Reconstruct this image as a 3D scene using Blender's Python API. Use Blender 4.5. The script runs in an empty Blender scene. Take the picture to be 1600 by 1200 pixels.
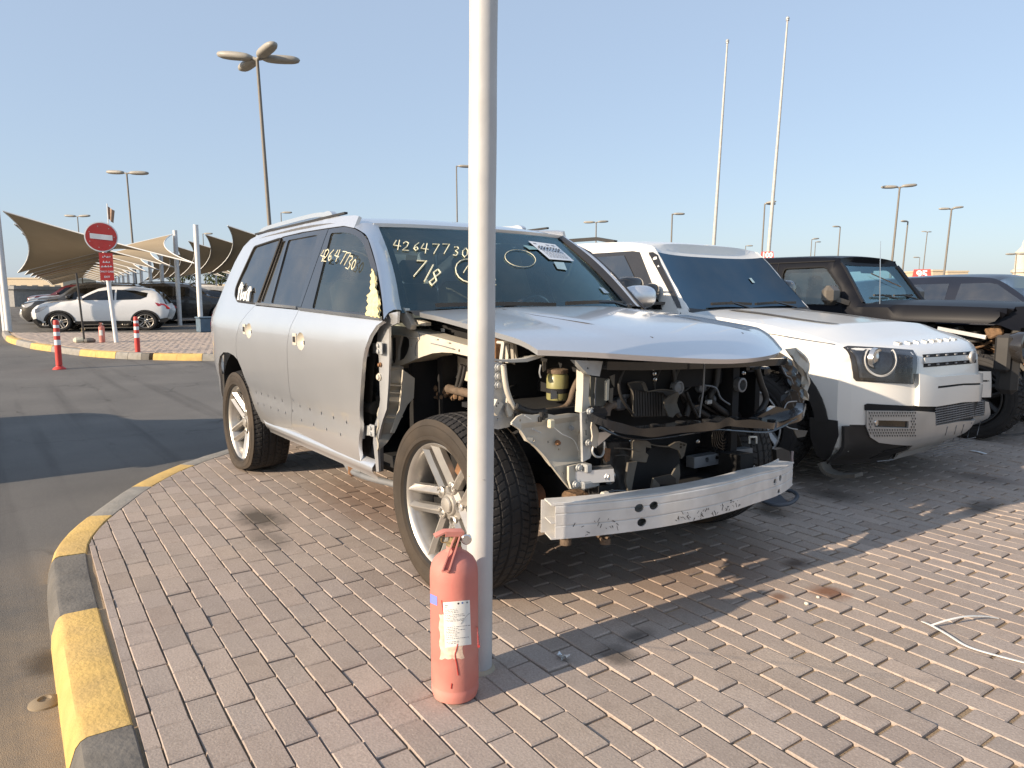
import bpy, math, random
from mathutils import Vector, Matrix
from mathutils.geometry import delaunay_2d_cdt
from math import sin, cos, pi, radians, hypot
random.seed(11)
C = bpy.context.scene.collection
SC = bpy.context.scene
V = Vector
# ------------------------------------------------------------------ camera
FPX, PITCH, YAW = 1122.0, radians(6.9), radians(143.0)
CAM = V((2.592, -2.498, 1.283))
cd = bpy.data.cameras.new('camera'); cam = bpy.data.objects.new('camera', cd); C.objects.link(cam)
cd.sensor_width = 36; cd.lens = FPX / 1600 * 36; cd.clip_start = .05; cd.clip_end = 3000
cam.location = CAM; cam.rotation_euler = (pi / 2 - PITCH, 0, YAW - pi / 2)
SC.camera = cam
# ------------------------------------------------------------------ sky, sun, exposure
SUN_EL, SUN_AZ = radians(20), (-.078, -1.0)          # direction towards the sun (x, y)
w = bpy.data.worlds.new('World'); SC.world = w; w.use_nodes = True
nt = w.node_tree; nt.nodes.clear()
sky = nt.nodes.new('ShaderNodeTexSky'); sky.sky_type = 'NISHITA'; sky.sun_disc = False
sky.sun_elevation = SUN_EL; sky.sun_rotation = math.atan2(SUN_AZ[0], SUN_AZ[1])
sky.air_density = 1.0; sky.dust_density = 1.2; sky.ozone_density = 1.5; sky.altitude = 0
bg = nt.nodes.new('ShaderNodeBackground'); bg.inputs[1].default_value = .13
wo = nt.nodes.new('ShaderNodeOutputWorld')
hm = nt.nodes.new('ShaderNodeMix'); hm.data_type = 'RGBA'; hm.inputs[0].default_value = .62; hm.inputs[7].default_value = (2.75, 3.35, 4.3, 1)   # an even veil of dust haze over the whole sky
nt.links.new(sky.outputs[0], hm.inputs[6]); nt.links.new(hm.outputs[2], bg.inputs[0]); nt.links.new(bg.outputs[0], wo.inputs[0])
sl = bpy.data.lights.new('sun', 'SUN'); sl.energy = 5.0; sl.angle = radians(.53); sl.color = (1, .82, .62)
so = bpy.data.objects.new('sun', sl); C.objects.link(so)
so.rotation_euler = V((-SUN_AZ[0] * cos(SUN_EL), -SUN_AZ[1] * cos(SUN_EL), -sin(SUN_EL))).to_track_quat('-Z', 'Y').to_euler()
so.location = (0, -20, 20)
SC.view_settings.view_transform = 'Standard'; SC.view_settings.look = 'None'
SC.view_settings.exposure = .58; SC.view_settings.gamma = 1; SC.view_settings.use_curve_mapping = False
SC.render.engine = 'CYCLES'; SC.cycles.max_bounces = 7; SC.cycles.transparent_max_bounces = 12
SC.cycles.caustics_reflective = False; SC.cycles.caustics_refractive = False
# ------------------------------------------------------------------ survey: photo point -> point on a known plane
FW = V((cos(YAW) * cos(PITCH), sin(YAW) * cos(PITCH), -sin(PITCH))); RT = V((sin(YAW), -cos(YAW), 0)); DN = FW.cross(RT)
def ray(px, py): return FW + RT * ((px - 800) / FPX) + DN * ((py - 600) / FPX)
def U(px, py, x=None, y=None, z=None):
    d = ray(px, py)
    t = (x - CAM.x) / d.x if x is not None else (y - CAM.y) / d.y if y is not None else (z - CAM.z) / d.z
    return CAM + d * t
def hit(px, py, F, t0=.5, t1=12):
    d = ray(px, py); n = 400; a = F(CAM + d * t0)
    for i in range(1, n + 1):
        t = t0 + (t1 - t0) * i / n; b = F(CAM + d * t)
        if a * b <= 0:
            lo, hi = t - (t1 - t0) / n, t
            for _ in range(30):
                m = (lo + hi) / 2
                if F(CAM + d * m) * a > 0: lo = m
                else: hi = m
            return CAM + d * lo
        a = b
    return CAM + d * t0
def proj(p):
    q = V(p) - CAM; d = q.dot(FW); return 800 + FPX * q.dot(RT) / d, 600 + FPX * q.dot(DN) / d, d
def lerp(a, b, t): return a + (b - a) * t
def interp(x, pts):
    if x <= pts[0][0]: return pts[0][1]
    for (a, b), (c, d) in zip(pts, pts[1:]):
        if x <= c: return b + (d - b) * (x - a) / (c - a)
    return pts[-1][1]
def sinterp(x, pts):
    """smooth curve through (x, value) pairs"""
    n = len(pts)
    if x <= pts[0][0]: return pts[0][1]
    if x >= pts[-1][0]: return pts[-1][1]
    i = next(k for k in range(n - 1) if x <= pts[k + 1][0]); sl = lambda k: (pts[k + 1][1] - pts[k][1]) / (pts[k + 1][0] - pts[k][0])
    def tan(k):
        if k == 0: return sl(0)
        if k == n - 1: return sl(n - 2)
        a, b = sl(k - 1), sl(k); return 0 if a * b <= 0 else 2 * a * b / (a + b)
    h = pts[i + 1][0] - pts[i][0]; t = (x - pts[i][0]) / h
    return pts[i][1] * (1 + 2 * t) * (1 - t) ** 2 + pts[i + 1][1] * t * t * (3 - 2 * t) + h * t * (1 - t) * (tan(i) * (1 - t) - tan(i + 1) * t)
def sm(a, b, x):
    t = max(0, min(1, (x - a) / (b - a))); return t * t * (3 - 2 * t)
def catmull(pts, n=6, closed=False):
    P = [V(p) for p in pts]; out = []; m = len(P); rng = range(m if closed else m - 1)
    for i in rng:
        g = (lambda k: P[k % m]) if closed else (lambda k: P[max(0, min(m - 1, k))])
        p0, p1, p2, p3 = g(i - 1), g(i), g(i + 1), g(i + 2)
        for k in range(n):
            t = k / n
            out.append(.5 * ((2 * p1) + (p2 - p0) * t + (2 * p0 - 5 * p1 + 4 * p2 - p3) * t * t + (3 * p1 - p0 - 3 * p2 + p3) * t ** 3))
    if not closed: out.append(P[-1])
    return out
# ------------------------------------------------------------------ materials
def lin(c): return tuple((v / 12.92 if v <= .04045 else ((v + .055) / 1.055) ** 2.4) for v in c)
MATS = {}
def M(name, col, rough=.5, metal=0, coat=0, var=.12, scale=6, bump=0, bscale=80, dust=0, dcol=(.36, .30, .22), spec=.5, detail=4, trans=0, alpha=1, rvar=0):
    """a principled surface whose colour wanders a little, with optional fine relief and a film of dust in patches"""
    if name in MATS: return MATS[name]
    m = bpy.data.materials.new(name); m.use_nodes = True; t = m.node_tree; N = t.nodes; L = t.links
    b = N['Principled BSDF']; b.inputs['Roughness'].default_value = rough; b.inputs['Metallic'].default_value = metal
    b.inputs['Coat Weight'].default_value = coat; b.inputs['Coat Roughness'].default_value = .06
    b.inputs['Specular IOR Level'].default_value = spec
    b.inputs['Transmission Weight'].default_value = trans
    tc = N.new('ShaderNodeTexCoord')
    n = N.new('ShaderNodeTexNoise'); n.inputs['Scale'].default_value = scale; n.inputs['Detail'].default_value = detail
    L.new(tc.outputs['Object'], n.inputs['Vector'])
    r = N.new('ShaderNodeMapRange'); r.inputs[1].default_value = .3; r.inputs[2].default_value = .7
    r.inputs[3].default_value = 1 - var; r.inputs[4].default_value = 1 + var
    L.new(n.outputs[0], r.inputs[0])
    mx = N.new('ShaderNodeMix'); mx.data_type = 'RGBA'; mx.blend_type = 'MULTIPLY'; mx.inputs[0].default_value = 1
    mx.inputs[6].default_value = (*col, 1); L.new(r.outputs[0], mx.inputs[7])
    out = mx.outputs[2]
    if dust:
        n2 = N.new('ShaderNodeTexNoise'); n2.inputs['Scale'].default_value = scale * .45; n2.inputs['Detail'].default_value = 7
        L.new(tc.outputs['Object'], n2.inputs['Vector'])
        r2 = N.new('ShaderNodeMapRange'); r2.inputs[1].default_value = .42; r2.inputs[2].default_value = .75
        r2.inputs[3].default_value = dust * .35; r2.inputs[4].default_value = dust
        L.new(n2.outputs[0], r2.inputs[0])
        m2 = N.new('ShaderNodeMix'); m2.data_type = 'RGBA'; L.new(r2.outputs[0], m2.inputs[0]); L.new(out, m2.inputs[6]); m2.inputs[7].default_value = (*dcol, 1)
        out = m2.outputs[2]
        m3 = N.new('ShaderNodeMapRange'); L.new(r2.outputs[0], m3.inputs[0]); m3.inputs[3].default_value = rough; m3.inputs[4].default_value = .9
        L.new(m3.outputs[0], b.inputs['Roughness'])
        if metal:
            m4 = N.new('ShaderNodeMapRange'); L.new(r2.outputs[0], m4.inputs[0]); m4.inputs[3].default_value = metal; m4.inputs[4].default_value = 0
            L.new(m4.outputs[0], b.inputs['Metallic'])
        if coat:
            m5 = N.new('ShaderNodeMapRange'); L.new(r2.outputs[0], m5.inputs[0]); m5.inputs[3].default_value = coat; m5.inputs[4].default_value = 0
            L.new(m5.outputs[0], b.inputs['Coat Weight'])
    L.new(out, b.inputs['Base Color'])
    if bump:
        n3 = N.new('ShaderNodeTexNoise'); n3.inputs['Scale'].default_value = bscale; n3.inputs['Detail'].default_value = 5
        L.new(tc.outputs['Object'], n3.inputs['Vector'])
        bp = N.new('ShaderNodeBump'); bp.inputs['Strength'].default_value = bump; bp.inputs['Distance'].default_value = .01
        L.new(n3.outputs[0], bp.inputs['Height']); L.new(bp.outputs[0], b.inputs['Normal'])
    MATS[name] = m; return m
def glass(name, tint, ior=1.55, dust=.06, rough=.02, gloss=(.90, .95, 1)):
    """one sheet of window glass: tinted see-through, mirror reflection by angle, a little dust"""
    m = bpy.data.materials.new(name); m.use_nodes = True; t = m.node_tree; N = t.nodes; L = t.links; N.clear()
    o = N.new('ShaderNodeOutputMaterial'); tr = N.new('ShaderNodeBsdfTransparent'); tr.inputs[0].default_value = (*tint, 1)
    gl = N.new('ShaderNodeBsdfGlossy'); gl.inputs['Roughness'].default_value = rough; gl.inputs[0].default_value = (*gloss, 1)
    fr = N.new('ShaderNodeFresnel'); fr.inputs[0].default_value = ior
    mx = N.new('ShaderNodeMixShader'); L.new(fr.outputs[0], mx.inputs[0]); L.new(tr.outputs[0], mx.inputs[1]); L.new(gl.outputs[0], mx.inputs[2])
    df = N.new('ShaderNodeBsdfDiffuse'); df.inputs[0].default_value = (.42, .38, .31, 1)
    tc = N.new('ShaderNodeTexCoord'); n = N.new('ShaderNodeTexNoise'); n.inputs['Scale'].default_value = 5; n.inputs['Detail'].default_value = 8
    L.new(tc.outputs['Object'], n.inputs['Vector'])
    r = N.new('ShaderNodeMapRange'); r.inputs[1].default_value = .35; r.inputs[2].default_value = .75; r.inputs[3].default_value = dust * .3; r.inputs[4].default_value = dust * 1.6
    L.new(n.outputs[0], r.inputs[0])
    m2 = N.new('ShaderNodeMixShader'); L.new(r.outputs[0], m2.inputs[0]); L.new(mx.outputs[0], m2.inputs[1]); L.new(df.outputs[0], m2.inputs[2])
    L.new(m2.outputs[0], o.inputs[0]); return m
silver = M('silver_paint', (.74, .755, .775), .37, .86, 1.0, .02, 3, dust=.07, dcol=(.46, .41, .34))
silver_in = M('primer_silver', (.58, .55, .48), .45, .12, .25, .10, 9, bump=.08, bscale=40, dust=.32, dcol=(.50, .42, .30))
galv = M('galvanised', (.46, .48, .49), .5, .5, 0, .22, 14, bump=.15, bscale=70, dust=.15)
alu = M('bare_aluminium', (.72, .71, .69), .45, .35, 0, .14, 10, bump=.06, bscale=120, dust=.3, dcol=(.50, .45, .38))
alloy = M('alloy_wheel', (.50, .485, .46), .30, .85, .3, .10, 12, dust=.32, dcol=(.42, .35, .25))
rubber = M('tyre_rubber', (.022, .021, .020), .75, 0, 0, .25, 10, dust=.45, dcol=(.16, .115, .075), spec=.3)
tread = M('tyre_tread', (.020, .020, .021), .7, 0, 0, .2, 14, dust=.16, dcol=(.13, .11, .09), spec=.3)
black = M('black_plastic', (.018, .018, .019), .5, 0, 0, .2, 8, dust=.18, dcol=(.14, .12, .095))
blackg = M('gloss_black', (.010, .010, .012), .12, 0, .8, .1, 5, dust=.08)
dusty = M('dusty_plastic', (.05, .048, .045), .7, 0, 0, .3, 14, bump=.1, bscale=60, dust=.75, dcol=(.22, .19, .145))
pitch = M('deep_black', (.008, .008, .009), .8, 0, 0, .3, 9)  # plain near-black for parts, openings and backings
steelblk = M('black_painted_steel', (.014, .016, .020), .2, .1, .7, .2, 9, bump=.10, bscale=18, dust=.03, dcol=(.15, .14, .125))
rust = M('rusty_steel', (.20, .095, .045), .85, .1, 0, .5, 22, bump=.4, bscale=60, dust=.3, dcol=(.28, .2, .12))
chrome = M('chrome', (.72, .72, .72), .12, 1, 0, .05, 5, dust=.15)
greyfr = M('frame_steel', (.20, .22, .25), .5, .4, 0, .2, 10, dust=.25)
foam = M('yellow_foam', (.72, .62, .33), .9, 0, 0, .12, 20, bump=.5, bscale=50)
chalk = M('chalk_marker', (.74, .71, .52), .9, 0, 0, .15, 40)
chalkw = M('white_marker', (.82, .82, .78), .9, 0, 0, .1, 40)
paper = M('paper', (.80, .82, .84), .8, 0, 0, .04, 12)
ink = M('ink', (.03, .03, .035), .8, 0, 0, .1, 12)
whitep = M('white_paint', (.80, .79, .75), .28, 0, .7, .03, 3, dust=.10, dcol=(.60, .55, .46))
whitem = M('white_matt', (.78, .78, .76), .6, 0, 0, .05, 5)
blackp = M('black_paint', (.008, .009, .013), .42, .0, .05, .1, 4, dust=.0, spec=.10)
navyp = M('dark_blue_paint', (.010, .013, .024), .3, 0, .2, .1, 4, dust=.03, dcol=(.15, .14, .13))
skid = M('satin_silver', (.50, .50, .49), .42, .5, 0, .07, 7, dust=.18)
seatm = M('beige_leather', (.40, .34, .26), .6, 0, 0, .1, 9, bump=.1, bscale=60)
greycl = M('grey_trim', (.20, .20, .19), .8, 0, 0, .1, 9)
headl = M('headliner', (.45, .42, .37), .9, 0, 0, .05, 9)
redl = M('red_lens', (.45, .02, .03), .15, 0, .8, .1, 8)
orange = M('amber_rubber', (.34, .16, .085), .6, 0, 0, .2, 20, dust=.2)
tankm = M('reservoir_plastic', (.26, .25, .10), .35, 0, .2, .15, 12, dust=.15)
dirt = M('dried_mud', (.17, .105, .06), .95, 0, 0, .4, 25, bump=.8, bscale=50)
harness = M('taped_harness', (.10, .075, .055), .8, 0, 0, .4, 18, bump=.5, bscale=60, dust=.5, dcol=(.24, .16, .10))
polem = M('painted_pole', (.49, .50, .51), .5, .1, 0, .09, 7, bump=.10, bscale=22, dust=.32, dcol=(.58, .52, .42))
g_side = glass('side_glass', (.70, .82, .81), 2.0, .05, .02, (.82, .98, 1))
g_dark = glass('privacy_glass', (.05, .06, .065), 2.5, .05)
g_wind = glass('windscreen_glass', (.62, .84, .87), 1.9, .03, .02, (.6, .9, 1))
g_scr = glass('tinted_screen', (.05, .07, .09), 2.0, .03, .02, (.5, .78, 1))
g_far = glass('far_window', (.04, .05, .06), 1.5, .03)
g_lamp = glass('lamp_glass', (.85, .86, .87), 1.5, .05)
# ------------------------------------------------------------------ mesh helpers
ORG = V((0, 0, 0))
class MB:
    def __init__(s): s.v = []; s.f = []
    def add(s, vs, fs):
        o = len(s.v); s.v += [V(p) for p in vs]; s.f += [tuple(i + o for i in f) for f in fs]; return s
    def box(s, c, d, R=None, taper=1):
        c = V(c); x, y, z = d[0] / 2, d[1] / 2, d[2] / 2
        P = [V((-x, -y, -z)), V((x, -y, -z)), V((x, y, -z)), V((-x, y, -z)), V((-x * taper, -y * taper, z)), V((x * taper, -y * taper, z)), V((x * taper, y * taper, z)), V((-x * taper, y * taper, z))]
        if R is not None: P = [R @ p for p in P]
        return s.add([p + c for p in P], [(3, 2, 1, 0), (4, 5, 6, 7), (0, 1, 5, 4), (1, 2, 6, 5), (2, 3, 7, 6), (3, 0, 4, 7)])
    def bbox(s, c, d, b=.01, R=None):
        """box with chamfered edges"""
        c = V(c); h = [k / 2 for k in d]; b = min(b, min(h) * .9); vs = []; idx = {}
        for sx in (-1, 1):
            for sy in (-1, 1):
                for sz in (-1, 1):
                    for ax in range(3):
                        p = [sx * (h[0] - b), sy * (h[1] - b), sz * (h[2] - b)]; p[ax] = (sx, sy, sz)[ax] * h[ax]
                        idx[sx, sy, sz, ax] = len(vs); q = V(p); vs.append((R @ q if R is not None else q) + c)
        fs = []; S = (-1, 1); I = lambda *k: idx[k]
        for a in S:
            fs += [(I(a, -1, -1, 0), I(a, 1, -1, 0), I(a, 1, 1, 0), I(a, -1, 1, 0)), (I(-1, a, -1, 1), I(1, a, -1, 1), I(1, a, 1, 1), I(-1, a, 1, 1)), (I(-1, -1, a, 2), I(1, -1, a, 2), I(1, 1, a, 2), I(-1, 1, a, 2))]
            for e in S:
                fs += [(I(a, e, -1, 0), I(a, e, 1, 0), I(a, e, 1, 1), I(a, e, -1, 1)), (I(a, -1, e, 0), I(a, 1, e, 0), I(a, 1, e, 2), I(a, -1, e, 2)), (I(-1, a, e, 1), I(1, a, e, 1), I(1, a, e, 2), I(-1, a, e, 2))]
                for g in S: fs.append((I(a, e, g, 0), I(a, e, g, 1), I(a, e, g, 2)))
        return s.add(vs, fs)
    def bar(s, a, b, w, h, up=(0, 0, 1)):
        a, b = V(a), V(b); t = (b - a).normalized(); u = V(up); n = t.cross(u)
        if n.length < 1e-4: n = t.cross(V((1, 0, 0)))
        n.normalize(); u = n.cross(t).normalized()
        q = lambda p: [p + n * sx * w / 2 + u * sz * h / 2 for sx, sz in ((-1, -1), (1, -1), (1, 1), (-1, 1))]
        return s.add(q(a) + q(b), [(0, 1, 2, 3), (7, 6, 5, 4), (0, 4, 5, 1), (1, 5, 6, 2), (2, 6, 7, 3), (3, 7, 4, 0)])
    def ribbonbar(s, pts, w, h, up=(0, 0, 1)):
        """rectangular section swept along a path"""
        P = [V(p) for p in pts]; o = []; u0 = V(up)
        for i, p in enumerate(P):
            t = (P[min(i + 1, len(P) - 1)] - P[max(i - 1, 0)]).normalized(); n = t.cross(u0).normalized(); u = n.cross(t)
            ww = w(i / (len(P) - 1)) if callable(w) else w; hh = h(i / (len(P) - 1)) if callable(h) else h
            o += [p + n * a * ww / 2 + u * b * hh / 2 for a, b in ((-1, -1), (1, -1), (1, 1), (-1, 1))]
        f = [(3, 2, 1, 0)]; m = len(P)
        for i in range(m - 1):
            for k in range(4): f.append((4 * i + k, 4 * i + (k + 1) % 4, 4 * i + 4 + (k + 1) % 4, 4 * i + 4 + k))
        f.append(tuple(4 * (m - 1) + k for k in range(4)))
        return s.add(o, f)
    def tube(s, pts, r, n=8, cap=True):
        P = [V(p) for p in pts]; o = []; prev = None
        for i, p in enumerate(P):
            t = (P[min(i + 1, len(P) - 1)] - P[max(i - 1, 0)])
            t = t.normalized() if t.length > 1e-9 else V((0, 0, 1))
            if prev is None: u = t.orthogonal().normalized()
            else:
                u = prev - t * prev.dot(t); u = u.normalized() if u.length > 1e-6 else t.orthogonal().normalized()
            prev = u; v = t.cross(u); rr = r(i / max(1, len(P) - 1)) if callable(r) else r
            o += [p + (u * cos(2 * pi * k / n) + v * sin(2 * pi * k / n)) * rr for k in range(n)]
        f = []
        for i in range(len(P) - 1):
            for k in range(n): f.append((n * i + k, n * i + (k + 1) % n, n * i + n + (k + 1) % n, n * i + n + k))
        if cap: f += [tuple(range(n - 1, -1, -1)), tuple(n * (len(P) - 1) + k for k in range(n))]
        return s.add(o, f)
    def lathe(s, prof, n=24, c=(0, 0, 0), R=None, cap=True, a0=0, a1=2 * pi):
        """prof: (radius, height) pairs turned round local z"""
        c = V(c); full = abs(a1 - a0 - 2 * pi) < 1e-6; m = n if full else n + 1; vs = []
        for r, h in prof:
            for k in range(m):
                a = a0 + (a1 - a0) * k / n; p = V((r * cos(a), r * sin(a), h)); vs.append((R @ p if R is not None else p) + c)
        f = []
        for i in range(len(prof) - 1):
            for k in range(n):
                k2 = (k + 1) % m; f.append((m * i + k, m * i + k2, m * i + m + k2, m * i + m + k))
        if cap and full:
            if prof[0][0] > 1e-6: f.append(tuple(range(m - 1, -1, -1)))
            if prof[-1][0] > 1e-6: f.append(tuple(m * (len(prof) - 1) + k for k in range(m)))
        return s.add(vs, f)
    def prism(s, poly, vec):
        P = [V(p) for p in poly]; q = [p + V(vec) for p in P]; n = len(P)
        return s.add(P + q, [tuple(range(n)), tuple(range(2 * n - 1, n - 1, -1))] + [(i, n + i, n + (i + 1) % n, (i + 1) % n) for i in range(n)])
    def grid(s, nu, nv, fn):
        vs = [fn(i / nu, j / nv) for j in range(nv + 1) for i in range(nu + 1)]
        return s.add(vs, [(j * (nu + 1) + i, j * (nu + 1) + i + 1, (j + 1) * (nu + 1) + i + 1, (j + 1) * (nu + 1) + i) for j in range(nv) for i in range(nu)])
    def ell(s, c, r, nu=14, nv=8, R=None, pw=1):
        c = V(c); sg = lambda a: math.copysign(abs(a) ** pw, a); vs = []
        for j in range(nv + 1):
            th = pi * j / nv
            for i in range(nu):
                ph = 2 * pi * i / nu; p = V((r[0] * sg(sin(th)) * sg(cos(ph)), r[1] * sg(sin(th)) * sg(sin(ph)), r[2] * sg(cos(th))))
                vs.append((R @ p if R is not None else p) + c)
        return s.add(vs, [(j * nu + i, j * nu + (i + 1) % nu, (j + 1) * nu + (i + 1) % nu, (j + 1) * nu + i) for j in range(nv) for i in range(nu)])
def obj(name, mb, m, parent=None, ang=32, mods=None):
    me = bpy.data.meshes.new(name); me.from_pydata([v - ORG for v in mb.v], [], mb.f)
    me.validate(); me.materials.append(m)
    if ang:
        me.polygons.foreach_set('use_smooth', [True] * len(me.polygons)); me.set_sharp_from_angle(angle=radians(ang))
    o = bpy.data.objects.new(name, me); C.objects.link(o)
    if parent: o.parent = parent
    return o
def root(name, label, cat, loc=(0, 0, 0), rz=0, group=None):
    o = bpy.data.objects.new(name, None); C.objects.link(o); o.location = loc; o.rotation_euler = (0, 0, rz); o.empty_display_size = .3
    o['label'] = label; o['category'] = cat
    if group: o['group'] = group
    return o
def tag(o, label, cat, group=None):
    o['label'] = label; o['category'] = cat
    if group: o['group'] = group
    return o
def kind(o, k): o['kind'] = k; return o
def dup(r, loc=None, rz=None, label=None, swap=None):
    def cp(o, par):
        c = o.copy(); C.objects.link(c); c.parent = par
        if swap and c.type == 'MESH' and c.data.materials and c.data.materials[0].name in swap:
            c.data = c.data.copy(); c.data.materials[0] = swap[c.data.materials[0].name]
        for ch in o.children: cp(ch, c)
        return c
    c = cp(r, None)
    if loc is not None: c.location = loc
    if rz is not None: c.rotation_euler = (0, 0, rz)
    if label: c['label'] = label
    return c
def inpoly(x, y, P):
    c = False; j = len(P) - 1
    for i in range(len(P)):
        if (P[i][1] > y) != (P[j][1] > y) and x < (P[j][0] - P[i][0]) * (y - P[i][1]) / (P[j][1] - P[i][1]) + P[i][0]: c = not c
        j = i
    return c
def sheetmb(outline, fn, step=.05, th=.0, holes=(), mb=None, nrm=None):
    """a sheet-metal panel: a flat outline (with holes) cut on a grid, laid on the surface fn(u, v), given thickness"""
    su, sv = step if isinstance(step, tuple) else (step, step); pts = []; E = []; segs = []
    for loop in [list(outline)] + [list(h) for h in holes]:
        base = len(pts); fine = []
        for k in range(len(loop)):
            a, b = loop[k], loop[(k + 1) % len(loop)]; n = max(1, int(max(abs(b[0] - a[0]) / su, abs(b[1] - a[1]) / sv) + .3))
            fine += [(lerp(a[0], b[0], q / n), lerp(a[1], b[1], q / n)) for q in range(n)]; segs.append((a[0] / su, a[1] / sv, b[0] / su, b[1] / sv))
        pts += fine; E += [(base + k, base + (k + 1) % len(fine)) for k in range(len(fine))]
    inside = lambda x, y: inpoly(x, y, outline) and not any(inpoly(x, y, h) for h in holes)
    us = [p[0] for p in outline]; vs = [p[1] for p in outline]
    nu = max(1, round((max(us) - min(us)) / su)); nv = max(1, round((max(vs) - min(vs)) / sv))
    for a in range(1, nu):
        x = lerp(min(us), max(us), a / nu)
        for b in range(1, nv):
            y = lerp(min(vs), max(vs), b / nv)
            if not inside(x, y): continue
            X, Y = x / su, y / sv; ok = True
            for x0, y0, x1, y1 in segs:
                dx, dy = x1 - x0, y1 - y0; t = ((X - x0) * dx + (Y - y0) * dy) / max(1e-12, dx * dx + dy * dy); t = 0 if t < 0 else 1 if t > 1 else t
                if (X - x0 - dx * t) ** 2 + (Y - y0 - dy * t) ** 2 < .12: ok = False; break
            if ok: pts.append((x, y))
    ov, oe, of, *_ = delaunay_2d_cdt([V(p) for p in pts], E, [], 0, 1e-7)
    F = []
    for f in of:
        cx = sum(ov[i].x for i in f) / len(f); cy = sum(ov[i].y for i in f) / len(f)
        if inside(cx, cy): F.append(tuple(f))
    mb = mb or MB(); e = 1e-3; P = []; Q = []
    for v in ov:
        u0, v0 = v.x, v.y; p = V(fn(u0, v0)); P.append(p)
        if th:
            n = (V(fn(u0 + e, v0)) - V(fn(u0 - e, v0))).cross(V(fn(u0, v0 + e)) - V(fn(u0, v0 - e)))
            n = n.normalized() if n.length > 1e-12 else V((0, 0, 1))
            if nrm is not None and n.dot(nrm) > 0: n = -n
            Q.append(p + n * th)
    if th:
        k = len(P); cnt = {}
        for f in F:
            for q in range(len(f)):
                a, b = f[q], f[(q + 1) % len(f)]
                if (b, a) in cnt: del cnt[b, a]
                else: cnt[a, b] = 1
        F = F + [tuple(i + k for i in reversed(f)) for f in F] + [(b, a, a + k, b + k) for a, b in cnt]
        P += Q
    used = sorted({i for f in F for i in f}); mp = {o: n for n, o in enumerate(used)}
    mb.add([P[i] for i in used], [tuple(mp[i] for i in f) for f in F]); return mb
def rnd(poly, r, n=3):
    """round the corners of a flat polygon"""
    out = []; m = len(poly)
    for i in range(m):
        p0, p, p2 = V(poly[i - 1]).to_2d(), V(poly[i]).to_2d(), V(poly[(i + 1) % m]).to_2d()
        a, b = p0 - p, p2 - p; d = min(r, a.length * .45, b.length * .45)
        A, B = p + a.normalized() * d, p + b.normalized() * d
        for k in range(n + 1):
            t = k / n; out.append(tuple(A * (1 - t) ** 2 + p * 2 * t * (1 - t) + B * t * t))
    return out
def circ(cx, cy, r, n=12, ry=None): return [(cx + r * cos(2 * pi * k / n), cy + (ry or r) * sin(2 * pi * k / n)) for k in range(n)]
def font(txt, size, name='lettering', depth=.0, align='CENTER', bold=0):
    cu = bpy.data.curves.new(name, 'FONT'); cu.body = txt; cu.size = size; cu.align_x = align; cu.align_y = 'CENTER'; cu.extrude = depth; cu.offset = bold; cu.resolution_u = 3
    o = bpy.data.objects.new(name, cu); me = bpy.data.meshes.new_from_object(o); bpy.data.objects.remove(o); return me
def fontmb(txt, size, fn, depth=.001, bold=0):
    """letters laid by fn(u, v) -> point"""
    me = font(txt, size, depth=0, bold=bold); mb = MB(); mb.add([fn(v.co.x, v.co.y) for v in me.vertices], [tuple(p.vertices) for p in me.polygons]); bpy.data.meshes.remove(me); return mb
DIG = {'4': [[(.55, 0), (.6, 1)], [(.25, .95), (0, .45), (.85, .42)]], '2': [[(0, .8), (.3, 1), (.65, .85), (.5, .45), (0, .02), (.8, .05)]],
 '6': [[(.6, 1), (.2, .65), (.05, .25), (.35, 0), (.65, .22), (.45, .45), (.12, .3)]], '7': [[(0, .95), (.75, 1), (.3, 0)]],
 '3': [[(.1, .95), (.5, 1), (.65, .8), (.3, .55), (.65, .35), (.5, .02), (.05, .08)]], '0': [[(.4, 1), (.1, .7), (.12, .25), (.4, 0), (.68, .3), (.68, .75), (.4, 1)]],
 '1': [[(.45, 1), (.35, 0)]], '8': [[(.62, .82), (.32, 1), (.1, .78), (.6, .3), (.4, 0), (.1, .2), (.62, .82)]]}
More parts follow.
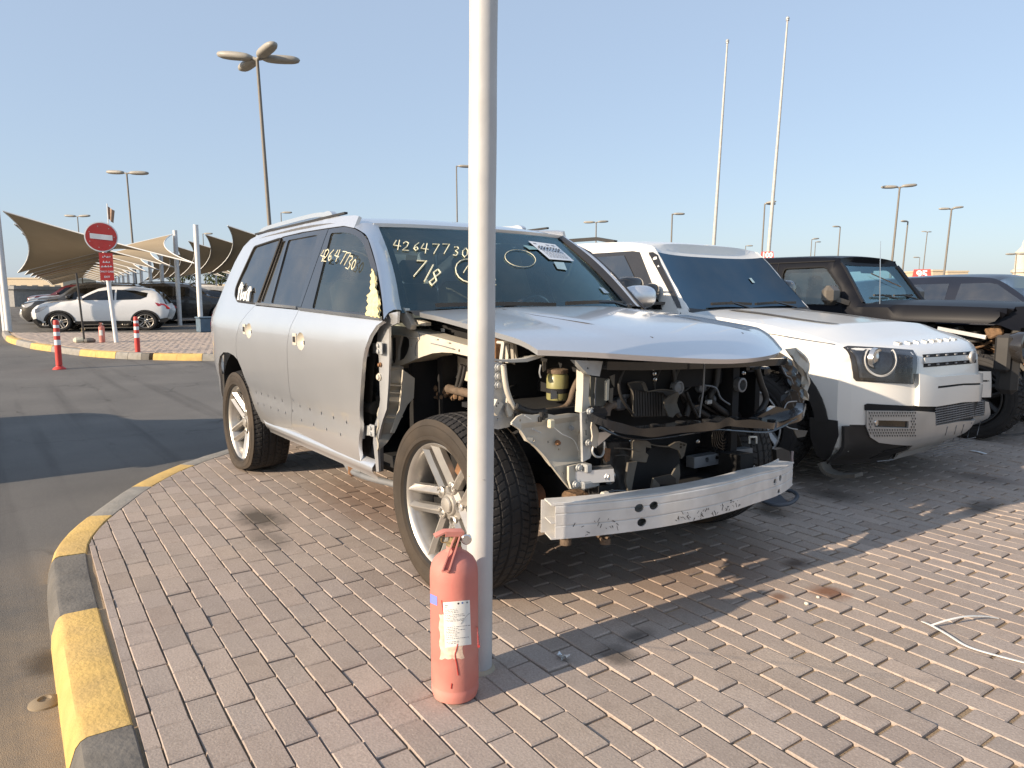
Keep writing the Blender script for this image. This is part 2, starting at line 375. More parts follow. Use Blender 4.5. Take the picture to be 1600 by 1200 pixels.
# ================================================================== GROUND
FH = V((cos(YAW), sin(YAW), 0)); RH = V((sin(YAW), -cos(YAW), 0))
def gz(p):
    s = (V((p[0], p[1], 0)) - V((CAM.x, CAM.y, 0))).dot(FH); return -.13 + .013 * max(0, min(s, 60) - 13)
def G(px, py, dz=0):
    z = -.13 + dz
    for _ in range(12): q = U(px, py, z=z); z = gz(q) + dz
    return q
def ground_mat(name, kindof):
    m = bpy.data.materials.new(name); m.use_nodes = True; t = m.node_tree; N = t.nodes; L = t.links; b = N['Principled BSDF']
    b.inputs['Specular IOR Level'].default_value = .3
    geo = N.new('ShaderNodeNewGeometry'); pos = geo.outputs['Position']
    def noise(sc, det=5, rough=.6):
        n = N.new('ShaderNodeTexNoise'); n.inputs['Scale'].default_value = sc; n.inputs['Detail'].default_value = det; n.inputs['Roughness'].default_value = rough
        L.new(pos, n.inputs['Vector']); return n.outputs[0]
    def rng(v, a, b_, c, d):
        r = N.new('ShaderNodeMapRange'); L.new(v, r.inputs[0])
        for i, k in enumerate((a, b_, c, d)): r.inputs[i + 1].default_value = k
        return r.outputs[0]
    def mix(f, a, c, mode='MIX'):
        x = N.new('ShaderNodeMix'); x.data_type = 'RGBA'; x.blend_type = mode
        for sck, v in ((x.inputs[0], f), (x.inputs[6], a), (x.inputs[7], c)):
            if isinstance(v, tuple): sck.default_value = (*v, 1)
            elif isinstance(v, (int, float)): sck.default_value = v
            else: L.new(v, sck)
        return x.outputs[2]
    def math_(op, a, c):
        x = N.new('ShaderNodeMath'); x.operation = op
        for i, v in enumerate((a, c)):
            if isinstance(v, (int, float)): x.inputs[i].default_value = v
            else: L.new(v, x.inputs[i])
        return x.outputs[0]
    def spot(cx, cy, rx, ry, soft=.5):
        mp = N.new('ShaderNodeMapping'); mp.vector_type = 'TEXTURE'; mp.inputs[1].default_value = (cx, cy, 0); mp.inputs[3].default_value = (rx, ry, 9)
        L.new(pos, mp.inputs[0]); ln = N.new('ShaderNodeVectorMath'); ln.operation = 'LENGTH'; L.new(mp.outputs[0], ln.inputs[0])
        nn = math_('MULTIPLY', math_('SUBTRACT', noise(14, 4), .5), .9)
        return rng(math_('ADD', ln.outputs['Value'], nn), 1, soft * .6, 0, 1)
    if kindof == 'asphalt':
        c = mix(rng(noise(.35, 6), .35, .7, 0, 1), (.14, .135, .127), (.235, .222, .204))
        c = mix(rng(noise(260, 2), .35, .7, .0, .55), c, (.045, .043, .04))
        c = mix(rng(noise(190, 1), .64, .72, 0, .6), c, (.30, .27, .23))
        sand = mix(rng(noise(1.3, 7, .7), .34, .60, 0, 1), (0, 0, 0), (1, 1, 1))
        edge = N.new('ShaderNodeSeparateXYZ'); L.new(pos, edge.inputs[0])
        near = rng(edge.outputs[0], -2.2, .0, 0, 1)                       # blown sand gathers in the gutter by the kerb
        c = mix(math_('MULTIPLY', math_('MULTIPLY', sand, near), .85), c, (.36, .27, .175))
        vo = N.new('ShaderNodeTexVoronoi'); vo.feature = 'DISTANCE_TO_EDGE'; vo.inputs['Scale'].default_value = .55
        wv = N.new('ShaderNodeVectorMath'); wv.operation = 'MULTIPLY_ADD'; nv = N.new('ShaderNodeTexNoise'); nv.inputs['Scale'].default_value = 2.2; nv.inputs['Detail'].default_value = 6; L.new(pos, nv.inputs['Vector'])
        L.new(nv.outputs['Color'], wv.inputs[0]); wv.inputs[1].default_value = (.7, .7, .7); L.new(pos, wv.inputs[2]); L.new(wv.outputs[0], vo.inputs['Vector'])
        c = mix(math_('MULTIPLY', rng(vo.outputs[0], .004, .012, 1, 0), rng(noise(.4, 3), .5, .6, 0, .75)), c, (.05, .046, .042))
        mp = N.new('ShaderNodeMapping'); mp.inputs[2].default_value = (0, 0, radians(-62)); mp.inputs[3].default_value = (.05, 1.6, 1); L.new(pos, mp.inputs[0]); ns = N.new('ShaderNodeTexNoise'); ns.inputs['Scale'].default_value = 2.0; ns.inputs['Detail'].default_value = 6; L.new(mp.outputs[0], ns.inputs['Vector'])
        c = mix(rng(ns.outputs[0], .54, .68, 0, .55), c, (.07, .066, .062))                 # tyre marks drawn out along the road
        for cx, cy, rx, ry, s in ((-.62, -2.36, .16, .09, .75), (-9, -3, 2.2, .5, .2)): c = mix(math_('MULTIPLY', spot(cx, cy, rx, ry), s), c, (.05, .04, .03))
        h = noise(230, 3); strength, dist = .55, .006; rough = .9
    else:
        if kindof == 'obj': oi = N.new('ShaderNodeObjectInfo'); tone = oi.outputs['Random']
        else: at = N.new('ShaderNodeAttribute'); at.attribute_name = 'tone'; tone = at.outputs['Fac']
        c = mix(tone, (.365, .297, .253), (.495, .408, .352))
        t2 = N.new('ShaderNodeMath'); t2.operation = 'FRACT'; L.new(math_('MULTIPLY', tone, 7.31), t2.inputs[0])
        c = mix(math_('MULTIPLY', t2.outputs[0], .45), c, (.385, .345, .32))
        c = mix(rng(noise(1.1, 6), .38, .7, 0, .45), c, (.50, .415, .33))
        c = mix(rng(noise(7, 8, .75), .5, .75, 0, .35), c, (.17, .13, .105))
        c = mix(rng(noise(150, 2), .3, .75, 0, .5), c, (.17, .135, .11))
        c = mix(rng(noise(110, 1), .66, .75, 0, .5), c, (.52, .45, .37))
        for cx, cy, rx, ry, s, k in ((-1.55, -1.22, .30, .16, .8, (.055, .048, .038)), (-1.15, -1.30, .25, .12, .5, (.07, .06, .05)), (.86, -.72, .10, .09, .75, (.07, .06, .05)), (.80, -.55, .06, .10, .7, (.05, .045, .04)),
                (1.02, .42, .10, .10, .85, (.20, .085, .04)), (.74, .62, .07, .10, .8, (.06, .04, .03)), (.92, .20, .05, .06, .7, (.17, .07, .03)), (.2, 1.9, .25, .2, .6, (.06, .05, .04)), (.9, 2.4, .12, .3, .7, (.04, .035, .03)), (.6, 3.2, .3, .2, .5, (.06, .05, .045)),
                (-.1, -.5, .5, .6, .45, (.19, .10, .06)), (-1.4, -.5, 1.0, .45, .5, (.21, .115, .07)), (.55, .1, .35, .8, .4, (.22, .13, .08))):
            c = mix(math_('MULTIPLY', spot(cx, cy, rx, ry), s), c, k)
        h = noise(120, 4); strength, dist = .35, .004; rough = .88
    b.inputs['Roughness'].default_value = rough; L.new(c, b.inputs['Base Color'])
    bp = N.new('ShaderNodeBump'); bp.inputs['Strength'].default_value = strength; bp.inputs['Distance'].default_value = dist
    L.new(h, bp.inputs['Height']); L.new(bp.outputs[0], b.inputs['Normal'])
    return m
asph = ground_mat('asphalt', 'asphalt'); pav_o = ground_mat('concrete_paver', 'obj'); pav_f = ground_mat('concrete_paver_field', 'field')
sandm = M('joint_sand', (.36, .275, .175), .95, 0, 0, .38, 1.6, bump=.5, bscale=160, detail=6, dust=.6, dcol=(.16, .095, .055))
S_ = [-60, 0, 13, 17, 22, 28, 36, 46, 60, 120, 300, 900]; L_ = [-900, -200, -60, -20, 0, 20, 60, 200, 900]
mb = MB(); vs = []
for s in S_:
    for l in L_:
        p = V((CAM.x, CAM.y, 0)) + FH * s + RH * l; p.z = gz(p); vs.append(p)
n = len(L_); mb.add(vs, [(j * n + i, j * n + i + 1, (j + 1) * n + i + 1, (j + 1) * n + i) for j in range(len(S_) - 1) for i in range(n - 1)])
kind(obj('road', mb, asph), 'structure')
# ---- the paved plot and its kerb
KIN = catmull([(4.2, -2.33, 0), (2.2, -2.275, 0), (.9, -2.215, 0), (.27, -2.19, 0), (-.7, -2.155, 0), (-1.35, -2.12, 0), (-1.66, -2.08, 0), (-1.95, -1.985, 0), (-2.23, -1.85, 0), (-2.75, -1.56, 0), (-3.15, -1.24, 0), (-3.5, -.82, 0), (-3.95, -.1, 0), (-4.4, .9, 0), (-4.7, 2.4, 0), (-4.8, 6, 0), (-4.8, 15, 0)], 6)
REG = [(p.x, p.y) for p in KIN] + [(7, 15), (7, -2.4)]
rpav = bpy.data.objects.new('paving', bpy.data.meshes.new('paving')); C.objects.link(rpav); kind(rpav, 'structure')
mb = MB(); mb.add([(x, y, -.011) for x, y in REG], [tuple(range(len(REG)))])
rpav.data.from_pydata(mb.v, [], mb.f); rpav.data.materials.append(sandm)
def clip(poly, reg, mar):
    for i in range(len(reg)):
        a, b = reg[i], reg[(i + 1) % len(reg)]; dx, dy = b[0] - a[0], b[1] - a[1]; l = hypot(dx, dy)
        if l < 1e-6: continue
        nx, ny = dy / l * SGN, -dx / l * SGN; out = []
        f = lambda p: (p[0] - a[0]) * nx + (p[1] - a[1]) * ny - mar
        for k in range(len(poly)):
            p, q = poly[k - 1], poly[k]; fp, fq = f(p), f(q)
            if fp * fq < 0: t = fp / (fp - fq); out.append((p[0] + (q[0] - p[0]) * t, p[1] + (q[1] - p[1]) * t))
            if fq >= 0: out.append(q)
        poly = out
        if len(poly) < 3: return []
    return poly
def brick(mb, poly, z, ch=.005, dp=.02, tx=0, ty=0):
    cx = sum(p[0] for p in poly) / len(poly); cy = sum(p[1] for p in poly) / len(poly); n = len(poly)
    def ins(p, d):
        l = hypot(p[0] - cx, p[1] - cy); return (p[0] - (p[0] - cx) / l * d * 1.3, p[1] - (p[1] - cy) / l * d * 1.3)
    zz = lambda p: z + tx * (p[0] - cx) + ty * (p[1] - cy)
    vs = [(p[0], p[1], z - dp) for p in poly] + [(p[0], p[1], zz(p) - ch * .8) for p in poly] + [(*ins(p, ch), zz(p)) for p in poly]
    f = [tuple(range(2 * n, 3 * n))]
    for r in (0, n): f += [(r + i, r + (i + 1) % n, r + n + (i + 1) % n, r + n + i) for i in range(n)]
    mb.add(vs, f); return len(f)
def pave(reg, ang, L0, W0, gap_l, gap_w, ox, oy, zf, mar=.004, frame=True, lim=99, nobj=300):
    """running-bond pavers over a convex region: the best seen ones as pieces, the rest one field"""
    ca, sa = cos(ang), sin(ang); us = [(x * ca + y * sa, -x * sa + y * ca) for x, y in reg]; rec = []
    r0 = math.floor((min(v for u, v in us) - oy) / W0); r1 = math.ceil((max(v for u, v in us) - oy) / W0)
    for r in range(r0, r1 + 1):
        off = (r % 2) * L0 / 2 + random.uniform(-.008, .008); yw = random.uniform(-.0012, .0012)
        c0 = math.floor((min(u for u, v in us) - ox) / L0) - 1; c1 = math.ceil((max(u for u, v in us) - ox) / L0) + 1
        for c in range(c0, c1):
            u = ox + off + c * L0 + random.uniform(-.002, .002); v = oy + r * W0 + yw
            gl = gap_l * random.uniform(.5, 1.3); gw = gap_w * random.uniform(.7, 1.4); k = random.uniform(-.0012, .0012)
            if mar > 0: gl *= lerp(.42, 1, sm(-1.3, -.1, v)); gw *= lerp(.75, 1, sm(-1.3, -.1, v))      # tighter joints on the kerb side
            q = [(u + gl / 2, v + gw / 2 - k), (u + L0 - gl / 2, v + gw / 2 + k), (u + L0 - gl / 2, v + W0 - gw / 2 + k), (u + gl / 2, v + W0 - gw / 2 - k)]
            q = [(a * ca - b * sa, a * sa + b * ca) for a, b in q]
            mx, my = sum(p[0] for p in q) / 4, sum(p[1] for p in q) / 4
            if not inpoly(mx, my, reg) and not any(inpoly(*p, reg) for p in q): continue
            px, py, d = proj((mx, my, 0))
            if d < .3 or d > lim or px < -150 or px > 1750 or py > 1420: 
                if not (0.3 < hypot(mx - CAM.x, my - CAM.y) < 3): continue
            if mar > 0: q = clip(q, reg, mar)
            elif not all(inpoly(*p, reg) for p in q): continue
            if len(q) < 3: continue
            ar = abs(sum(q[i - 1][0] * q[i][1] - q[i][0] * q[i - 1][1] for i in range(len(q)))) / 2
            if ar < .0004: continue
            vis = 0 < px < 1600 and 0 < py < 1200
            rec.append((-(ar / d ** 3 if vis else 0), q, mx, my))
    rec.sort(key=lambda t: t[0]); return rec
SGN = 1
A_BR = radians(-2.4)
rec = pave(REG, A_BR,   .2055, .0972, .0135, .006, .02, .015, None)
hid = lambda x, y: -3.0 < x < .35 and -.75 < y < .95
front = [r for r in rec if not hid(r[2], r[3])][:300]; ids = {id(r) for r in front}
for r in front:
    q = [(a - r[2], b - r[3]) for a, b in r[1]]; m1 = MB(); brick(m1, q, 0, .005, .02, random.uniform(-.018, .018), random.uniform(-.026, .026))
    o = obj('paver', m1, pav_o, rpav, ang=0); o.location = (r[2], r[3], random.uniform(-.0026, .0020))
mb = MB(); tones = []
for r in rec:
    if id(r) in ids: continue
    k = brick(mb, r[1], random.uniform(-.0016, .0016), .005, .02, random.uniform(-.018, .018), random.uniform(-.026, .026)); tones += [random.random()] * k
def field(name, mb, tones, parent):
    me = bpy.data.meshes.new(name); me.from_pydata(mb.v, [], mb.f); me.materials.append(pav_f)
    a = me.attributes.new('tone', 'FLOAT', 'FACE'); a.data.foreach_set('value', tones)
    o = bpy.data.objects.new(name, me); C.objects.link(o); o.parent = parent; kind(o, 'stuff'); return o
field('paver_field', mb, tones, rpav)
# ---- kerb stones
ky = M('kerb_yellow', (.60, .40, .115), .8, 0, 0, .16, 9, bump=.4, bscale=60, dust=.55, dcol=(.42, .31, .17))
kb = M('kerb_black', (.085, .083, .08), .85, 0, 0, .3, 9, bump=.4, bscale=60, dust=.55, dcol=(.24, .215, .18))
kg = M('kerb_grey', (.24, .235, .22), .85, 0, 0, .2, 9, bump=.4, bscale=60, dust=.4, dcol=(.34, .29, .22))
kcon = M('kerb_concrete', (.40, .35, .27), .9, 0, 0, .2, 7, bump=.5, bscale=50, dust=.5, dcol=(.50, .42, .30))
def kerb(line, stones, parent, wid=.15, hgt=.13, zf=lambda p: 0):
    """stones laid along a line: (start, end, material) by length; own end faces, worn top arris"""
    acc = [0]
    for a, b in zip(line, line[1:]): acc.append(acc[-1] + (b - a).length)
    def at(s):
        for i in range(len(acc) - 1):
            if s <= acc[i + 1] or i == len(acc) - 2:
                t = (s - acc[i]) / max(1e-9, acc[i + 1] - acc[i]); p = line[i].lerp(line[i + 1], t)
                d = (line[min(i + 1, len(line) - 1)] - line[max(i, 0)]).normalized(); return p, V((d.y, -d.x, 0)) * KS
    for s0, s1, m in stones:
        mb = MB(); vs = []; k = max(2, int((s1 - s0) / .12)); dz = random.uniform(-.004, .004); tw = random.uniform(-.006, .006)
        sec = [(0, -hgt - .05), (0, -.006), (.006, 0), (wid - .03, .001), (wid - .012, -.006), (wid + .002, -.024), (wid + .02, -hgt * .6), (wid + .03, -hgt - .05)]
        for i in range(k + 1):
            s = s0 + .004 + (s1 - s0 - .008) * i / k; p, nrm = at(s); z = zf(p)
            vs += [p + nrm * (o + tw * (i / k - .5)) + V((0, 0, h + z + dz + random.uniform(-.0015, .0015))) for o, h in sec]
        nn = len(sec); f = [(j * nn + i, j * nn + i + 1, (j + 1) * nn + i + 1, (j + 1) * nn + i) for j in range(k) for i in range(nn - 1)]
        f += [tuple(range(nn - 1, -1, -1)), tuple(k * nn + i for i in range(nn))]
        mb.add(vs, f); o = obj('kerb_stone', mb, m, parent, ang=28)
KS = -1
def near_s(line, q):
    acc = 0; best = (9e9, 0)
    for a, b in zip(line, line[1:]):
        t = max(0, min(1, (V(q) - a).dot(b - a) / (b - a).length_squared)); d = (a.lerp(b, t) - V(q)).length
        if d < best[0]: best = (d, acc + t * (b - a).length)
        acc += (b - a).length
    return best[1]
rk = bpy.data.objects.new('kerb', None); C.objects.link(rk); kind(rk, 'structure')
br = [near_s(KIN, q) for q in ((.28, -2.19, 0), (-.73, -2.15, 0), (-1.5, -2.1, 0), (-2.13, -1.9, 0), (-2.72, -1.58, 0), (-3.2, -1.19, 0))]
cols = [kb, ky, kb, ky, kg, ky, kg]; st = []; prev = 0
tot = sum((b - a).length for a, b in zip(KIN, KIN[1:]))
edges = [0] + br
for i in range(len(edges)):
    s0 = edges[i]; s1 = edges[i + 1] if i + 1 < len(edges) else s0 + .7
    nseg = max(1, round((s1 - s0) / .95)) if i == 0 else 1
    for k in range(nseg): st.append((lerp(s0, s1, k / nseg), lerp(s0, s1, (k + 1) / nseg), cols[i]))
s = st[-1][1]; k = 0
while s < tot - .2: st.append((s, min(tot, s + .8), (kg, ky, kb)[k % 3])); s += .8; k += 1
kerb(KIN, st, rk)
# ---- far island across the road
near = [(12, 522), (18, 529), (28, 534), (57.5, 541), (95, 546), (135, 551), (190, 555), (250, 557), (321, 558), (420, 558)]
near = [G(a, b - 6, .15) for a, b in near]; back = [G(a, 519.5, .14) for a in (430, 330, 200, 100, 30, 14)]
IS = [(p.x, p.y) for p in near + back]
isl = bpy.data.objects.new('traffic_island', bpy.data.meshes.new('traffic_island')); C.objects.link(isl); kind(isl, 'structure')
zi = lambda p: gz(p) + .145
isl.data.from_pydata([(x, y, zi((x, y)) - .012) for x, y in IS], [], [tuple(range(len(IS)))]); isl.data.materials.append(sandm)
ln = [V((p.x, p.y, 0)) for p in near]
ar = sum(IS[i - 1][0] * IS[i][1] - IS[i][0] * IS[i - 1][1] for i in range(len(IS))); SGN = -1 if ar > 0 else 1
a_is = math.atan2(ln[7].y - ln[5].y, ln[7].x - ln[5].x)
rec = pave(IS, a_is, .206, .103, .006, .005, 0, 0, None, mar=0)
mb = MB(); tones = []
for r in rec: k = brick(mb, r[1], zi((r[2], r[3])) + random.uniform(-.002, .002), .005, .03); tones += [random.random()] * k
field('paver_field', mb, tones, isl)
rk2 = bpy.data.objects.new('island_kerb', None); C.objects.link(rk2); kind(rk2, 'structure')
lk = catmull(ln, 5); KS = 1
p_, n_ = lk[20], (lk[21] - lk[20]).normalized(); t_ = V((n_.y, -n_.x, 0)); KS = 1 if (CAM - p_).dot(t_) > 0 else -1
tot = sum((b - a).length for a, b in zip(lk, lk[1:])); marks = [(10, kg), (22, ky), (37, kg), (58, ky), (92, kg), (135, ky), (162, ky), (190, kg), (212, kg), (233, kb), (245, kg), (251, ky), (286, ky), (321, kg), (370, kg), (420, kg)]
ss = [near_s(lk, (lambda q: V((q.x, q.y, 0)))(G(a, interp(a, [(12, 516), (28, 528), (57, 535), (135, 545), (190, 549), (321, 552), (420, 552)]), .15))) for a, m in marks]
kerb(lk, [(ss[i], ss[i + 1], marks[i][1]) for i in range(len(ss) - 1) if ss[i + 1] - ss[i] > .1], rk2, .15, .15, zi)
# ================================================================== WHEELS
def tyre_mb(R=.395, W=.285, rr=.272, na=300, flat=0.0, pat='road', detail=True):
    """tyre turned round local y (outer side at -y); tread blocks are real relief. flat: how far the ground side is pushed up"""
    prof = []                                                           # (y, r, kind)
    h = W / 2; sh = R - .012
    side = [(-h * .80, rr), (-h * .90, rr + .012), (-h * .95, rr + (sh - rr) * .16), (-h * .975, rr + (sh - rr) * .18), (-h * .985, rr + (sh - rr) * .30), (-h * .972, rr + (sh - rr) * .32), (-h * .985, rr + (sh - rr) * .36), (-h * 1.0, rr + (sh - rr) * .55), (-h * .985, rr + (sh - rr) * .70), (-h * .965, rr + (sh - rr) * .72), (-h * .975, rr + (sh - rr) * .75), (-h * .955, rr + (sh - rr) * .84), (-h * .945, rr + (sh - rr) * .86), (-h * .915, sh - .004)]
    nt_ = 44 if detail else 10
    tr = [(lerp(-h * .86, h * .86, i / nt_), R - .018 * abs(lerp(-1, 1, i / nt_)) ** 3.2) for i in range(nt_ + 1)]
    prof = [(y, r, 0) for y, r in side] + [(y, r, 1) for y, r in tr] + [(-y, r, 0) for y, r in reversed(side)]
    def groove(y, a):
        t = y / (h * .86); s = a * R
        if pat == 'road':
            if abs(abs(t) - .20) < .035 or abs(abs(t) - .60) < .035: return .008
            u = (s + (1 - abs(t)) * .055 * (1 if abs(t) < .6 else .5)) % .034
            if abs(t) > .64: return .0065 if u < .0055 else 0
            if abs(t) > .23: return .0055 if u < .0045 else 0
            u2 = (s + t * .03) % .051; return .004 if u2 < .004 else 0
        if pat == 'mud':
            k = int((s / .052)) % 2; u = (s + t * .035 * (1 if k else -1)) % .052
            if abs(t) < .05 or abs(abs(t) - .5 - (.06 if k else -.04)) < .05: return .013
            return .013 if u < .013 else 0
        return 0
    vs = []; m = len(prof)
    for j in range(na):
        a = 2 * pi * j / na
        for y, r, k in prof:
            rr_ = r - (groove(y, a) if k and detail else 0)
            if not k and detail and abs(r - (rr + (sh - rr) * .72)) < .001: rr_ = r
            z = rr_ * cos(a); x = rr_ * sin(a); yy = y
            if flat and z < 0:
                lim = -(R - flat)
                if z < lim * .72:
                    b = sm(-lim * .72, R, -z); z = max(lim, z + flat * b * .9); yy = y * (1 + .16 * b)
                    x *= 1 + .05 * b
            vs.append((x, yy, z))
    f = [(j * m + i, j * m + i + 1, ((j + 1) % na) * m + i + 1, ((j + 1) % na) * m + i) for j in range(na) for i in range(m - 1)]
    mb = MB(); mb.add(vs, f); return mb
RY = Matrix(((1, 0, 0), (0, 0, -1), (0, 1, 0)))                         # local z of a lathe -> -y (outwards on the right side)
def rim_parts(r=.275, W=.23, spokes=5, twin=True, style=0):
    """barrel, then spokes with hub; outer face towards -y"""
    b = MB(); o = W / 2
    b.lathe([(r * .985, -o), (r * 1.0, -o + .008), (r * .93, -o + .02), (r * .90, -o + .06), (r * .86, o * .1), (r * .90, o - .04), (r * .935, o - .018), (r * 1.0, o - .010), (r * 1.015, o), (r * .995, o + .003), (r * .955, o - .004), (r * .925, o - .02), (r * .89, o * .1), (r * .93, -o + .06)], 64, R=RY, cap=False)
    s = MB(); d = r * .158
    def arm(a, side):
        ca, sa = cos(a), sin(a); ex = lambda q, t, yy: (q * ca - t * sa, yy, q * sa + t * ca); vs = []
        st = [(r * .26, d * .98, .020, .040, o - .052, .035), (r * .45, d * 1.0, .020, .036, o - .040, .04), (r * .72, d * .98, .019, .036, o - .022, .04), (r * .975, d * .95, .023, .042, o - .006, .03)]
        for q, t, w_, wb, h_, dp in st:
            t *= side; yo = -h_
            sec = [(t - wb * .62, yo + dp), (t - w_, yo + .014), (t - w_ * .2 * side - .002, yo - .006), (t - w_ * .2 * side + .002, yo - .006), (t + w_, yo + .014), (t + wb * .62, yo + dp)]
            vs += [ex(q, tt, y) for tt, y in sec]
        k = 6; f = [(i * k + j, i * k + (j + 1) % k, (i + 1) * k + (j + 1) % k, (i + 1) * k + j) for i in range(len(st) - 1) for j in range(k)]
        f += [tuple(range(k - 1, -1, -1)), tuple((len(st) - 1) * k + j for j in range(k))]
        s.add(vs, f)
    for i in range(spokes):
        a = 2 * pi * i / spokes + pi / 2 + .18
        for sd in ((-1, 1) if twin else (0,)): arm(a, sd)
    hub = MB(); rh = r * .30
    hub.lathe([(rh * 1.05, o - .09), (rh * .98, o - .066), (rh * .62, o - .058), (rh * .55, o - .046), (rh * .44, o - .044)], 40, R=RY, cap=False)
    for i in range(spokes):
        a = 2 * pi * (i + .5) / spokes + pi / 2 + .18; hub.lathe([(.030, o - .085), (.028, o - .050), (.022, o - .046), (.020, o - .050), (.020, o - .075)], 18, (r * .285 * cos(a), 0, r * .285 * sin(a)), RY, cap=False)
    hub.lathe([(rh * .44, o - .05), (rh * .44, o - .036), (rh * .40, o - .031), (rh * .30, o - .029), (.0001, o - .028)], 28, R=RY, cap=False)
    nuts = MB()
    for i in range(spokes):
        a = 2 * pi * (i + .5) / spokes + pi / 2 + .18; c = (r * .285 * cos(a), -(o - .066), r * .285 * sin(a))
        nuts.lathe([(.0205, -.004), (.0205, 0), (.0001, 0)], 14, c, RY, cap=False)
    lug = MB()
    for i in range(spokes):
        if style == 0 and i == 2: continue
        a = 2 * pi * (i + .5) / spokes + pi / 2 + .18; c = (r * .285 * cos(a), -(o - .068), r * .285 * sin(a))
        lug.lathe([(.009, -.01), (.009, .012), (.006, .015), (.0001, .016)], 6, c, RY, cap=False)
    back = MB(); back.lathe([(r * .84, .0), (r * .80, -.01), (.05, -.012)], 40, R=RY, cap=False)   # brake disc
    cal = MB(); cal.bbox((r * .38, -.03, r * .50), (.10, .05, .075), .015, Matrix.Rotation(.7, 3, 'Y'))
    return b, s, hub, nuts, lug, back, cal
TY = tyre_mb(na=640); TYF = tyre_mb(flat=.045, na=400)
def wheel(parent, c, rz=0, flat=False, side=-1, spin=0.0, mesh={}):
    e = bpy.data.objects.new('wheel', None); C.objects.link(e); e.parent = parent; e.location = V(c) - ORG
    e.rotation_euler = (0, spin, rz + (pi if side > 0 else 0)); e.empty_display_size = .1
    key = 'f' if flat else 'n'
    if key not in mesh:
        ty = obj('tyre', TYF if flat else TY, tread, e, ang=28); ty.data.materials.append(rubber)
        nprof = len(ty.data.polygons)
        for p in ty.data.polygons:
            if abs(p.center.y) > .126: p.material_index = 1
        mesh[key] = ty.data
    else:
        ty = bpy.data.objects.new('tyre', mesh[key]); C.objects.link(ty); ty.parent = e
    ty.rotation_euler = (0, -spin, 0)
    if 'rim' not in mesh:
        mesh['rim'] = [obj(n, m_, mt, e, ang=a).data for n, m_, mt, a in zip(('rim', 'spokes', 'hub_cap', 'lug_hole', 'wheel_nut', 'brake_disc', 'brake_caliper'), rim_parts(), (alloy, alloy, alloy, pitch, galv, pitch, rust), (40, 14, 30, 30, 30, 30, 30))]
    else:
        for d in mesh['rim']:
            o = bpy.data.objects.new(d.name.split('.')[0], d); C.objects.link(o); o.parent = e
    return e
# ================================================================== THE SILVER SUV
lc = root('wrecked_suv', 'silver SUV stripped of bumper, lamps and right front wing, chalk numbers on its glass', 'car')
def lcy(x, z):
    if z > 1.22: y = .94 - .345 * (z - 1.22) - .10 * max(0, z - 1.66)
    else: y = sinterp(z, [(.36, .895), (.42, .905), (.48, .925), (.55, .938), (.60, .94), (.635, .941), (.67, .952), (.76, .966), (.88, .977), (1.0, .983), (1.08, .98), (1.13, .970), (1.17, .957), (1.22, .94)])
    if x < -3.1: y -= .20 * ((-3.1 - x) / .85) ** 2.2
    if x > -.9: y -= .012 * (x + .9) / .4
    return -y
def R_(f=1.0, off=0):
    return lambda u, v: (u, lcy(u, v) * f + off, v)
def mirror(pts): return [(x, -y, z) for x, y, z in pts]
IN = V((0, 1, 0))
def side_panel(name, out, m=silver, th=.018, holes=(), step=.045, off=0, parent=lc, both=True, ang=35):
    mb = sheetmb(out, R_(off=off), step, th, holes, nrm=V((0, -1, 0))); o = obj(name, mb, m, parent, ang)
    if both:
        m2 = MB(); m2.add([(v.x, -v.y * (1 - .05 * sm(1.1, 1.25, v.z)), v.z) for v in mb.v], [tuple(reversed(f)) for f in mb.f]); o2 = obj(name, m2, m, parent, ang); return o, o2
    return o, None
g = .005
FD = [(-.48, 1.172), (-.53, 1.148), (-.572, 1.10), (-.615, 1.035), (-.64, .98), (-.68, .86), (-.77, .62), (-.855, .405), (-1.31, .432), (-1.80, .455), (-1.762, .54), (-1.715, .68), (-1.705, .76), (-1.66, 1.0), (-1.615, 1.10), (-1.565, 1.18), (-1.553, 1.207), (-1.0, 1.196), (-.62, 1.185)]
RD = [(-1.553 - g, 1.207), (-1.565 - g, 1.18), (-1.615 - g, 1.10), (-1.66 - g, 1.0), (-1.705 - g, .76), (-1.715 - g, .68), (-1.762 - g, .54), (-1.80 - g, .455), (-2.43, .405), (-2.50, .425), (-2.535, .49), (-2.565, .59), (-2.605, .70), (-2.655, .78), (-2.715, .835), (-2.728, .88), (-2.69, 1.0), (-2.615, 1.09), (-2.50, 1.165), (-2.385, 1.225), (-2.0, 1.216)]
QP = [(-2.385 - g, 1.225), (-2.50 - g, 1.165), (-2.615 - g, 1.09), (-2.69 - g, 1.0), (-2.728 - g, .88), (-2.72 - g, .838), (-2.80, .862), (-2.93, .875), (-3.06, .868), (-3.18, .83), (-3.28, .755), (-3.38, .63), (-3.45, .47), (-3.60, .43), (-3.80, .46), (-3.93, .56), (-3.95, .75), (-3.90, .95), (-3.82, 1.10), (-3.60, 1.17), (-3.44, 1.20), (-3.36, 1.25), (-3.29, 1.38), (-3.19, 1.55), (-3.08, 1.665), (-2.97, 1.715), (-2.81, 1.735), (-2.43, 1.75), (-1.85, 1.757), (-1.42, 1.748), (-1.17, 1.732), (-1.10, 1.722),
      (-1.105, 1.657), (-1.26, 1.681), (-1.48, 1.686), (-1.9, 1.692), (-2.245, 1.686), (-2.26, 1.682), (-2.80, 1.652), (-2.925, 1.412), (-2.948, 1.35), (-2.91, 1.29), (-2.80, 1.247), (-2.34, 1.232)]
PK = lambda cx, cz, rx, rz, n=14: [(cx + rx * cos(2 * pi * k / n), cz + rz * sin(2 * pi * k / n)) for k in range(n)]
hp = []
dholes_f = [PK(-1.445, 1.03, .062, .052)]; dholes_r = [PK(-2.405, 1.055, .062, .052)]
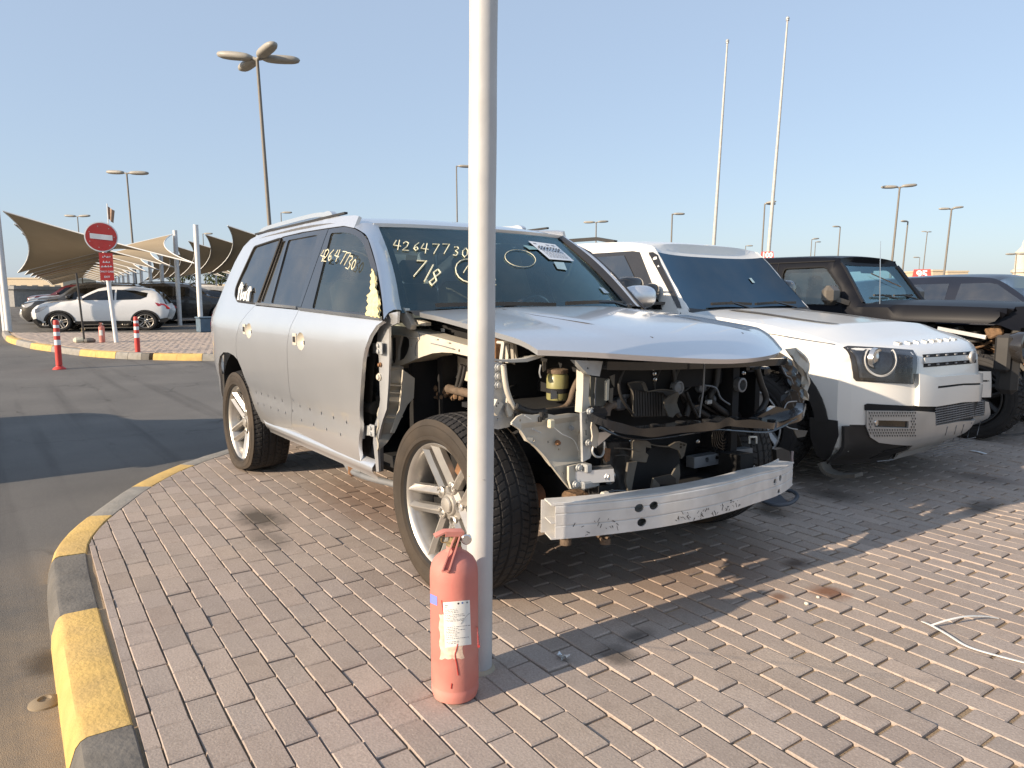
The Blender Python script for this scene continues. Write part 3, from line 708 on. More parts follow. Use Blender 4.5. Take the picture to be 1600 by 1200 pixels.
for i in range(4): dholes_f.append(PK(-.93 - i * .17, .625 + .002 * i, .0085, .011, 6)); dholes_f.append(PK(-1.02 - i * .19, .545, .0085, .011, 6))
dholes_f += [PK(-1.70, .655, .007, .01, 6), PK(-1.60, .63, .007, .01, 6), PK(-1.73, .585, .008, .011, 6)]
for i in range(4): dholes_r.append(PK(-1.91 - i * .135, .628, .0085, .011, 6)); dholes_r.append(PK(-1.86 - i * .14, .555, .0085, .011, 6))
dholes_r += [PK(-2.43, .625, .009, .012, 6), PK(-2.41, .55, .009, .012, 6)]
for nm, poly, hs in (('front_door', FD, dholes_f), ('rear_door', RD, dholes_r)):
    a, b = side_panel(nm, poly, silver, .02, hs, .045)
    # inner shell behind the skin, so the fixing holes read dark
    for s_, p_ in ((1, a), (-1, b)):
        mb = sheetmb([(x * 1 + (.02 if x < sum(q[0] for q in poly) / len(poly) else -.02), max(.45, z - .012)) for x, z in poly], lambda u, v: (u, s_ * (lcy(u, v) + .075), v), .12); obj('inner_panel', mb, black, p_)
side_panel('body_side', QP, silver, .02, (), .05)
for cx, cz in ((-1.445, 1.03), (-2.405, 1.055)):                          # empty door-handle cups
    cup = lambda u, v: (lambda r: (u, lcy(u, v) + .036 * max(0, 1 - r ** 3), v))(hypot((u - cx) / .0625, (v - cz) / .0525))
    mb = sheetmb(PK(cx, cz, .0622, .0522, 16), cup, .012); pr = obj('handle_cup', mb, silver_in, lc, 60)
    mb = MB(); mb.bbox((cx - .085, lcy(cx, cz) - .004, cz + .008), (.03, .012, .034), .003); mb.box((cx + .058, lcy(cx, cz) + .004, cz - .005), (.012, .012, .022)); obj('latch_block', mb, black, pr)
    mb = MB(); mb.bbox((cx - .09, lcy(cx, cz) - .001, cz + .008), (.055, .006, .07), .002); obj('handle_base', mb, silver_in, pr)
rk_ = []
mb = MB()
for s_ in (-1, 1):                                                         # rockers
    mb = MB(); mb.grid(24, 6, lambda u, v: (lerp(-.70, -2.50, u), s_ * (.878 + .034 * sin(pi * min(1, v * 1.15))), lerp(.452, .352, v) + .045 * (u > .955))); obj('rocker_panel', mb, silver, lc, 50)
# glazing frames and glass
def frame(name, out, hole, m=blackg, both=True): side_panel(name, out, m, .016, hole, .06, .006, lc, both)
RF = [(-2.262, 1.680), (-1.9, 1.686), (-1.492, 1.681), (-1.556, 1.212), (-2.0, 1.221), (-2.337, 1.233)]
H1 = rnd([(-2.13, 1.655), (-1.63, 1.658), (-1.585, 1.23), (-2.095, 1.245)], .02); H2 = rnd([(-2.232, 1.652), (-2.165, 1.654), (-2.13, 1.248), (-2.295, 1.252)], .015)
FF = [(-1.484, 1.680), (-1.26, 1.676), (-1.105, 1.652), (-.995, 1.622), (-.892, 1.577), (-.714, 1.432), (-.562, 1.272), (-.49, 1.188), (-1.0, 1.2), (-1.548, 1.212)]
H3 = rnd([(-1.43, 1.652), (-1.28, 1.646), (-1.14, 1.630), (-1.015, 1.598), (-.915, 1.548), (-.74, 1.408), (-.665, 1.31), (-.645, 1.205), (-1.375, 1.22)], .02)
frame('rear_door_frame', RF, [H1, H2]); frame('front_door_frame', FF, [H3])
QG = rnd([(-2.797, 1.648), (-2.263, 1.677), (-2.343, 1.237), (-2.80, 1.252), (-2.905, 1.294), (-2.942, 1.352), (-2.92, 1.412)], .03)
side_panel('quarter_window', QG, g_dark, 0, (), .06, .004); side_panel('rear_door_window', [(-2.14, 1.665), (-1.62, 1.668), (-1.575, 1.22), (-2.105, 1.235)], g_dark, 0, (), .06, .014)
side_panel('rear_door_window', [(-2.24, 1.662), (-2.155, 1.664), (-2.12, 1.238), (-2.305, 1.242)], g_dark, 0, (), .06, .014); side_panel('front_door_window', [(-1.44, 1.66), (-1.14, 1.64), (-1.0, 1.605), (-.90, 1.555), (-.72, 1.41), (-.63, 1.20), (-1.385, 1.212)], g_side, 0, (), .06, .014)
mb = MB()
for a, b in (((-1.585, 1.222), (-2.36, 1.240)), ((-.50, 1.183), (-1.545, 1.215))):
    mb.ribbonbar([(x, lcy(x, z) - .005, z) for x, z in [(lerp(a[0], b[0], k / 8), lerp(a[1], b[1], k / 8)) for k in range(9)]], .014, .016)
obj('belt_moulding', mb, chrome, lc)
mb = MB(); q = QG + [QG[0]]; mb.tube([(x, lcy(x, z) - .001, z) for x, z in q], .007, 6); obj('window_seal', mb, black, lc)
# torn foam where the mirror stood
FO = [(-.705, 1.425), (-.655, 1.37), (-.60, 1.315), (-.545, 1.25), (-.492, 1.186), (-.56, 1.187), (-.632, 1.195), (-.645, 1.25), (-.675, 1.29), (-.66, 1.315), (-.685, 1.335), (-.675, 1.36), (-.70, 1.385)]
mb = sheetmb(FO, lambda u, v: (u, lcy(u, v) - .012 - .014 * (.5 + .5 * sin(u * 160 + v * 90)) * (.6 + .4 * sin(v * 200)), v), .008, .012, nrm=V((0, -1, 0))); obj('mirror_foam', mb, foam, lc, 60)
# roof, screen pillars, screen
def wsx(y, z):
    t = (z - 1.235) / .43; xe = lerp(-.60, -1.08, t) + .035 * sin(pi * max(0, min(1, t))); ym = lerp(.79, .65, t)
    return xe + lerp(.19, .085, t) * (1 - min(1, abs(y) / ym) ** 2.2)
def roofz(x, y):
    yy = abs(y) / .775; z = sinterp(x, [(-3.12, 1.655), (-2.95, 1.74), (-2.6, 1.772), (-1.9, 1.785), (-1.5, 1.772), (-1.2, 1.735), (-1.0, 1.69), (-.95, 1.67)])
    return z - .032 * yy ** 2.2 - .03 * max(0, yy - .93) / .07
RO = [(-3.06, -.70), (-3.10, 0), (-3.06, .70), (-2.8, .768), (-1.85, .775), (-1.2, .765), (-1.08, .68), (wsx(.4, 1.665) - .005, .4), (wsx(.2, 1.668) - .005, .2), (wsx(0, 1.67) - .005, 0), (wsx(.2, 1.668) - .005, -.2), (wsx(.4, 1.665) - .005, -.4), (-1.08, -.68), (-1.2, -.765), (-1.85, -.775), (-2.8, -.768)]
mb = sheetmb(RO, lambda u, v: (u, v, roofz(u, v)), .09, .02, nrm=V((0, 0, 1))); obj('roof', mb, silver, lc, 40)
def pil(s):
    t = lambda k, P: catmull(P, 5)
    A = catmull([(-1.125, lcy(-1.1, 1.665), 1.665), (-.995, lcy(-.99, 1.630), 1.630), (-.885, lcy(-.89, 1.586), 1.586), (-.706, lcy(-.71, 1.44), 1.44), (-.553, lcy(-.56, 1.28), 1.28), (-.475, lcy(-.48, 1.178), 1.178)], 4)
    E_ = [(wsx(yy, z) + .004, -yy, z) for yy, z in [(lerp(.655, .795, k / 20), lerp(1.675, 1.215, k / 20)) for k in range(21)]]
    mb = MB(); n = len(A); vs = []
    for k in range(n):
        e = V(E_[min(k, 20)])
        if s < 0: A[k] = A[k].lerp(e, .42)
        nn = V((.42, -.62, .66)).normalized(); b = .8 + .2 * k / n
        vs += [A[k]] + [A[k].lerp(e, t) + nn * q * b for t, q in ((.15, .013), (.4, .028), (.68, .03), (.9, .018))] + [e + V((.003, 0, .003)), e + V((-.02, 0, -.02))]
    vs = [(v[0], v[1] * s, v[2]) for v in vs]; mb.add(vs, [(i * 7 + j, i * 7 + j + 1, (i + 1) * 7 + j + 1, (i + 1) * 7 + j) for i in range(n - 1) for j in range(6)]); return mb
for s in (1, -1):
    pm = pil(s); po = obj('screen_pillar', pm, silver, lc, 50)
    if s < 0: po.data.materials.append(blackg); [setattr(f, 'material_index', 1) for f in po.data.polygons if f.index % 6 >= 3]
mb = MB(); mb.grid(20, 10, lambda u, v: (lambda z: (lambda y: (wsx(y, z), y, z))(lerp(-1, 1, u) * lerp(.79, .652, (z - 1.235) / .43)))(lerp(1.205, 1.672, v)))
ws = obj('windscreen', mb, g_wind, lc, 60)
mb = MB()                                                                    # black printed border of the screen
def band(za, zb, ya, yb):
    mb.grid(16, 2, lambda u, v: (lambda z, y: (wsx(y, z) - .004, y, z))(lerp(za, zb, v), lerp(ya, yb, u)))
band(1.205, 1.252, -.79, .79); band(1.652, 1.672, -.655, .655)
for s in (-1, 1): mb.grid(2, 12, lambda u, v: (lambda z: (lambda y: (wsx(y, z) - .004, y, z))(s * lerp(.79, .652, (z - 1.235) / .43) * lerp(.955, 1, u)))(lerp(1.205, 1.672, v)))
obj('screen_border', mb, blackg, ws, 60)
mb = MB(); band(1.60, 1.652, -.62, .62); shade = M('shade_band', (.02, .10, .12), .3); obj('shade_band', mb, glass('sunband', (.06, .22, .24), 1.4, .0), ws, 60)
# cowl, wipers
mb = MB(); mb.grid(16, 3, lambda u, v: (lambda y: (lerp(wsx(y, 1.215) - .01, -.36 - .10 * (y / .78) ** 2, v), y, 1.214 - .02 * v + .012 * sin(pi * v)))(lerp(-.78, .78, u))); cw = obj('cowl', mb, black, lc, 50)
for y0, y1, lz in ((-.64, .04, 0), (.12, .70, .006)):
    mb = MB(); P = [(wsx(lerp(y0, y1, k / 8), 1.245) + .035 - .01 * sin(pi * k / 8), lerp(y0, y1, k / 8), 1.243 + lz + .006 * sin(pi * k / 8)) for k in range(9)]
    mb.ribbonbar(P, .014, .02); a = V(P[4]); b = V((-.45, lerp(y0, y1, .95), 1.225)); mb.tube([P[4], a.lerp(b, .5) + V((0, 0, .014)), b], .009, 6); mb.lathe([(.02, -.01), (.02, .012), (.01, .02)], 10, b); obj('wiper', mb, blackg, lc)
# bonnet
def hz(x, y):
    ay = abs(y); z = sinterp(x, [(-.60, 1.24), (-.45, 1.235), (-.3, 1.226), (-.1, 1.208), (.1, 1.186), (.3, 1.162), (.5, 1.138), (.62, 1.12), (.72, 1.10), (.79, 1.085), (.9, 1.05)])
    z -= .028 * (ay / .8) ** 2.6; z += .014 * sm(.46, .36, ay) * sm(-.45, -.2, x) * sm(.78, .4, x)
    e = max(0, (.80 - .47 * y * y) - x)
    if e < .17: z -= (.052 + .028 * y / .8) * (1 - e / .17) ** 2
    return z
fr = [(.80 - .47 * y * y, y) for y in [.80 - 1.60 * k / 20 for k in range(21)]]
HO = [(-.43, .775), (-.2, .785), (.1, .80), (.35, .805)] + fr + [(.35, -.805), (.1, -.80), (-.2, -.785), (-.40, -.775), (-.455, -.76), (-.462, -.73), (-.40, -.4), (-.365, 0), (-.40, .4), (-.455, .74)]
mb = sheetmb(HO, lambda u, v: (u, v, hz(u, v)), .05, .022, nrm=V((0, 0, 1))); bon = obj('bonnet', mb, silver, lc, 40)
mb = MB(); mb.tube([(x, y, hz(x, y) - .0012) for x, y in [(.62, -.30), (.3, -.37), (0, -.41), (-.25, -.41), (-.36, -.36), (-.385, -.2)]], .0028, 5); mb.tube([(x, y, hz(x, y) - .0012) for x, y in [(.62, .30), (.3, .37), (0, .41), (-.25, .41), (-.36, .36), (-.385, .2)]], .0028, 5); obj('crease_shade', mb, black, bon)  # thin black lines paint in the shade along the bonnet creases
# roof rails
for s in (1, -1):
    P = catmull([U(a, b, y=-.715) for a, b in ((402, 374), (413, 360), (430, 353.5), (455, 346.5), (482, 339.5), (500, 336), (513, 336.5), (522, 343))], 5); P = [(p.x, p.y * s, p.z) for p in P]
    mb = MB(); mb.ribbonbar(P, .034, lambda t: .026 + .045 * sm(.80, .93, t) * sm(1.05, .97, t)); obj('roof_rail', mb, silver, lc, 30)
    mb = MB(); mb.bar((-2.9, -.745 * s, 1.748), (-1.3, -.745 * s, 1.757), .02, .012); obj('roof_ditch', mb, black, lc)
# left mirror (the right one is gone), tail lamp
mb = MB(); mb.ell((-.70, 1.03, 1.285), (.085, .12, .075), 18, 10, pw=.75); mm = obj('door_mirror', mb, silver, lc, 60)
mb = MB(); mb.bar((-.68, .90, 1.22), (-.70, 1.0, 1.25), .05, .04); mb.grid(6, 6, lambda u, v: (-.79, .94 + .18 * u, 1.225 + .12 * v)); obj('mirror_foot', mb, black, mm)
mb = sheetmb([(-3.88, .98), (-3.80, 1.11), (-3.70, 1.145), (-3.66, 1.06), (-3.74, .96)], R_(off=-.006), .05, .01, nrm=V((0, -1, 0))); obj('tail_lamp', mb, redl, lc)
m2 = MB(); m2.add([(v.x, -v.y, v.z) for v in mb.v], mb.f); obj('tail_lamp', m2, redl, lc)
mb = MB(); mb.grid(14, 12, lambda u, v: (lerp(-3.93, -3.36, sm(.45, 1, v)) + .12 * (2 * u - 1) ** 4 - .03, lerp(-.78, .78, u) * lerp(1, .92, v), lerp(.48, 1.68, v))); obj('tailgate', mb, silver, lc, 50)
mb = MB(); mb.grid(10, 6, lambda u, v: (lerp(-3.70, -3.30, v) - .04, lerp(-.66, .66, u), lerp(1.26, 1.60, v))); obj('rear_window', mb, g_dark, lc, 60)
# wheel-house, floor, cabin
mb = MB(); mb.lathe([(.46, -.16), (.46, .13)], 20, (-2.93, -.78, .42), RY, cap=False, a0=0, a1=pi); mb.lathe([(.46, -.13), (.46, .16)], 20, (-2.93, .78, .42), RY, cap=False, a0=0, a1=pi)
mb.box((-2.93, 0, .60), (.95, 1.1, .5)); obj('wheel_arch_liner', mb, pitch, lc)
for s in (-1, 1): mb = MB(); mb.bbox((-3.33, s * .80, .47), (.03, .24, .42), .008); obj('mud_flap', mb, black, lc)
mb = MB(); mb.box((-1.9, 0, .44), (3.3, 1.62, .06)); mb.box((-.57, 0, .80), (.05, 1.16, .72)); mb.box((-3.5, 0, .55), (.6, 1.5, .2)); mb.bar((-2.6, -.5, .36), (.55, -.47, .46), .10, .13); mb.bar((-2.6, .5, .36), (.55, .47, .46), .10, .13)
obj('floor_pan', mb, pitch, lc)
mb = MB(); P = catmull([(-2.35, -.62, .33), (-2.0, -.68, .30), (-1.7, -.66, .31), (-1.45, -.70, .27), (-1.2, -.72, .26)], 5); mb.tube(P, .032, 8); mb.tube(catmull([(-1.5, -.70, .27), (-1.35, -.73, .25), (-1.1, -.74, .26), (-.8, -.72, .28)], 4), .02, 8); ex = obj('exhaust_pipe', mb, greyfr, lc, 60)
mb = MB(); mb.bbox((-1.72, -.67, .30), (.07, .1, .1), .02); mb.bbox((-1.34, -.715, .26), (.05, .08, .08), .015); obj('pipe_clamp', mb, rust, ex)
mb = MB(); mb.bar((-2.1, -.40, .26), (-.5, -.40, .28), .2, .10); mb.ell((-2.85, 0, .36), (.2, .2, .17)); mb.bar((-2.85, -.75, .36), (-2.85, .75, .36), .1, .1); obj('drive_train', mb, pitch, lc)
mb = MB(); mb.grid(10, 8, lambda u, v: (lerp(-.62, -.95, v) , lerp(-.74, .74, u), 1.17 + .035 * sin(pi * v) - .02 * v)); mb.grid(10, 4, lambda u, v: (-.95 - .03 * v, lerp(-.74, .74, u), lerp(1.15, .8, v))); mb.bbox((-.93, .40, 1.17), (.14, .42, .09), .03); dash = obj('dashboard', mb, greycl, lc, 50)
mb = MB(); R = Matrix.Rotation(radians(-62), 3, 'Y'); mb.lathe([(.185 + .016 * cos(a), .016 * sin(a)) for a in [2 * pi * k / 10 for k in range(11)]], 32, (-1.10, .40, 1.12), R, cap=False); mb.bar((-1.10, .24, 1.12), (-1.10, .56, 1.12), .03, .05); mb.ell((-1.09, .40, 1.11), (.05, .075, .07)); obj('steering_wheel', mb, M('wood_rim', (.10, .045, .03), .3, 0, .6), lc, 60)
def seat(x, y, wd, m, bench=False):
    mb = MB(); mb.bbox((x, y, .80), (.52, wd, .16), .05); R = Matrix.Rotation(radians(-16), 3, 'Y'); mb.bbox((x - .33, y, 1.10), (.15, wd * .96, .60), .05, R)
    for yy in ((y,) if not bench else (y - .45, y, y + .45)): mb.bbox((x - .43, yy, 1.49), (.10, .25, .19), .04, R)
    return obj('seat', mb, m, lc, 50)
seat(-1.35, -.40, .54, seatm); seat(-1.35, .40, .54, seatm); seat(-2.25, 0, 1.36, seatm, True)
mb = sheetmb([(-2.95, -.68), (-2.95, .68), (-1.2, .68), (-1.12, .58), (-1.05, .2), (-1.05, -.2), (-1.12, -.58), (-1.2, -.68)], lambda u, v: (u, v, roofz(u, v) - .045), .2); obj('headlining', mb, headl, lc, 60)
mb = MB(); mb.bbox((-1.10, 0, 1.60), (.03, .24, .07), .012); mb.bbox((-1.14, .36, 1.635), (.16, .34, .02), .006); mb.bbox((-1.14, -.36, 1.635), (.16, .34, .02), .006); obj('sun_visor', mb, headl, lc)
wheel(lc, (0, -.825, .388), radians(1.0), spin=-.20); wheel(lc, (-2.85, -.825, .352), 0, True, spin=.62); wheel(lc, (0, .825, .388), 0, side=1); wheel(lc, (-2.85, .825, .388), 0, side=1)
# ================================================================== THE STRIPPED FRONT END
def plx(name, px, x, m, th=.008, holes=(), f=None, par=lc, step=.2, ang=32):
    q = lambda L: [(p.y, p.z) for p in (U(a, b, x=x) for a, b in L)]
    mb = sheetmb(q(px), (lambda u, v: (x + (f(u, v) if f else 0), u, v)), step, th, [q(h) for h in holes], nrm=V((1, 0, 0))); return obj(name, mb, m, par, ang)
def ply(name, px, y, m, th=.008, holes=(), f=None, par=lc, step=.2, ang=32):
    q = lambda L: [(p.x, p.z) for p in (U(a, b, y=y) for a, b in L)]
    mb = sheetmb(q(px), (lambda u, v: (u, y + (f(u, v) if f else 0), v)), step, th, [q(h) for h in holes], nrm=V((0, -1, 0))); return obj(name, mb, m, par, ang)
def tub(name, px, r, m, n=8, par=lc, k=5, **pl):
    mb = MB(); mb.tube(catmull([U(a, b, **pl) for a, b in px], k), r, n); return obj(name, mb, m, par, 60)
def multi(name, items, m, par=lc, ang=32):
    mb = MB()
    for f in items: f(mb)
    return obj(name, mb, m, par, ang)
EL = lambda cx, cy, rx, ry, n=12: [(cx + rx * cos(2 * pi * k / n), cy + ry * sin(2 * pi * k / n)) for k in range(n)]
# right inner wing
rail = [(603.8, 506), (620, 507), (640, 514), (680, 526), (726, 538.5), (778, 553), (778, 571), (752, 562), (726, 555.5), (707, 551.5), (690, 550.5), (676, 552), (660, 557.5), (640, 566), (622, 573), (606, 579), (603.8, 565), (602.5, 530)]
slot = [(609.5, 529), (613, 527.5), (617.5, 528), (618, 560), (616, 567), (611, 568), (609, 562)]; dh = [(628, 524), (634, 524.5), (640.5, 530), (641, 540), (638, 550), (632, 560), (625, 563.5), (621.5, 563), (622.5, 545)]
ap = ply('wing_apron', rail, -.74, silver_in, .012, [slot, dh, EL(644.5, 540, 1.5, 2.5, 8), EL(715.8, 548, 1.4, 2.6, 8)], f=lambda u, v: -.006 * sin(u * 9), step=.04)
L1 = [U(a, b, y=-.74) for a, b in ((603.8, 506), (620, 507), (640, 514), (680, 526), (726, 538.5), (778, 553))]; L2 = [U(a, b, y=-.74) for a, b in ((606, 579), (622, 573), (640, 566), (660, 557.5), (676, 552), (690, 550.5), (707, 551.5), (726, 555.5), (752, 562), (778, 571))]
def strip(A, B): return lambda mb: mb.add(list(A) + list(B), [(i, i + 1, len(A) + i + 1, len(A) + i) for i in range(len(A) - 1)])
multi('apron_flange', [strip(L1, [p + V((0, .09, .004)) for p in L1]), strip([p + V((0, .09, .004)) for p in L1], [p + V((0, .09, -.05)) for p in L1])], silver_in, ap)
multi('apron_flange', [strip(L2, [p + V((0, .22, .015)) for p in L2])], silver_in, ap)
for a, b in ((607, 508), (640, 518), (661, 524), (682, 530), (700, 535)):
    p = U(a, b, y=-.745); multi('spot_weld', [lambda mb: mb.bbox(p + V((0, -.001, 0)), (.022, .004, .006), .002)], silver_in, ap)
tub('apron_seam', [(654, 519), (656, 528), (651, 537), (649, 548), (650, 556)], .003, greyfr, 5, ap, y=-.746)
tub('apron_seam', [(673, 536), (690, 540), (708, 545)], .0025, greyfr, 5, ap, y=-.746); tub('apron_seam', [(597, 520), (612, 523), (628, 524), (640, 526), (655, 528)], .004, silver_in, 5, ap, y=-.748)
inr = ply('inner_wing', [(646, 574), (664, 563), (690, 553), (730, 553), (775, 560), (775, 605), (740, 596), (715, 590), (690, 592), (668, 600), (655, 601), (649, 594)], -.50, silver_in, .01, [EL(664.7, 573.3, 3.4, 6, 12)], f=lambda u, v: .02 * sin(u * 7) - .05 * sm(.90, .80, v), step=.05)
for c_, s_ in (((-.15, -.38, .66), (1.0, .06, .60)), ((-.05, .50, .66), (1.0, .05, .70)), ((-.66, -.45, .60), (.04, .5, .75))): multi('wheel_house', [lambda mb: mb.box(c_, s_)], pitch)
post = [(592, 500), (598, 493), (608, 489), (618, 487), (617, 505), (604.5, 511), (604.5, 530), (605, 560), (604, 600), (602, 640), (598, 655), (592, 680), (590, 700), (592, 737), (588, 737), (583, 692), (584, 668), (590, 650), (594, 625), (593, 600), (592, 560), (589, 530)]
pst = ply('hinge_pillar', post, -.908, silver, .012, [EL(598, 503, 1, 1.5, 8), EL(599, 520, 1, 1.5, 8)], f=lambda u, v: .012 * sm(-.60, -.50, u), step=.03)
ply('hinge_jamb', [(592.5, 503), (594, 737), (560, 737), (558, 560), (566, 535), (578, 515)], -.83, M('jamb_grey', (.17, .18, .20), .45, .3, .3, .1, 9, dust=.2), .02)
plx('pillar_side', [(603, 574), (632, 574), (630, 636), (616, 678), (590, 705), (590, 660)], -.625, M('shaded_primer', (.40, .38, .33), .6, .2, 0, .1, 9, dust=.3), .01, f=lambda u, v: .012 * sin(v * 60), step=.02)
plx('pillar_flange', [(630, 578), (648, 591), (646.5, 622), (637, 632), (633, 640), (616, 677), (611, 676), (624, 640), (627, 615)], -.60, silver_in, .012)
for a, b in ((608, 602), (608, 614), (608, 627), (604, 650)): tub('pillar_seam', [(603.5, b), (616, b + .5), (629, b + 1)], .004, silver_in, 6, pst, x=-.61)
def bolt(p, ax='y', r=.010, m=galv, par=lc):
    mb = MB(); R = RY if ax == 'y' else Matrix.Rotation(pi / 2, 3, 'Y'); mb.lathe([(r * 1.5, -.006), (r * 1.5, .001), (r, .002), (r, .009), (.0001, .01)], 8, p, R, cap=False); return obj('bolt', mb, m, par)
for pxs, yv in (((571, 536.5, 596, 551.5), -.925), ((566, 665, 584, 680), -.925)):
    x0, y0, x1, y1 = pxs; a = U(x0, (y0 + y1) / 2, y=-.87); b = U(x1, (y0 + y1) / 2, y=-.915)
    hg = multi('door_hinge', [lambda mb: mb.bar(a, b, .012, .05), lambda mb: mb.tube([a.lerp(b, .35) + V((0, -.02, -.04)), a.lerp(b, .35) + V((0, -.02, .04))], .012, 8), lambda mb: mb.bbox(b + V((0, -.008, 0)), (.05, .012, .06), .004)], galv)
    bolt(b + V((.0, -.014, .014)), par=hg); bolt(b + V((0, -.014, -.014)), par=hg)
bt = ply('boot_plate', [(564, 622), (568, 612), (574, 608), (582, 611), (588, 620), (590, 634), (583, 646), (576, 650), (566, 640)], -.86, black, .012)
mb = MB(); mb.lathe([(.035 - .006 * (k % 2), .012 * k) for k in range(9)], 16, U(574, 634, y=-.865), Matrix.Rotation(pi / 2, 3, 'Y')); obj('wiring_boot', mb, black, bt)
bolt(U(573.5, 616, y=-.868), par=bt); bolt(U(578, 640, y=-.868), par=bt); bolt(U(575, 531, y=-.84), r=.008); bolt(U(569.5, 556, y=-.84), r=.008); bolt(U(593.5, 570, y=-.912), r=.008, m=rust); bolt(U(592, 589, y=-.912), r=.013, m=silver_in)
ply('bonnet_hinge', [(619, 484), (627, 480), (632, 482), (643, 508), (641, 515), (636, 513), (623, 498)], -.78, silver_in, .03, [EL(625, 498, 1.2, 1.2, 8), EL(627, 504, 1.2, 1.2, 8)])
ply('hinge_bracket', [(641, 497), (665, 504), (665, 509), (655, 508), (645, 507)], -.74, silver_in, .03)
multi('washer_pump', [lambda mb: mb.bbox(U(654, 514, y=-.68), (.05, .04, .03), .01), lambda mb: mb.bbox(U(664, 517, y=-.66), (.04, .05, .05), .012)], black)
ply('bay_wall', [(640, 500), (735, 515), (780, 530), (790, 575), (726, 560), (640, 530)], -.60, pitch, .02)
p = U(692, 516, y=-.62); multi('maker_label', [lambda mb: mb.bbox(p, (.035, .004, .018), .001)], paper)
for px_ in ((708, 532, 714, 538), (714, 530, 725, 540)): multi('strut_nut', [lambda mb: mb.bbox(U((px_[0] + px_[2]) / 2, (px_[1] + px_[3]) / 2, y=-.64), (.035, .03, .03), .006)], galv)
# strut, mud, suspension
for path, r in (([(722, 570), (718, 588), (713, 608)], .012), ([(727, 572), (723, 592), (716, 612)], .010)): tub('brake_hose', path, r, black, y=-.60)
mb = MB(); random.seed(5)
for k in range(46):
    c = U(random.uniform(680, 722), random.uniform(606, 622), y=-.55 + random.uniform(-.03, .03)); mb.ell(c, [random.uniform(.008, .02) for _ in range(3)], 6, 4)
kind(obj('mud_clump', mb, dirt, lc, 0), 'stuff')
tub('control_arm', [(700, 607), (720, 612), (740, 616)], .022, harness, y=-.60)
mb = MB(); mb.lathe([(.030 + .014 * (1 if k % 2 else 0) + .003 * k, .011 * k) for k in range(9)], 20, U(850, 771, y=-.50), RY); obj('drive_boot', mb, orange, lc)
tub('steering_rod', [(835, 808), (848, 806), (862, 805)], .018, harness, 10, y=-.62); multi('lower_arm', [lambda mb: mb.bar((.05, -.78, .33), (.12, -.35, .36), .14, .06), lambda mb: mb.bar((.0, -.75, .30), (-.35, -.35, .36), .08, .05), lambda mb: mb.bar((.05, .78, .33), (.12, .35, .36), .14, .06), lambda mb: mb.box((.1, 0, .42), (.5, .7, .1))], pitch)
mb = MB(); mb.tube([(.0, -.62, .55), (-.02, -.60, .95)], .045, 12); mb.tube([(.02 + .065 * cos(k * .55), -.62 + .065 * sin(k * .55), .55 + .0042 * k) for k in range(84)], .009, 6); obj('coil_strut', mb, pitch, lc, 60)
# right lamp bay
plx('lamp_bracket', [(768, 565), (784, 566), (788, 600), (795, 640), (802, 652), (796, 667), (778, 671), (766, 668)], .40, galv, .01, [EL(777, 655, 1.5, 2, 8)]); 
for a, b in ((779, 574), (779, 588), (779, 602)): bolt(U(a, b, x=.405), 'x', .011)
plx('body_mount', [(769, 641), (777, 624), (787, 631), (777, 650)], .43, silver_in, .02, [EL(778.5, 630, 1.2, 1.6, 8), EL(776, 634.5, 1.2, 1.6, 8)])
tub('lamp_surround', [(786.5, 570), (788.5, 590), (792, 610), (798.5, 628), (804, 638)], .011, silver_in, 8, x=.43)
plx('lamp_surround', [(791, 640), (793, 622), (797, 628), (805, 637), (799, 650), (795, 652)], .425, silver_in, .01)
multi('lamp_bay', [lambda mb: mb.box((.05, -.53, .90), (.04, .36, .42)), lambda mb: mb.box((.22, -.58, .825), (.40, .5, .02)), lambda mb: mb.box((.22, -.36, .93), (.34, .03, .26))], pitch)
tank_c = U(871, 602, x=.30); mb = MB(); mb.lathe([(.044, -.060), (.047, -.055), (.047, .040), (.040, .050), (.024, .052)], 24, tank_c); tk = obj('fluid_reservoir', mb, tankm, lc, 40)
mb = MB(); mb.lathe([(.0485, -.010), (.0485, -.03), (.047, -.030)], 24, tank_c, cap=False); obj('reservoir_band', mb, pitch, tk); mb = MB(); mb.lathe([(.042 + (.003 if k % 2 else 0), .052) for k in range(2)] + [(.045, .068), (.03, .072)], 20, tank_c); obj('reservoir_cap', mb, harness, tk)
p = U(866, 616, x=.335); multi('reservoir_bracket', [lambda mb: mb.add([p + V((0, -.02, -.02)), p + V((0, .035, -.02)), p + V((0, .02, .01)), p + V((0, -.02, .02))], [(0, 1, 2, 3)])], galv, tk)
for pth, r in (([(912, 584), (902, 596), (895, 612), (891, 626), (883, 636), (868, 641), (850, 643)], .013), ([(914, 598), (905, 610), (898, 626), (890, 640), (876, 646), (862, 650)], .010), ([(918, 575), (908, 590), (904, 612), (902, 630)], .009)): tub('wiring_loom', pth, r, harness, 8, x=.38)
mb = MB(); P = catmull([U(a, b, x=.44) for a, b in ((805, 634), (818, 641), (835, 645), (852, 643))], 14); mb.tube(P, lambda t: .013 + .0022 * (1 if int(t * 40) % 2 else 0), 9); obj('corrugated_sleeve', mb, black, lc, 60)
for a, b in ((843, 655), (848, 652), (852, 649), (846, 648)): multi('plug', [lambda mb: mb.bbox(U(a, b, x=.47), (.02, .016, .02), .003)], black)
plx('cardboard_tag', [(848, 565), (853, 564), (853.5, 578), (849, 581)], .42, dusty, .003); tub('wire', [(845, 570), (843, 582), (845, 590)], .003, galv, 5, x=.42)
plx('wing_bracket', [(764, 558), (782, 562), (802, 562), (822, 560), (838, 555.5), (852, 556.5), (840, 560.5), (824, 565.5), (800, 566.5), (780, 565), (764, 562)], .46, silver_in, .03)
p = U(795, 553, x=.25); mb = MB()
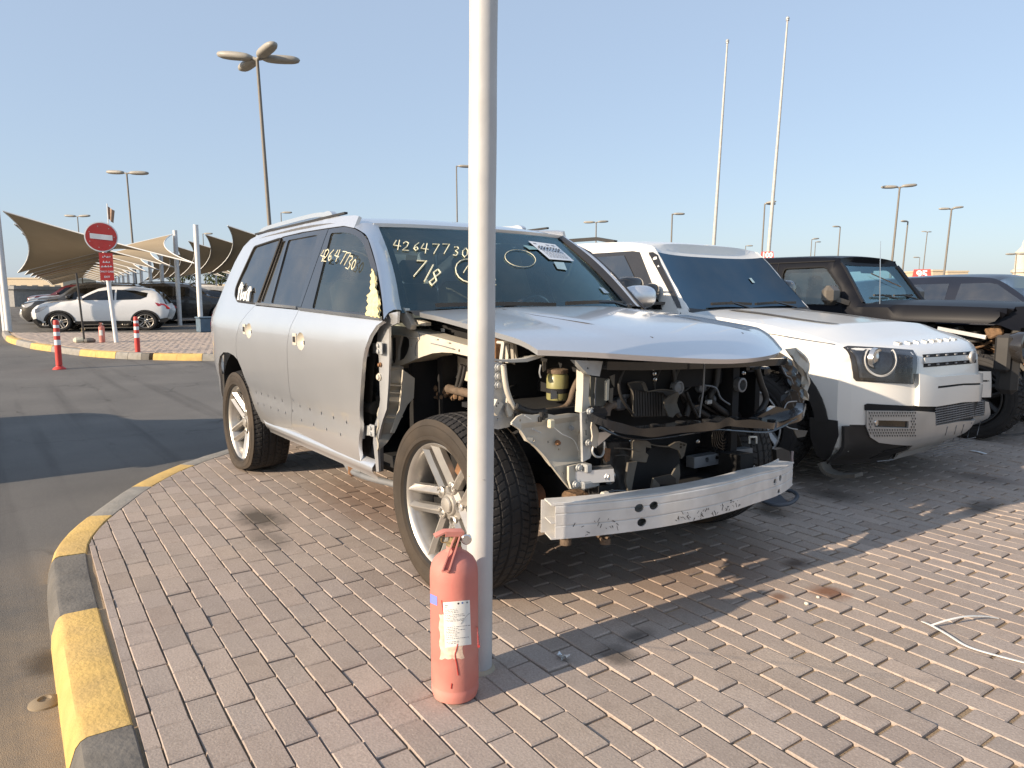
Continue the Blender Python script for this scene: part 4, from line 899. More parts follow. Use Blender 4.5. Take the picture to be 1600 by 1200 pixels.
for k in range(5): a = pi * (k / 4) + .2; mb.bar(p + V((-.05 * cos(a) * .9, .075 * cos(a), -.035)), p + V((-.03 * cos(a) * .6, .042 * cos(a), .045)), .012, .018)
mb.bbox(p + V((0, 0, .048)), (.05, .095, .012), .004); obj('strut_tower', mb, silver_in, lc); multi('charge_canister', [lambda mb: mb.ell(U(774, 549, x=.15), (.05, .05, .06), 12, 8, pw=.7)], rust)
# radiator support and lower panels
plx('support_bracket', [(899, 563), (942, 564.5), (937, 588), (925, 586.5), (919, 585), (911, 577)], .56, galv, .03, [EL(918.5, 575.5, 1.2, 1.8, 8)]); 
plx('support_column', [(911.5, 577), (922, 585.5), (919.5, 622), (924, 641), (909, 645), (911, 610)], .53, silver_in, .04); plx('support_channel', [(923, 588), (949, 592), (947, 637), (935, 643), (923, 633)], .49, M('channel_grey', (.085, .09, .08), .6, .1, 0, .15, 9, dust=.25), .02)
tub('channel_rib', [(931.5, 590), (930, 612), (929.5, 633)], .003, greyfr, 5, x=.495); plx('duct_edge', [(947.5, 595), (952.5, 592), (951, 625), (947, 626)], .54, M('pale_plastic', (.50, .48, .40), .6, dust=.2), .01); plx('tie_tag', [(953, 588), (961, 585), (960, 605), (957, 600)], .53, dusty, .004); plx('tie_tag', [(953, 607), (958.5, 606), (957, 630), (952, 628)], .53, dusty, .006)
tub('water_hose', [(947, 649), (948.5, 640), (953, 634), (960, 632.5)], .017, M('brown_hose', (.13, .09, .065), .7, dust=.3), 10, x=.50)
low = [(799, 661), (808, 651), (817, 647), (834, 648.5), (852, 646), (868, 649), (890, 646), (911, 646), (911, 726), (908, 752), (896, 764), (888, 761), (883, 753), (868, 735), (852, 713), (844, 704), (836, 696), (824, 687), (818, 677), (811, 669)]
def emb(u, v):
    a = U(815, 664, x=.47); b = U(904, 679, x=.47); c = U(833, 685, x=.47); d = U(910, 720, x=.47); o = 0
    if a.y < u < b.y and b.z < v < a.z: o -= .018 * sm(0, .014, min(u - a.y, b.y - u, v - b.z, a.z - v))
    if c.y < u < d.y and d.z < v < c.z: o -= .018 * sm(0, .014, min(u - c.y, v - d.z, c.z - v))
    return o
lp = plx('apron_panel', low, .47, silver_in, .008, [[(811.5, 655), (814, 655), (814, 658.5), (811.5, 658.5)], [(838, 688), (841, 690), (840, 692.5), (837, 690)], [(860, 690), (861.8, 690), (861.8, 693.5), (860, 693.5)], EL(880, 739.5, 1.2, 2, 8), EL(878.5, 703.5, 1.8, 2, 8)], f=emb, step=.012)
bolt(U(893, 669, x=.47), 'x', .007, par=lp); bolt(U(872, 692, x=.47), 'x', .008, rust, lp); tub('screw_stud', [(831, 670), (838, 673), (845, 676)], .0035, galv, 6, lp, x=.475); tub('panel_lip', [(799, 662), (811, 670), (818, 679), (824, 688), (836, 697), (852, 714), (868, 736), (883, 755), (890, 763)], .005, silver_in, 6, lp, x=.475)
multi('plug', [lambda mb: mb.bbox(U(861, 662, x=.49), (.02, .026, .034), .004)], M('cream_plastic', (.62, .57, .42), .5)); tub('wire', [(866, 668), (878, 678), (885, 681), (897, 688), (904, 704)], .0018, chalkw, 5, x=.485); tub('wire', [(820, 649), (830, 655)], .0016, chalkw, 5, x=.485)
plx('support_strip', [(909, 645), (926, 641), (927, 668), (928, 700), (922, 716), (911, 722)], .545, galv, .012, [[(915, 655), (917, 655), (917.3, 662), (915.3, 662)], [(914.5, 672), (916.5, 672), (917, 680), (915, 680)]])
plx('torn_flange', [(917, 641), (926, 637), (933.5, 641), (934, 652), (930, 655), (929, 662), (933.5, 668), (936, 677), (934, 690), (932, 700), (927, 698), (924, 694), (926, 682), (924, 668), (926, 652)], .57, silver_in, .006); bolt(U(922, 643, x=.575), 'x', .009); bolt(U(920, 692, x=.56), 'x', .009)
plx('gusset', [(935, 676), (961, 672.5), (958, 676), (940, 692), (934, 697)], .55, silver, .006); tub('loop_edge', [(927, 697), (925.5, 706), (931, 713), (939, 713), (943.5, 705), (944, 690)], .005, galv, 6, x=.55)
a, b = U(890, 744, x=.46), U(957, 739, x=.56); cb = multi('crash_box', [lambda mb: mb.ribbonbar([a, a.lerp(b, .4), b], .07, .052)], silver, lc); plx('crash_gusset', [(889, 729), (908, 724), (912, 727), (912, 764), (893, 764), (889, 750)], .50, silver_in, .012, par=cb)
for a_, b_ in ((905, 731), (900, 757), (906, 757), (913, 757)): bolt(U(a_, b_, x=.515), 'x', .010, par=cb)
multi('crash_gusset', [lambda mb: mb.bbox(U(916, 731, x=.52), (.04, .03, .035), .004), lambda mb: mb.bbox(U(920, 756, x=.52), (.04, .09, .03), .006)], galv, cb)
# condenser, ducts, fan
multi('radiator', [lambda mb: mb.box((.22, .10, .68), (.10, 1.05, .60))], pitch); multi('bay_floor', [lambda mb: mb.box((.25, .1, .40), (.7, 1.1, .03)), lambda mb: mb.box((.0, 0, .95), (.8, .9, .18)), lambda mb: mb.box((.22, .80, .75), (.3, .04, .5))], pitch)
mb = MB()
for k in range(12): p0 = U(988 + k * 4.2, 610 + .4 * k, x=.44); p1 = U(989 + k * 4.2, 650, x=.44); mb.bar(p0, p1, .006, .012)
kind(obj('condenser_ribs', mb, black, lc), 'stuff')
plx('shroud', [(982, 600), (990, 597), (1006, 597.5), (1012, 611), (1056, 612.5), (1041, 622), (1040, 650), (990, 652), (989, 616), (984, 606)], .42, black, .01)
tub('shroud_edge', [(981, 600), (985, 606), (989, 616), (989.5, 640), (990, 646)], .004, dusty, 6, x=.455); tub('shroud_edge', [(981, 599), (992, 596.5), (1005, 597.5), (1009, 604), (1012, 611.5)], .004, dusty, 6, x=.455)
plx('shroud_flap', [(1005, 597), (1008, 602), (1012, 611), (1008, 611.5), (1003, 600)], .47, dusty, .004); plx('shroud_flap', [(1012, 611.5), (1036, 608), (1056, 612), (1042, 621), (1036, 613)], .47, black, .004); tub('shroud_edge', [(1012, 612), (1034, 608.5), (1055, 611.5)], .003, dusty, 5, x=.475); plx('shroud_flap', [(1039.5, 626), (1046, 617.5), (1056, 611.5), (1060, 617), (1061, 643), (1054, 646), (1049, 652), (1042, 650)], .50, dusty, .006, f=lambda u, v: .01 * sin(v * 60), step=.02)
c = U(1062, 606, x=.46); R90 = Matrix.Rotation(pi / 2, 3, 'Y'); mb = MB(); mb.lathe([(.032, -.03), (.034, -.006), (.030, 0), (.022, .001), (.02, -.003), (.006, -.002), (.0001, 0)], 24, c, R90 @ Matrix.Rotation(0, 3, 'X')); obj('horn', mb, greyfr, lc, 40)
c = U(1155, 601, x=.46); mb = MB(); mb.lathe([(.030, -.05), (.036, .0), (.036, .02), (.026, .022), (.026, -.03)], 22, c, R90, cap=False); mb.tube(catmull([c + V((-.05, 0, 0)), c + V((-.12, .0, -.03)), c + V((-.2, .05, -.1))], 5), .03, 10); obj('intake_duct', mb, greyfr, lc, 50)
fc = U(1128, 681, x=.42); mb = MB()
for r in (.022, .036, .050, .064, .078, .092): mb.tube([fc + V((.01, r * cos(2 * pi * k / 28), r * sin(2 * pi * k / 28))) for k in range(29)], .0022, 5, cap=False)
for k in range(8): mb.bar(fc, fc + V((.01, .095 * cos(pi * k / 4), .095 * sin(pi * k / 4))), .003, .003)
kind(obj('fan_guard', mb, steelblk, lc, 60), 'stuff')
for k in range(9):
    random.seed(k + 40); x0 = random.uniform(965, 1210); tub('bay_hose', [(x0, 572 + 8 * random.random()), (x0 + random.uniform(-12, 20), 600), (x0 + random.uniform(-20, 20), 625), (x0 + random.uniform(-10, 30), 650)], random.choice((.007, .011, .016)), black, 8, x=.38 + .02 * (k % 4))
for a, b, w_, h_ in ((1009, 588, .05, .05), (1045, 582, .14, .04), (1075, 578, .10, .07), (1118, 585, .08, .06), (1138, 577, .06, .05), (1110, 625, .05, .05), (975, 605, .05, .10), (968, 630, .06, .06), (1172, 575, .1, .04), (1095, 600, .05, .08), (1195, 580, .05, .05), (1083, 636, .06, .05), (1020, 575, .1, .04)):
    multi('bay_part', [lambda mb: mb.bbox(U(a, b, x=.37), (.05, w_, h_), .012)], random.choice((steelblk, greyfr, black, steelblk)))
for a, b in ((1021, 576), (1023, 593), (1022, 584), (1162, 583), (1107, 628), (985, 690), (951, 690), (1140, 735), (1178, 730), (1090, 690)): bolt(U(a, b, x=.41), 'x', .006, chrome)
multi('latch_bar', [lambda mb: mb.ribbonbar([U(a, b, x=.46) for a, b in ((945, 571), (1000, 572), (1100, 570), (1225, 565))], .03, .035)], steelblk)
tub('bonnet_stay', [(1100.5, 561), (1100, 585), (1098, 615), (1094, 640), (1093, 652)], .0045, greyfr, 6, x=.52)
tub('brace', [(1072, 612), (1080, 632), (1090, 652)], .008, black, 6, x=.42); tub('cable', [(1100, 602), (1118, 606), (1126, 622), (1140, 632)], .005, greyfr, 6, x=.45); multi('plug', [lambda mb: mb.bbox(U(1107, 628, x=.46), (.02, .035, .02), .003)], galv)
tb = catmull([U(a, b, x=xx) for a, b, xx in ((929, 640, .55), (938, 654, .60), (955, 664, .63), (980, 671, .645), (1008, 674, .65), (1045, 670, .65), (1085, 665, .645), (1112, 664, .635), (1125, 657, .63), (1140, 660, .63), (1170, 661, .63), (1195, 664, .62), (1210, 663, .61), (1230, 655, .60), (1246, 646, .58), (1252, 634, .55))], 5)
mb = MB(); mb.ribbonbar(tb, lambda t: .055 + .02 * sin(pi * t) + .012 * sin(t * 37), lambda t: .034 + .005 * sin(t * 50)); tie = obj('radiator_tie_bar', mb, steelblk, lc, 60)
for t in (.30, .37, .44, .62, .68, .78): p = tb[int(t * (len(tb) - 1))]; mb = MB(); mb.lathe([(.02, -.004), (.0215, .0015), (.016, .003), (.0001, .001)], 14, p + V((.004, 0, .0245)), cap=False); obj('bar_hole', mb, pitch, tie)
tub('bar_lip', [(938, 668), (965, 680), (1000, 686), (1040, 683), (1085, 676), (1120, 671), (1150, 673), (1195, 675), (1215, 670), (1245, 655)], .006, steelblk, 6, tie, x=.655)
plx('bar_mount', [(1182, 652), (1212, 635), (1235, 640), (1228, 655), (1200, 662)], .58, steelblk, .03)
plx('gusset_scrap', [(1240, 671), (1262, 673), (1258, 682), (1246, 684)], .45, dusty, .006); tub('wire', [(1224, 661), (1232, 668), (1246, 671)], .003, galv, 5, x=.46)
plx('lamp_carrier', [(1219, 561), (1231, 557), (1243, 572), (1252, 590), (1259, 612), (1258, 628), (1250, 635), (1243, 622), (1236, 604), (1230, 590), (1222, 575)], .42, steelblk, .02, f=lambda u, v: .015 * sin(u * 70) * sin(v * 50), step=.02); tub('carrier_edge', [(1219, 561), (1221, 572), (1228, 586), (1235, 590), (1239, 600)], .004, greyfr, 6, x=.45)
plx('lamp_carrier', [(1225, 625), (1232, 612), (1247, 611), (1252, 622), (1249, 637), (1226, 640)], .44, black, .02, f=lambda u, v: .012 * sin(u * 90 + v * 60), step=.015); tub('carrier_edge', [(1225, 640), (1231, 629), (1245, 627)], .003, galv, 5, x=.47)
sf = ply('left_wing_scrap', [(1229, 545), (1240, 544), (1248, 549), (1257, 556), (1262, 575), (1264.5, 605), (1263, 626), (1255, 623), (1252.5, 606), (1251, 588), (1244, 572), (1236, 560)], .93, silver_in, .01, f=lambda u, v: .018 * sin(u * 70 + v * 30) * sin(v * 45), step=.02, ang=20)
xm = plx('cross_member', [(1085, 715), (1150, 703), (1176, 700), (1176, 715), (1150, 720), (1085, 732)], .42, greyfr, .05, [EL(1105, 718.5, 3, 4.2), EL(1120.5, 715.5, 2.8, 4), EL(1135, 713.5, 1.3, 2)])
multi('clip', [lambda mb: mb.bar(U(1171, 693, x=.45), U(1171, 683, x=.45), .006, .006), lambda mb: mb.bar(U(1171, 682.5, x=.45), U(1182, 682.5, x=.45), .008, .008), lambda mb: mb.bar(U(1182, 693, x=.45), U(1182, 683, x=.45), .006, .006)], chalkw)
plx('side_duct', [(1213, 703), (1222, 700), (1234, 705), (1236, 722), (1226, 728), (1214, 720)], .40, black, .03); tub('rail_stub', [(1238, 705), (1237, 716), (1238, 724)], .008, M('mauve_bracket', (.3, .25, .25), .6), 8, x=.5)
# lower plastic ducts
plx('lower_duct', [(946, 692), (985, 690), (988, 772), (950, 770), (944, 735)], .50, black, .04, f=lambda u, v: .012 * sin(u * 80) * sin(v * 40), step=.02)
plx('lower_duct', [(990, 720), (1018, 700), (1062, 692), (1063, 742), (1040, 762), (1020, 772), (985, 774)], .46, pitch, .02)
plx('duct_face', [(989, 691), (992, 687), (1006, 686.5), (1013, 689.5), (1017, 692), (1017, 700), (1009, 698), (1008, 707), (1014, 711), (1010, 722.5), (999, 721.5), (988, 720)], .57, dusty, .012, f=lambda u, v: .004 * sin(v * 90), step=.02); plx('duct_face', [(982, 723), (996, 721), (992, 738), (988, 760), (986, 773), (982, 768), (978, 752)], .58, dusty, .01); tub('duct_edge', [(960, 700), (978, 701), (1000, 705)], .003, dusty, 5, x=.575); tub('duct_edge', [(961, 712), (975, 711), (984, 714)], .003, black, 5, x=.56)
plx('duct_face', [(1046, 697), (1056, 691), (1064, 690), (1073.5, 693), (1069, 712), (1065, 717), (1061, 704), (1050, 700)], .52, dusty, .01, [[(1062.5, 692.5), (1066.5, 693), (1066, 696), (1062, 695.5)], [(1067.5, 693.3), (1071, 694), (1070.5, 697), (1067.2, 696.5)], [(1062.3, 697), (1065.7, 697.5), (1065.2, 701), (1062, 700)]])
plx('duct_face', [(1061.5, 725), (1063, 742), (1060, 757), (1056, 760), (1055, 748), (1050, 742), (1055, 733)], .55, dusty, .008); plx('duct_face', [(1021.5, 747), (1031, 757), (1031, 774), (1017, 769)], .58, dusty, .01); plx('duct_face', [(1021.5, 747), (1048, 741), (1056, 748), (1056, 760), (1040, 757), (1031, 757)], .56, black, .006)
tub('duct_edge', [(1016, 694), (1030, 697), (1047, 698)], .003, dusty, 5, x=.55); bolt(U(951, 745, x=.57), 'x', .014, chrome); mb = MB(); mb.lathe([(.028, 0), (.03, .006), (.018, .008), (.016, .002)], 18, U(952, 746, x=.555), R90, cap=False); obj('pulley', mb, chrome, lc)
plx('tie_tag', [(945, 700), (954, 701), (953, 720), (948, 722), (945, 714)], .555, rust, .008); tub('under_pipe', [(945, 775), (955, 768), (975, 768), (985, 774)], .008, steelblk, 8, x=.6); multi('clamp', [lambda mb: mb.bbox(U(945, 774, x=.6), (.03, .04, .03), .008)], silver_in); multi('mud_shelf', [lambda mb: mb.bbox(U(905, 776, x=.45), (.10, .13, .05), .015)], dirt)
# aluminium bumper beam
bz = lambda y: sinterp(y, [(-.82, .380), (-.45, .377), (.2, .371), (.5, .349), (.83, .322)]); bh = lambda y: sinterp(y, [(-.8, .138), (.2, .136), (.83, .120)])
bx = lambda y: .775 - .175 * (abs(y + .02) / .80) ** 2.0
def bf(u, v):
    o = -.004 * max(0, 1 - abs(v - .36) / .018) - .004 * max(0, 1 - abs(v - .70) / .018) - .012 * sm(.90, 1.0, v); return (bx(u) + o, u, bz(u) + bh(u) * v)
def ov(px_, py_, ry=.021):
    q = hit(px_, py_, lambda p: p.x - bx(p.y)); return [(q.y + ry * cos(2 * pi * k / 12), (q.z - bz(q.y)) / bh(q.y) + ry * .82 / bh(q.y) * sin(2 * pi * k / 12)) for k in range(12)]
hs = [ov(999, 794), ov(1022, 790), ov(1003, 816), ov(1211, 753, .02), ov(1219.5, 747, .02), ov(1217, 769, .02)]
mb = sheetmb([(-.80, 0), (.815, 0), (.815, 1), (-.80, 1)], bf, (.03, .018), .006, hs, nrm=V((1, 0, 0))); bb = obj('bumper_beam', mb, alu, lc, 25)
ys = [lerp(-.80, .815, k / 30) for k in range(31)]
for nm, zf, dx, w_, h_ in (('beam_top', lambda y: bz(y) + bh(y) - .004, -.045, .085, .006), ('beam_bottom', lambda y: bz(y) + .003, -.045, .085, .006), ('beam_web', lambda y: bz(y) + bh(y) * .46, -.045, .08, .005), ('beam_back', lambda y: bz(y) + bh(y) * .5, -.085, .006, None)):
    mb = MB(); mb.ribbonbar([(bx(y) + dx, y, zf(y)) for y in ys], w_, h_ or .128); obj(nm, mb, alu, bb)
random.seed(3); mb = MB()                                                    # scrapes and marker scrawl along the lower flange
for k in range(70):
    y = random.choice((random.uniform(-.74, -.55), random.uniform(-.30, .12), random.uniform(-.30, .12))); v = random.uniform(.03, .3) if y > -.5 else random.uniform(.05, .45); a = V(bf(y, v)) + V((.0006, 0, 0)); b = V(bf(y + random.uniform(-.012, .012), max(.02, v + random.uniform(-.16, .12)))) + V((.0006, 0, 0)); mb.bar(a, b, .0012, random.uniform(.001, .003))
kind(obj('scrape_marks', mb, black, bb), 'stuff')
mb = MB(); a = V(bf(.04, .35)); mb.add([a + V((.001, -.004, 0)), a + V((.001, .004, -.004)), a + V((.001, .001, .04)), a + V((.001, -.001, .04)), a + V((.001, .001, -.035)), a + V((.001, -.001, -.035))], [(0, 1, 2, 3), (1, 0, 5, 4)]); obj('marker_arrow', mb, pitch, bb)
for a, b in ((882, 847), (944, 846)):
    p = U(a, b, x=.55); h = multi('tow_hook', [lambda mb: mb.bar(p + V((-.12, 0, .07)), p + V((-.02, 0, .015)), .022, .022), lambda mb: mb.lathe([(.014, -.012), (.023, -.012), (.023, .012), (.014, .012), (.014, -.012)], 12, p + V((-.005, .01, .0)), cap=False)], harness)
multi('under_shield', [lambda mb: mb.bbox((.46, -.40, .33), (.14, .10, .05), .015), lambda mb: mb.bbox((.40, -.2, .34), (.12, .12, .06), .02)], dirt)
q = [U(a, b, z=.07) for a, b in ((1185, 776), (1205, 788), (1232, 787), (1246, 776), (1236, 767), (1210, 765))]; mb = MB(); mb.tube(catmull(q, 5, True) + [q[0]], .012, 7); mb.add([p + V((0, 0, .006)) for p in q[:3] + q[5:]], [(0, 1, 2, 3)]); mb.tube([q[5], q[5] + V((-.12, .02, .16))], .012, 6); obj('hanging_splash_guard', mb, M('blue_grey_plastic', (.06, .075, .10), .5, dust=.1), lc, 60)
# ------------------------------------------------------------------ chalk numbers and papers on the glass
def chalkline(name, strokes, org, ex, ey, surf, m=chalk, r=.0035, par=lc, out=V((.006, 0, .003))):
    """pen strokes given in letter units, placed on a glass surface through the photo's own corner points"""
    mb = MB()
    for st in strokes:
        P = []
        for i in range(len(st) - 1):
            for k in range(4): t = k / 4; P.append((lerp(st[i][0], st[i + 1][0], t), lerp(st[i][1], st[i + 1][1], t)))
        P.append(st[-1]); Q = [surf(org[0] + ex[0] * u + ey[0] * v, org[1] + ex[1] * u + ey[1] * v) + out for u, v in P]; mb.tube(Q, r, 5)
    o = obj(name, mb, m, par, 60); return o
WSF = lambda a, b: hit(a, b, lambda p: p.x - wsx(p.y, p.z) if abs(p.y) < .9 and 1.15 < p.z < 1.75 else p.x + .9 - (p.z - 1.4) * -.9, 1.5, 8)
SDF = lambda a, b: hit(a, b, lambda p: p.y - lcy(p.x, p.z), 1.0, 9)
def number(txt, pts, h, surf, m=chalk, r=.0035, par=lc, out=V((.006, 0, .003)), sl=0.0, w=.9):
    for ch, (a, b, hh) in zip(txt, pts): chalkline('chalk_digit', DIG[ch], (a, b), (h * w * hh, h * .10 * hh), (h * sl * hh, -h * hh), surf, m, r, par, out)
number('42647730', [(613, 391, 1), (628, 392, .9), (645, 392, .8), (656, 396, 1), (673, 397, 1), (689, 397, 1), (706, 400, .9), (720, 402, .9)], 15.5, WSF, r=.0032, sl=.15, par=ws)
number('718', [(640, 432, 1), (655, 440, 1.05), (666, 446, 1.0)], 25, WSF, r=.0045, sl=.45, par=ws, w=.8)
chalkline('chalk_ring', [[(cos(a), sin(a)) for a in [2 * pi * k / 16 + .4 for k in range(16)]]], (733, 424), (22, 4), (2, -18), WSF, r=.0035, par=ws); chalkline('chalk_tick', [[(-.5, -.3), (-.2, .5), (.1, -.3)], [(.8, -.2), (1.9, .1), (2.3, -.5), (.9, -.9), (2.4, -1.0)]], (733, 424), (18, 3), (2, -15), WSF, r=.003, par=ws)
chalkline('chalk_ring', [[(cos(a), sin(a)) for a in [2 * pi * k / 20 for k in range(21)]]], (812, 404.5), (24, 4), (2, -13), WSF, r=.0018, par=ws)
number('42647730', [(501, 408, 1), (506, 408, 1), (514, 407, .95), (523, 408, 1), (532, 412, 1.05), (538, 414, 1.05), (542, 420, 1.1), (550, 421, .85)], 19, SDF, r=.0028, out=V((0, -.010, 0)), sl=.35, w=.42, par=lc)
random.seed(9); S_m = [[(0, 0), (.35, 1.05), (.5, 1.25)], [(.1, 0), (.2, .85), (.6, 1.1)], [(.3, 0), (.5, 1.0)], [(.45, .1), (.62, .6)], [(.62, 0), (.78, .62)], [(.78, .05), (.92, .68)], [(.95, 0), (1.15, .75), (1.05, .72), (1.28, 1.0), (1.34, .72), (1.2, .75)], [(1.1, 0), (1.22, .8)], [(.2, .8), (.42, 1.2), (.5, .8)]]
chalkline('white_paint_scrawl', S_m, (374, 469), (15.5, 2), (0, -23), SDF, chalkw, .0075, out=V((0, -.010, 0)))
def sticker(name, q, m, n=6, off=V((-.004, 0, 0)), par=ws, bend=0):
    a, b, c, d = q
    def f(u, v):
        x = lerp(lerp(a[0], b[0], u), lerp(d[0], c[0], u), v); y = lerp(lerp(a[1], b[1], u), lerp(d[1], c[1], u), v); return WSF(x, y) + off
    mb = MB(); mb.grid(n, n, f); return obj(name, mb, m, par, 60), f
pp, pf = sticker('auction_sheet', ((824, 377.5), (866, 383), (896, 409), (857, 406)), paper, 8, V((.008, 0, .004)))
for k, ch in enumerate('42647730'): chalkline('sheet_digit', DIG[ch], (838.5 + 4.4 * k, 390 + .75 * k), (3.4, .4), (1.2, -5.0), WSF, ink, .0016, pp, V((.010, 0, .006)))
mb = MB(); random.seed(2)
for v in (.50, .57, .64, .71, .78, .85):
    u = .12
    while u < .86: l = random.uniform(.03, .12); mb.grid(1, 1, lambda a, b: pf(u + l * a, v + .022 * b) + V((.0012, 0, .0008))); u += l + .03
for u in (.08, .55, .75): mb.grid(1, 1, lambda a, b: pf(u + .12 * a, .10 + .05 * b) + V((.0012, 0, .0008)))
kind(obj('sheet_print', mb, M('grey_ink', (.22, .23, .27), .8), pp, 0), 'stuff')
sticker('inspection_sticker', ((864, 410), (880, 411), (885, 423), (870, 421)), M('pale_sticker', (.45, .60, .62), .6), 2, V((.006, 0, .004))); sticker('inspection_sticker', ((935, 449), (942, 451), (951, 459), (943, 459)), M('pale_sticker2', (.55, .62, .65), .6), 2, V((.006, 0, .004))); sticker('dealer_sticker', ((816, 384), (832, 386), (840, 391), (826, 391)), M('teal_sticker', (.25, .42, .43), .6), 2, V((.006, 0, .004)))
# ================================================================== POLE AND EXTINGUISHER
def base(px, py, z=0): return U(px, py, z=z)
pb = base(745, 1053) + V((-.03, .03, 0)); pl_ = root('steel_pole', 'tall pale painted steel pole standing right in front of the wrecked silver SUV', 'pole', pb)
ORG = pb; tp = pb + RT * .062 + V((0, 0, 5.2)); mb = MB(); P = [pb.lerp(tp, k / 40) + V((0, 0, -.02 if k == 0 else 0)) for k in range(41)]; mb.tube(P, lambda t: .0445 + .0006 * sin(t * 60), 40); obj('pole_shaft', mb, polem, pl_, 40)
mb = MB(); q = pb.lerp(tp, .135); mb.tube([q + V((-.045, -.012, .0)), q + V((0, -.046, -.012)), q + V((.045, -.015, -.02))], .0015, 5); obj('scratch', mb, greyfr, pl_)
mb = MB(); mb.lathe([(.060, -.008), (.052, .004), (.0455, .010)], 28, pb, cap=False); obj('grout_ring', mb, kcon, pl_)
eb = U(711.5, 1105, z=0); dv = V((eb.x - CAM.x, eb.y - CAM.y, 0)).normalized(); ER = .0765; eb = eb + dv * (ER * .97); eb.z = 0
redx = M('faded_red_paint', (.52, .13, .105), .6, 0, 0, .12, 9, bump=.08, bscale=40, dust=.62, dcol=(.60, .37, .30)); redx2 = M('fresh_red', (.38, .03, .025), .5, 0, 0, .15, 30)
def extinguisher(name, label, c, s=1.0, full=True):
    global ORG
    r = root(name, label, 'fire extinguisher', c); ORG = c
    mb = MB(); R = ER
    mb.lathe([(R * .55, .004), (R * .80, .001), (R * .93, .008), (R * .995, .026), (R, .040), (R * .975, .046), (R * .975, .049), (R, .055), (R, .408), (R * .985, .428), (R * .93, .446), (R * .82, .461), (R * .62, .475), (R * .40, .484), (.026, .488), (.0235, .492), (.0235, .502), (.020, .504)], 48, c); obj('cylinder', mb, redx, r, 25)
    d = -dv; sd = V((d.y, -d.x, 0)) * -1                              # d: towards the viewer; sd: to the right of it
    br = M('dull_brass', (.30, .24, .12), .45, .7, 0, .2, 20, dust=.3); mb = MB(); mb.lathe([(.021, .500), (.024, .503), (.024, .512), (.017, .516), (.017, .535), (.012, .54)], 18, c); mb.tube([c + V((0, 0, .525)), c + V((0, 0, .525)) + sd * .045 - d * .01], .010, 10); vv = obj('valve', mb, br, r)
    mb = MB(); p = c + V((0, 0, .525)) + sd * .040 + d * .012; mb.lathe([(.017, -.008), (.017, .004), (.014, .006), (.0001, .006)], 18, p, d.to_track_quat('Z', 'Y').to_matrix()); obj('pressure_gauge', mb, chrome, vv)
    hd = (-sd * .9 + d * .25).normalized(); up = V((0, 0, 1)); w_ = up.cross(hd)
    mb = MB(); A = c + V((0, 0, .546)) - hd * .03; B = c + V((0, 0, .552)) + hd * .03; E_ = c + V((0, 0, .540)) + hd * .062; mb.ribbonbar([A, B, E_], lambda t: .034 - .004 * t, .006, up); mb.ribbonbar([A + w_ * .016 + V((0, 0, -.006)), B + w_ * .016 + V((0, 0, -.006))], .004, .014, up); mb.ribbonbar([A - w_ * .016 + V((0, 0, -.006)), B - w_ * .016 + V((0, 0, -.006))], .004, .014, up); obj('top_lever', mb, redx, r)
    mb = MB(); A = c + V((0, 0, .532)) + d * .012 + sd * .01; E2 = c + V((0, 0, .448)) + d * .075 - sd * .026
    for q in (-1, 1): mb.ribbonbar([A + w_ * 0 + sd * .008 * q, E2 + sd * .010 * q], .004, .016, d)
    mb.ribbonbar([E2 - sd * .010, E2 + sd * .010], .016, .004, up); obj('carry_handle', mb, redx, r)
    mb = MB(); mb.tube(catmull([c + V((0, 0, .53)) - sd * .02, c + V((0, 0, .535)) - sd * .035 + d * .005, c + V((0, 0, .515)) - sd * .038, c + V((0, 0, .512)) - sd * .02], 5), .0025, 6); obj('safety_pin', mb, br, r)
    ORG = V((0, 0, 0)); return r, d, sd
ex, d_, sd_ = extinguisher('fire_extinguisher', 'faded red fire extinguisher with white paper label at the foot of the pole', eb); ORG = eb
def cylp(px, py, off=.0006): return hit(px, py, lambda p: hypot(p.x - eb.x, p.y - eb.y) - (ER + off), .5, 4)
def wrap(name, q, m, off, n=8, par=ex, jag=0):
    a, b, c, d = q
    def f(u, v): return cylp(lerp(lerp(a[0], b[0], u), lerp(d[0], c[0], u), v) + (jag * sin(v * 17 + u * 9) if jag else 0), lerp(lerp(a[1], b[1], u), lerp(d[1], c[1], u), v) + (jag * sin(u * 23) if jag else 0), off)
    mb = MB(); mb.grid(n, n, f); return obj(name, mb, m, par, 60), f
wrap('old_glue_patch', ((686, 960), (716, 958), (725, 1029), (688, 1030)), M('glue_residue', (.70, .52, .40), .85, 0, 0, .22, 60), .0006, 10, jag=1.2)
lb, lf = wrap('paper_label', ((692, 941.5), (734, 937.5), (736.5, 1007), (695.5, 1012)), M('label_paper', (.80, .80, .76), .8, 0, 0, .06, 25, dust=.15), .0012, 10)
mb = MB(); random.seed(21); v = .075
def lq(u, v, w_, h_): mb.add([lf(u, v), lf(u + w_, v), lf(u + w_, v + h_), lf(u, v + h_)], [(0, 1, 2, 3)])
lf0 = lf; lf = lambda u, v: cylp(lerp(lerp(692, 734, u), lerp(695.5, 736.5, u), v), lerp(lerp(941.5, 937.5, u), lerp(1012, 1007, u), v), .0016)
lq(.06, .06, .12, .018); lq(.06, .10, .09, .015); lq(.05, .145, .88, .006); lq(.06, .53, .3, .004); lq(.04, .86, .9, .005)
for v in (.17, .205, .24, .29, .325, .36, .40, .43, .56, .60, .635, .67, .70, .74, .78, .82, .885, .92):
    u = .06; lim = random.choice((.5, .75, .92))
    while u < lim: l = random.uniform(.02, .09); lq(u, v, l, random.uniform(.008, .014)); u += l + random.uniform(.012, .04)
kind(obj('label_print', mb, M('label_ink', (.16, .16, .18), .8), lb, 0), 'stuff')
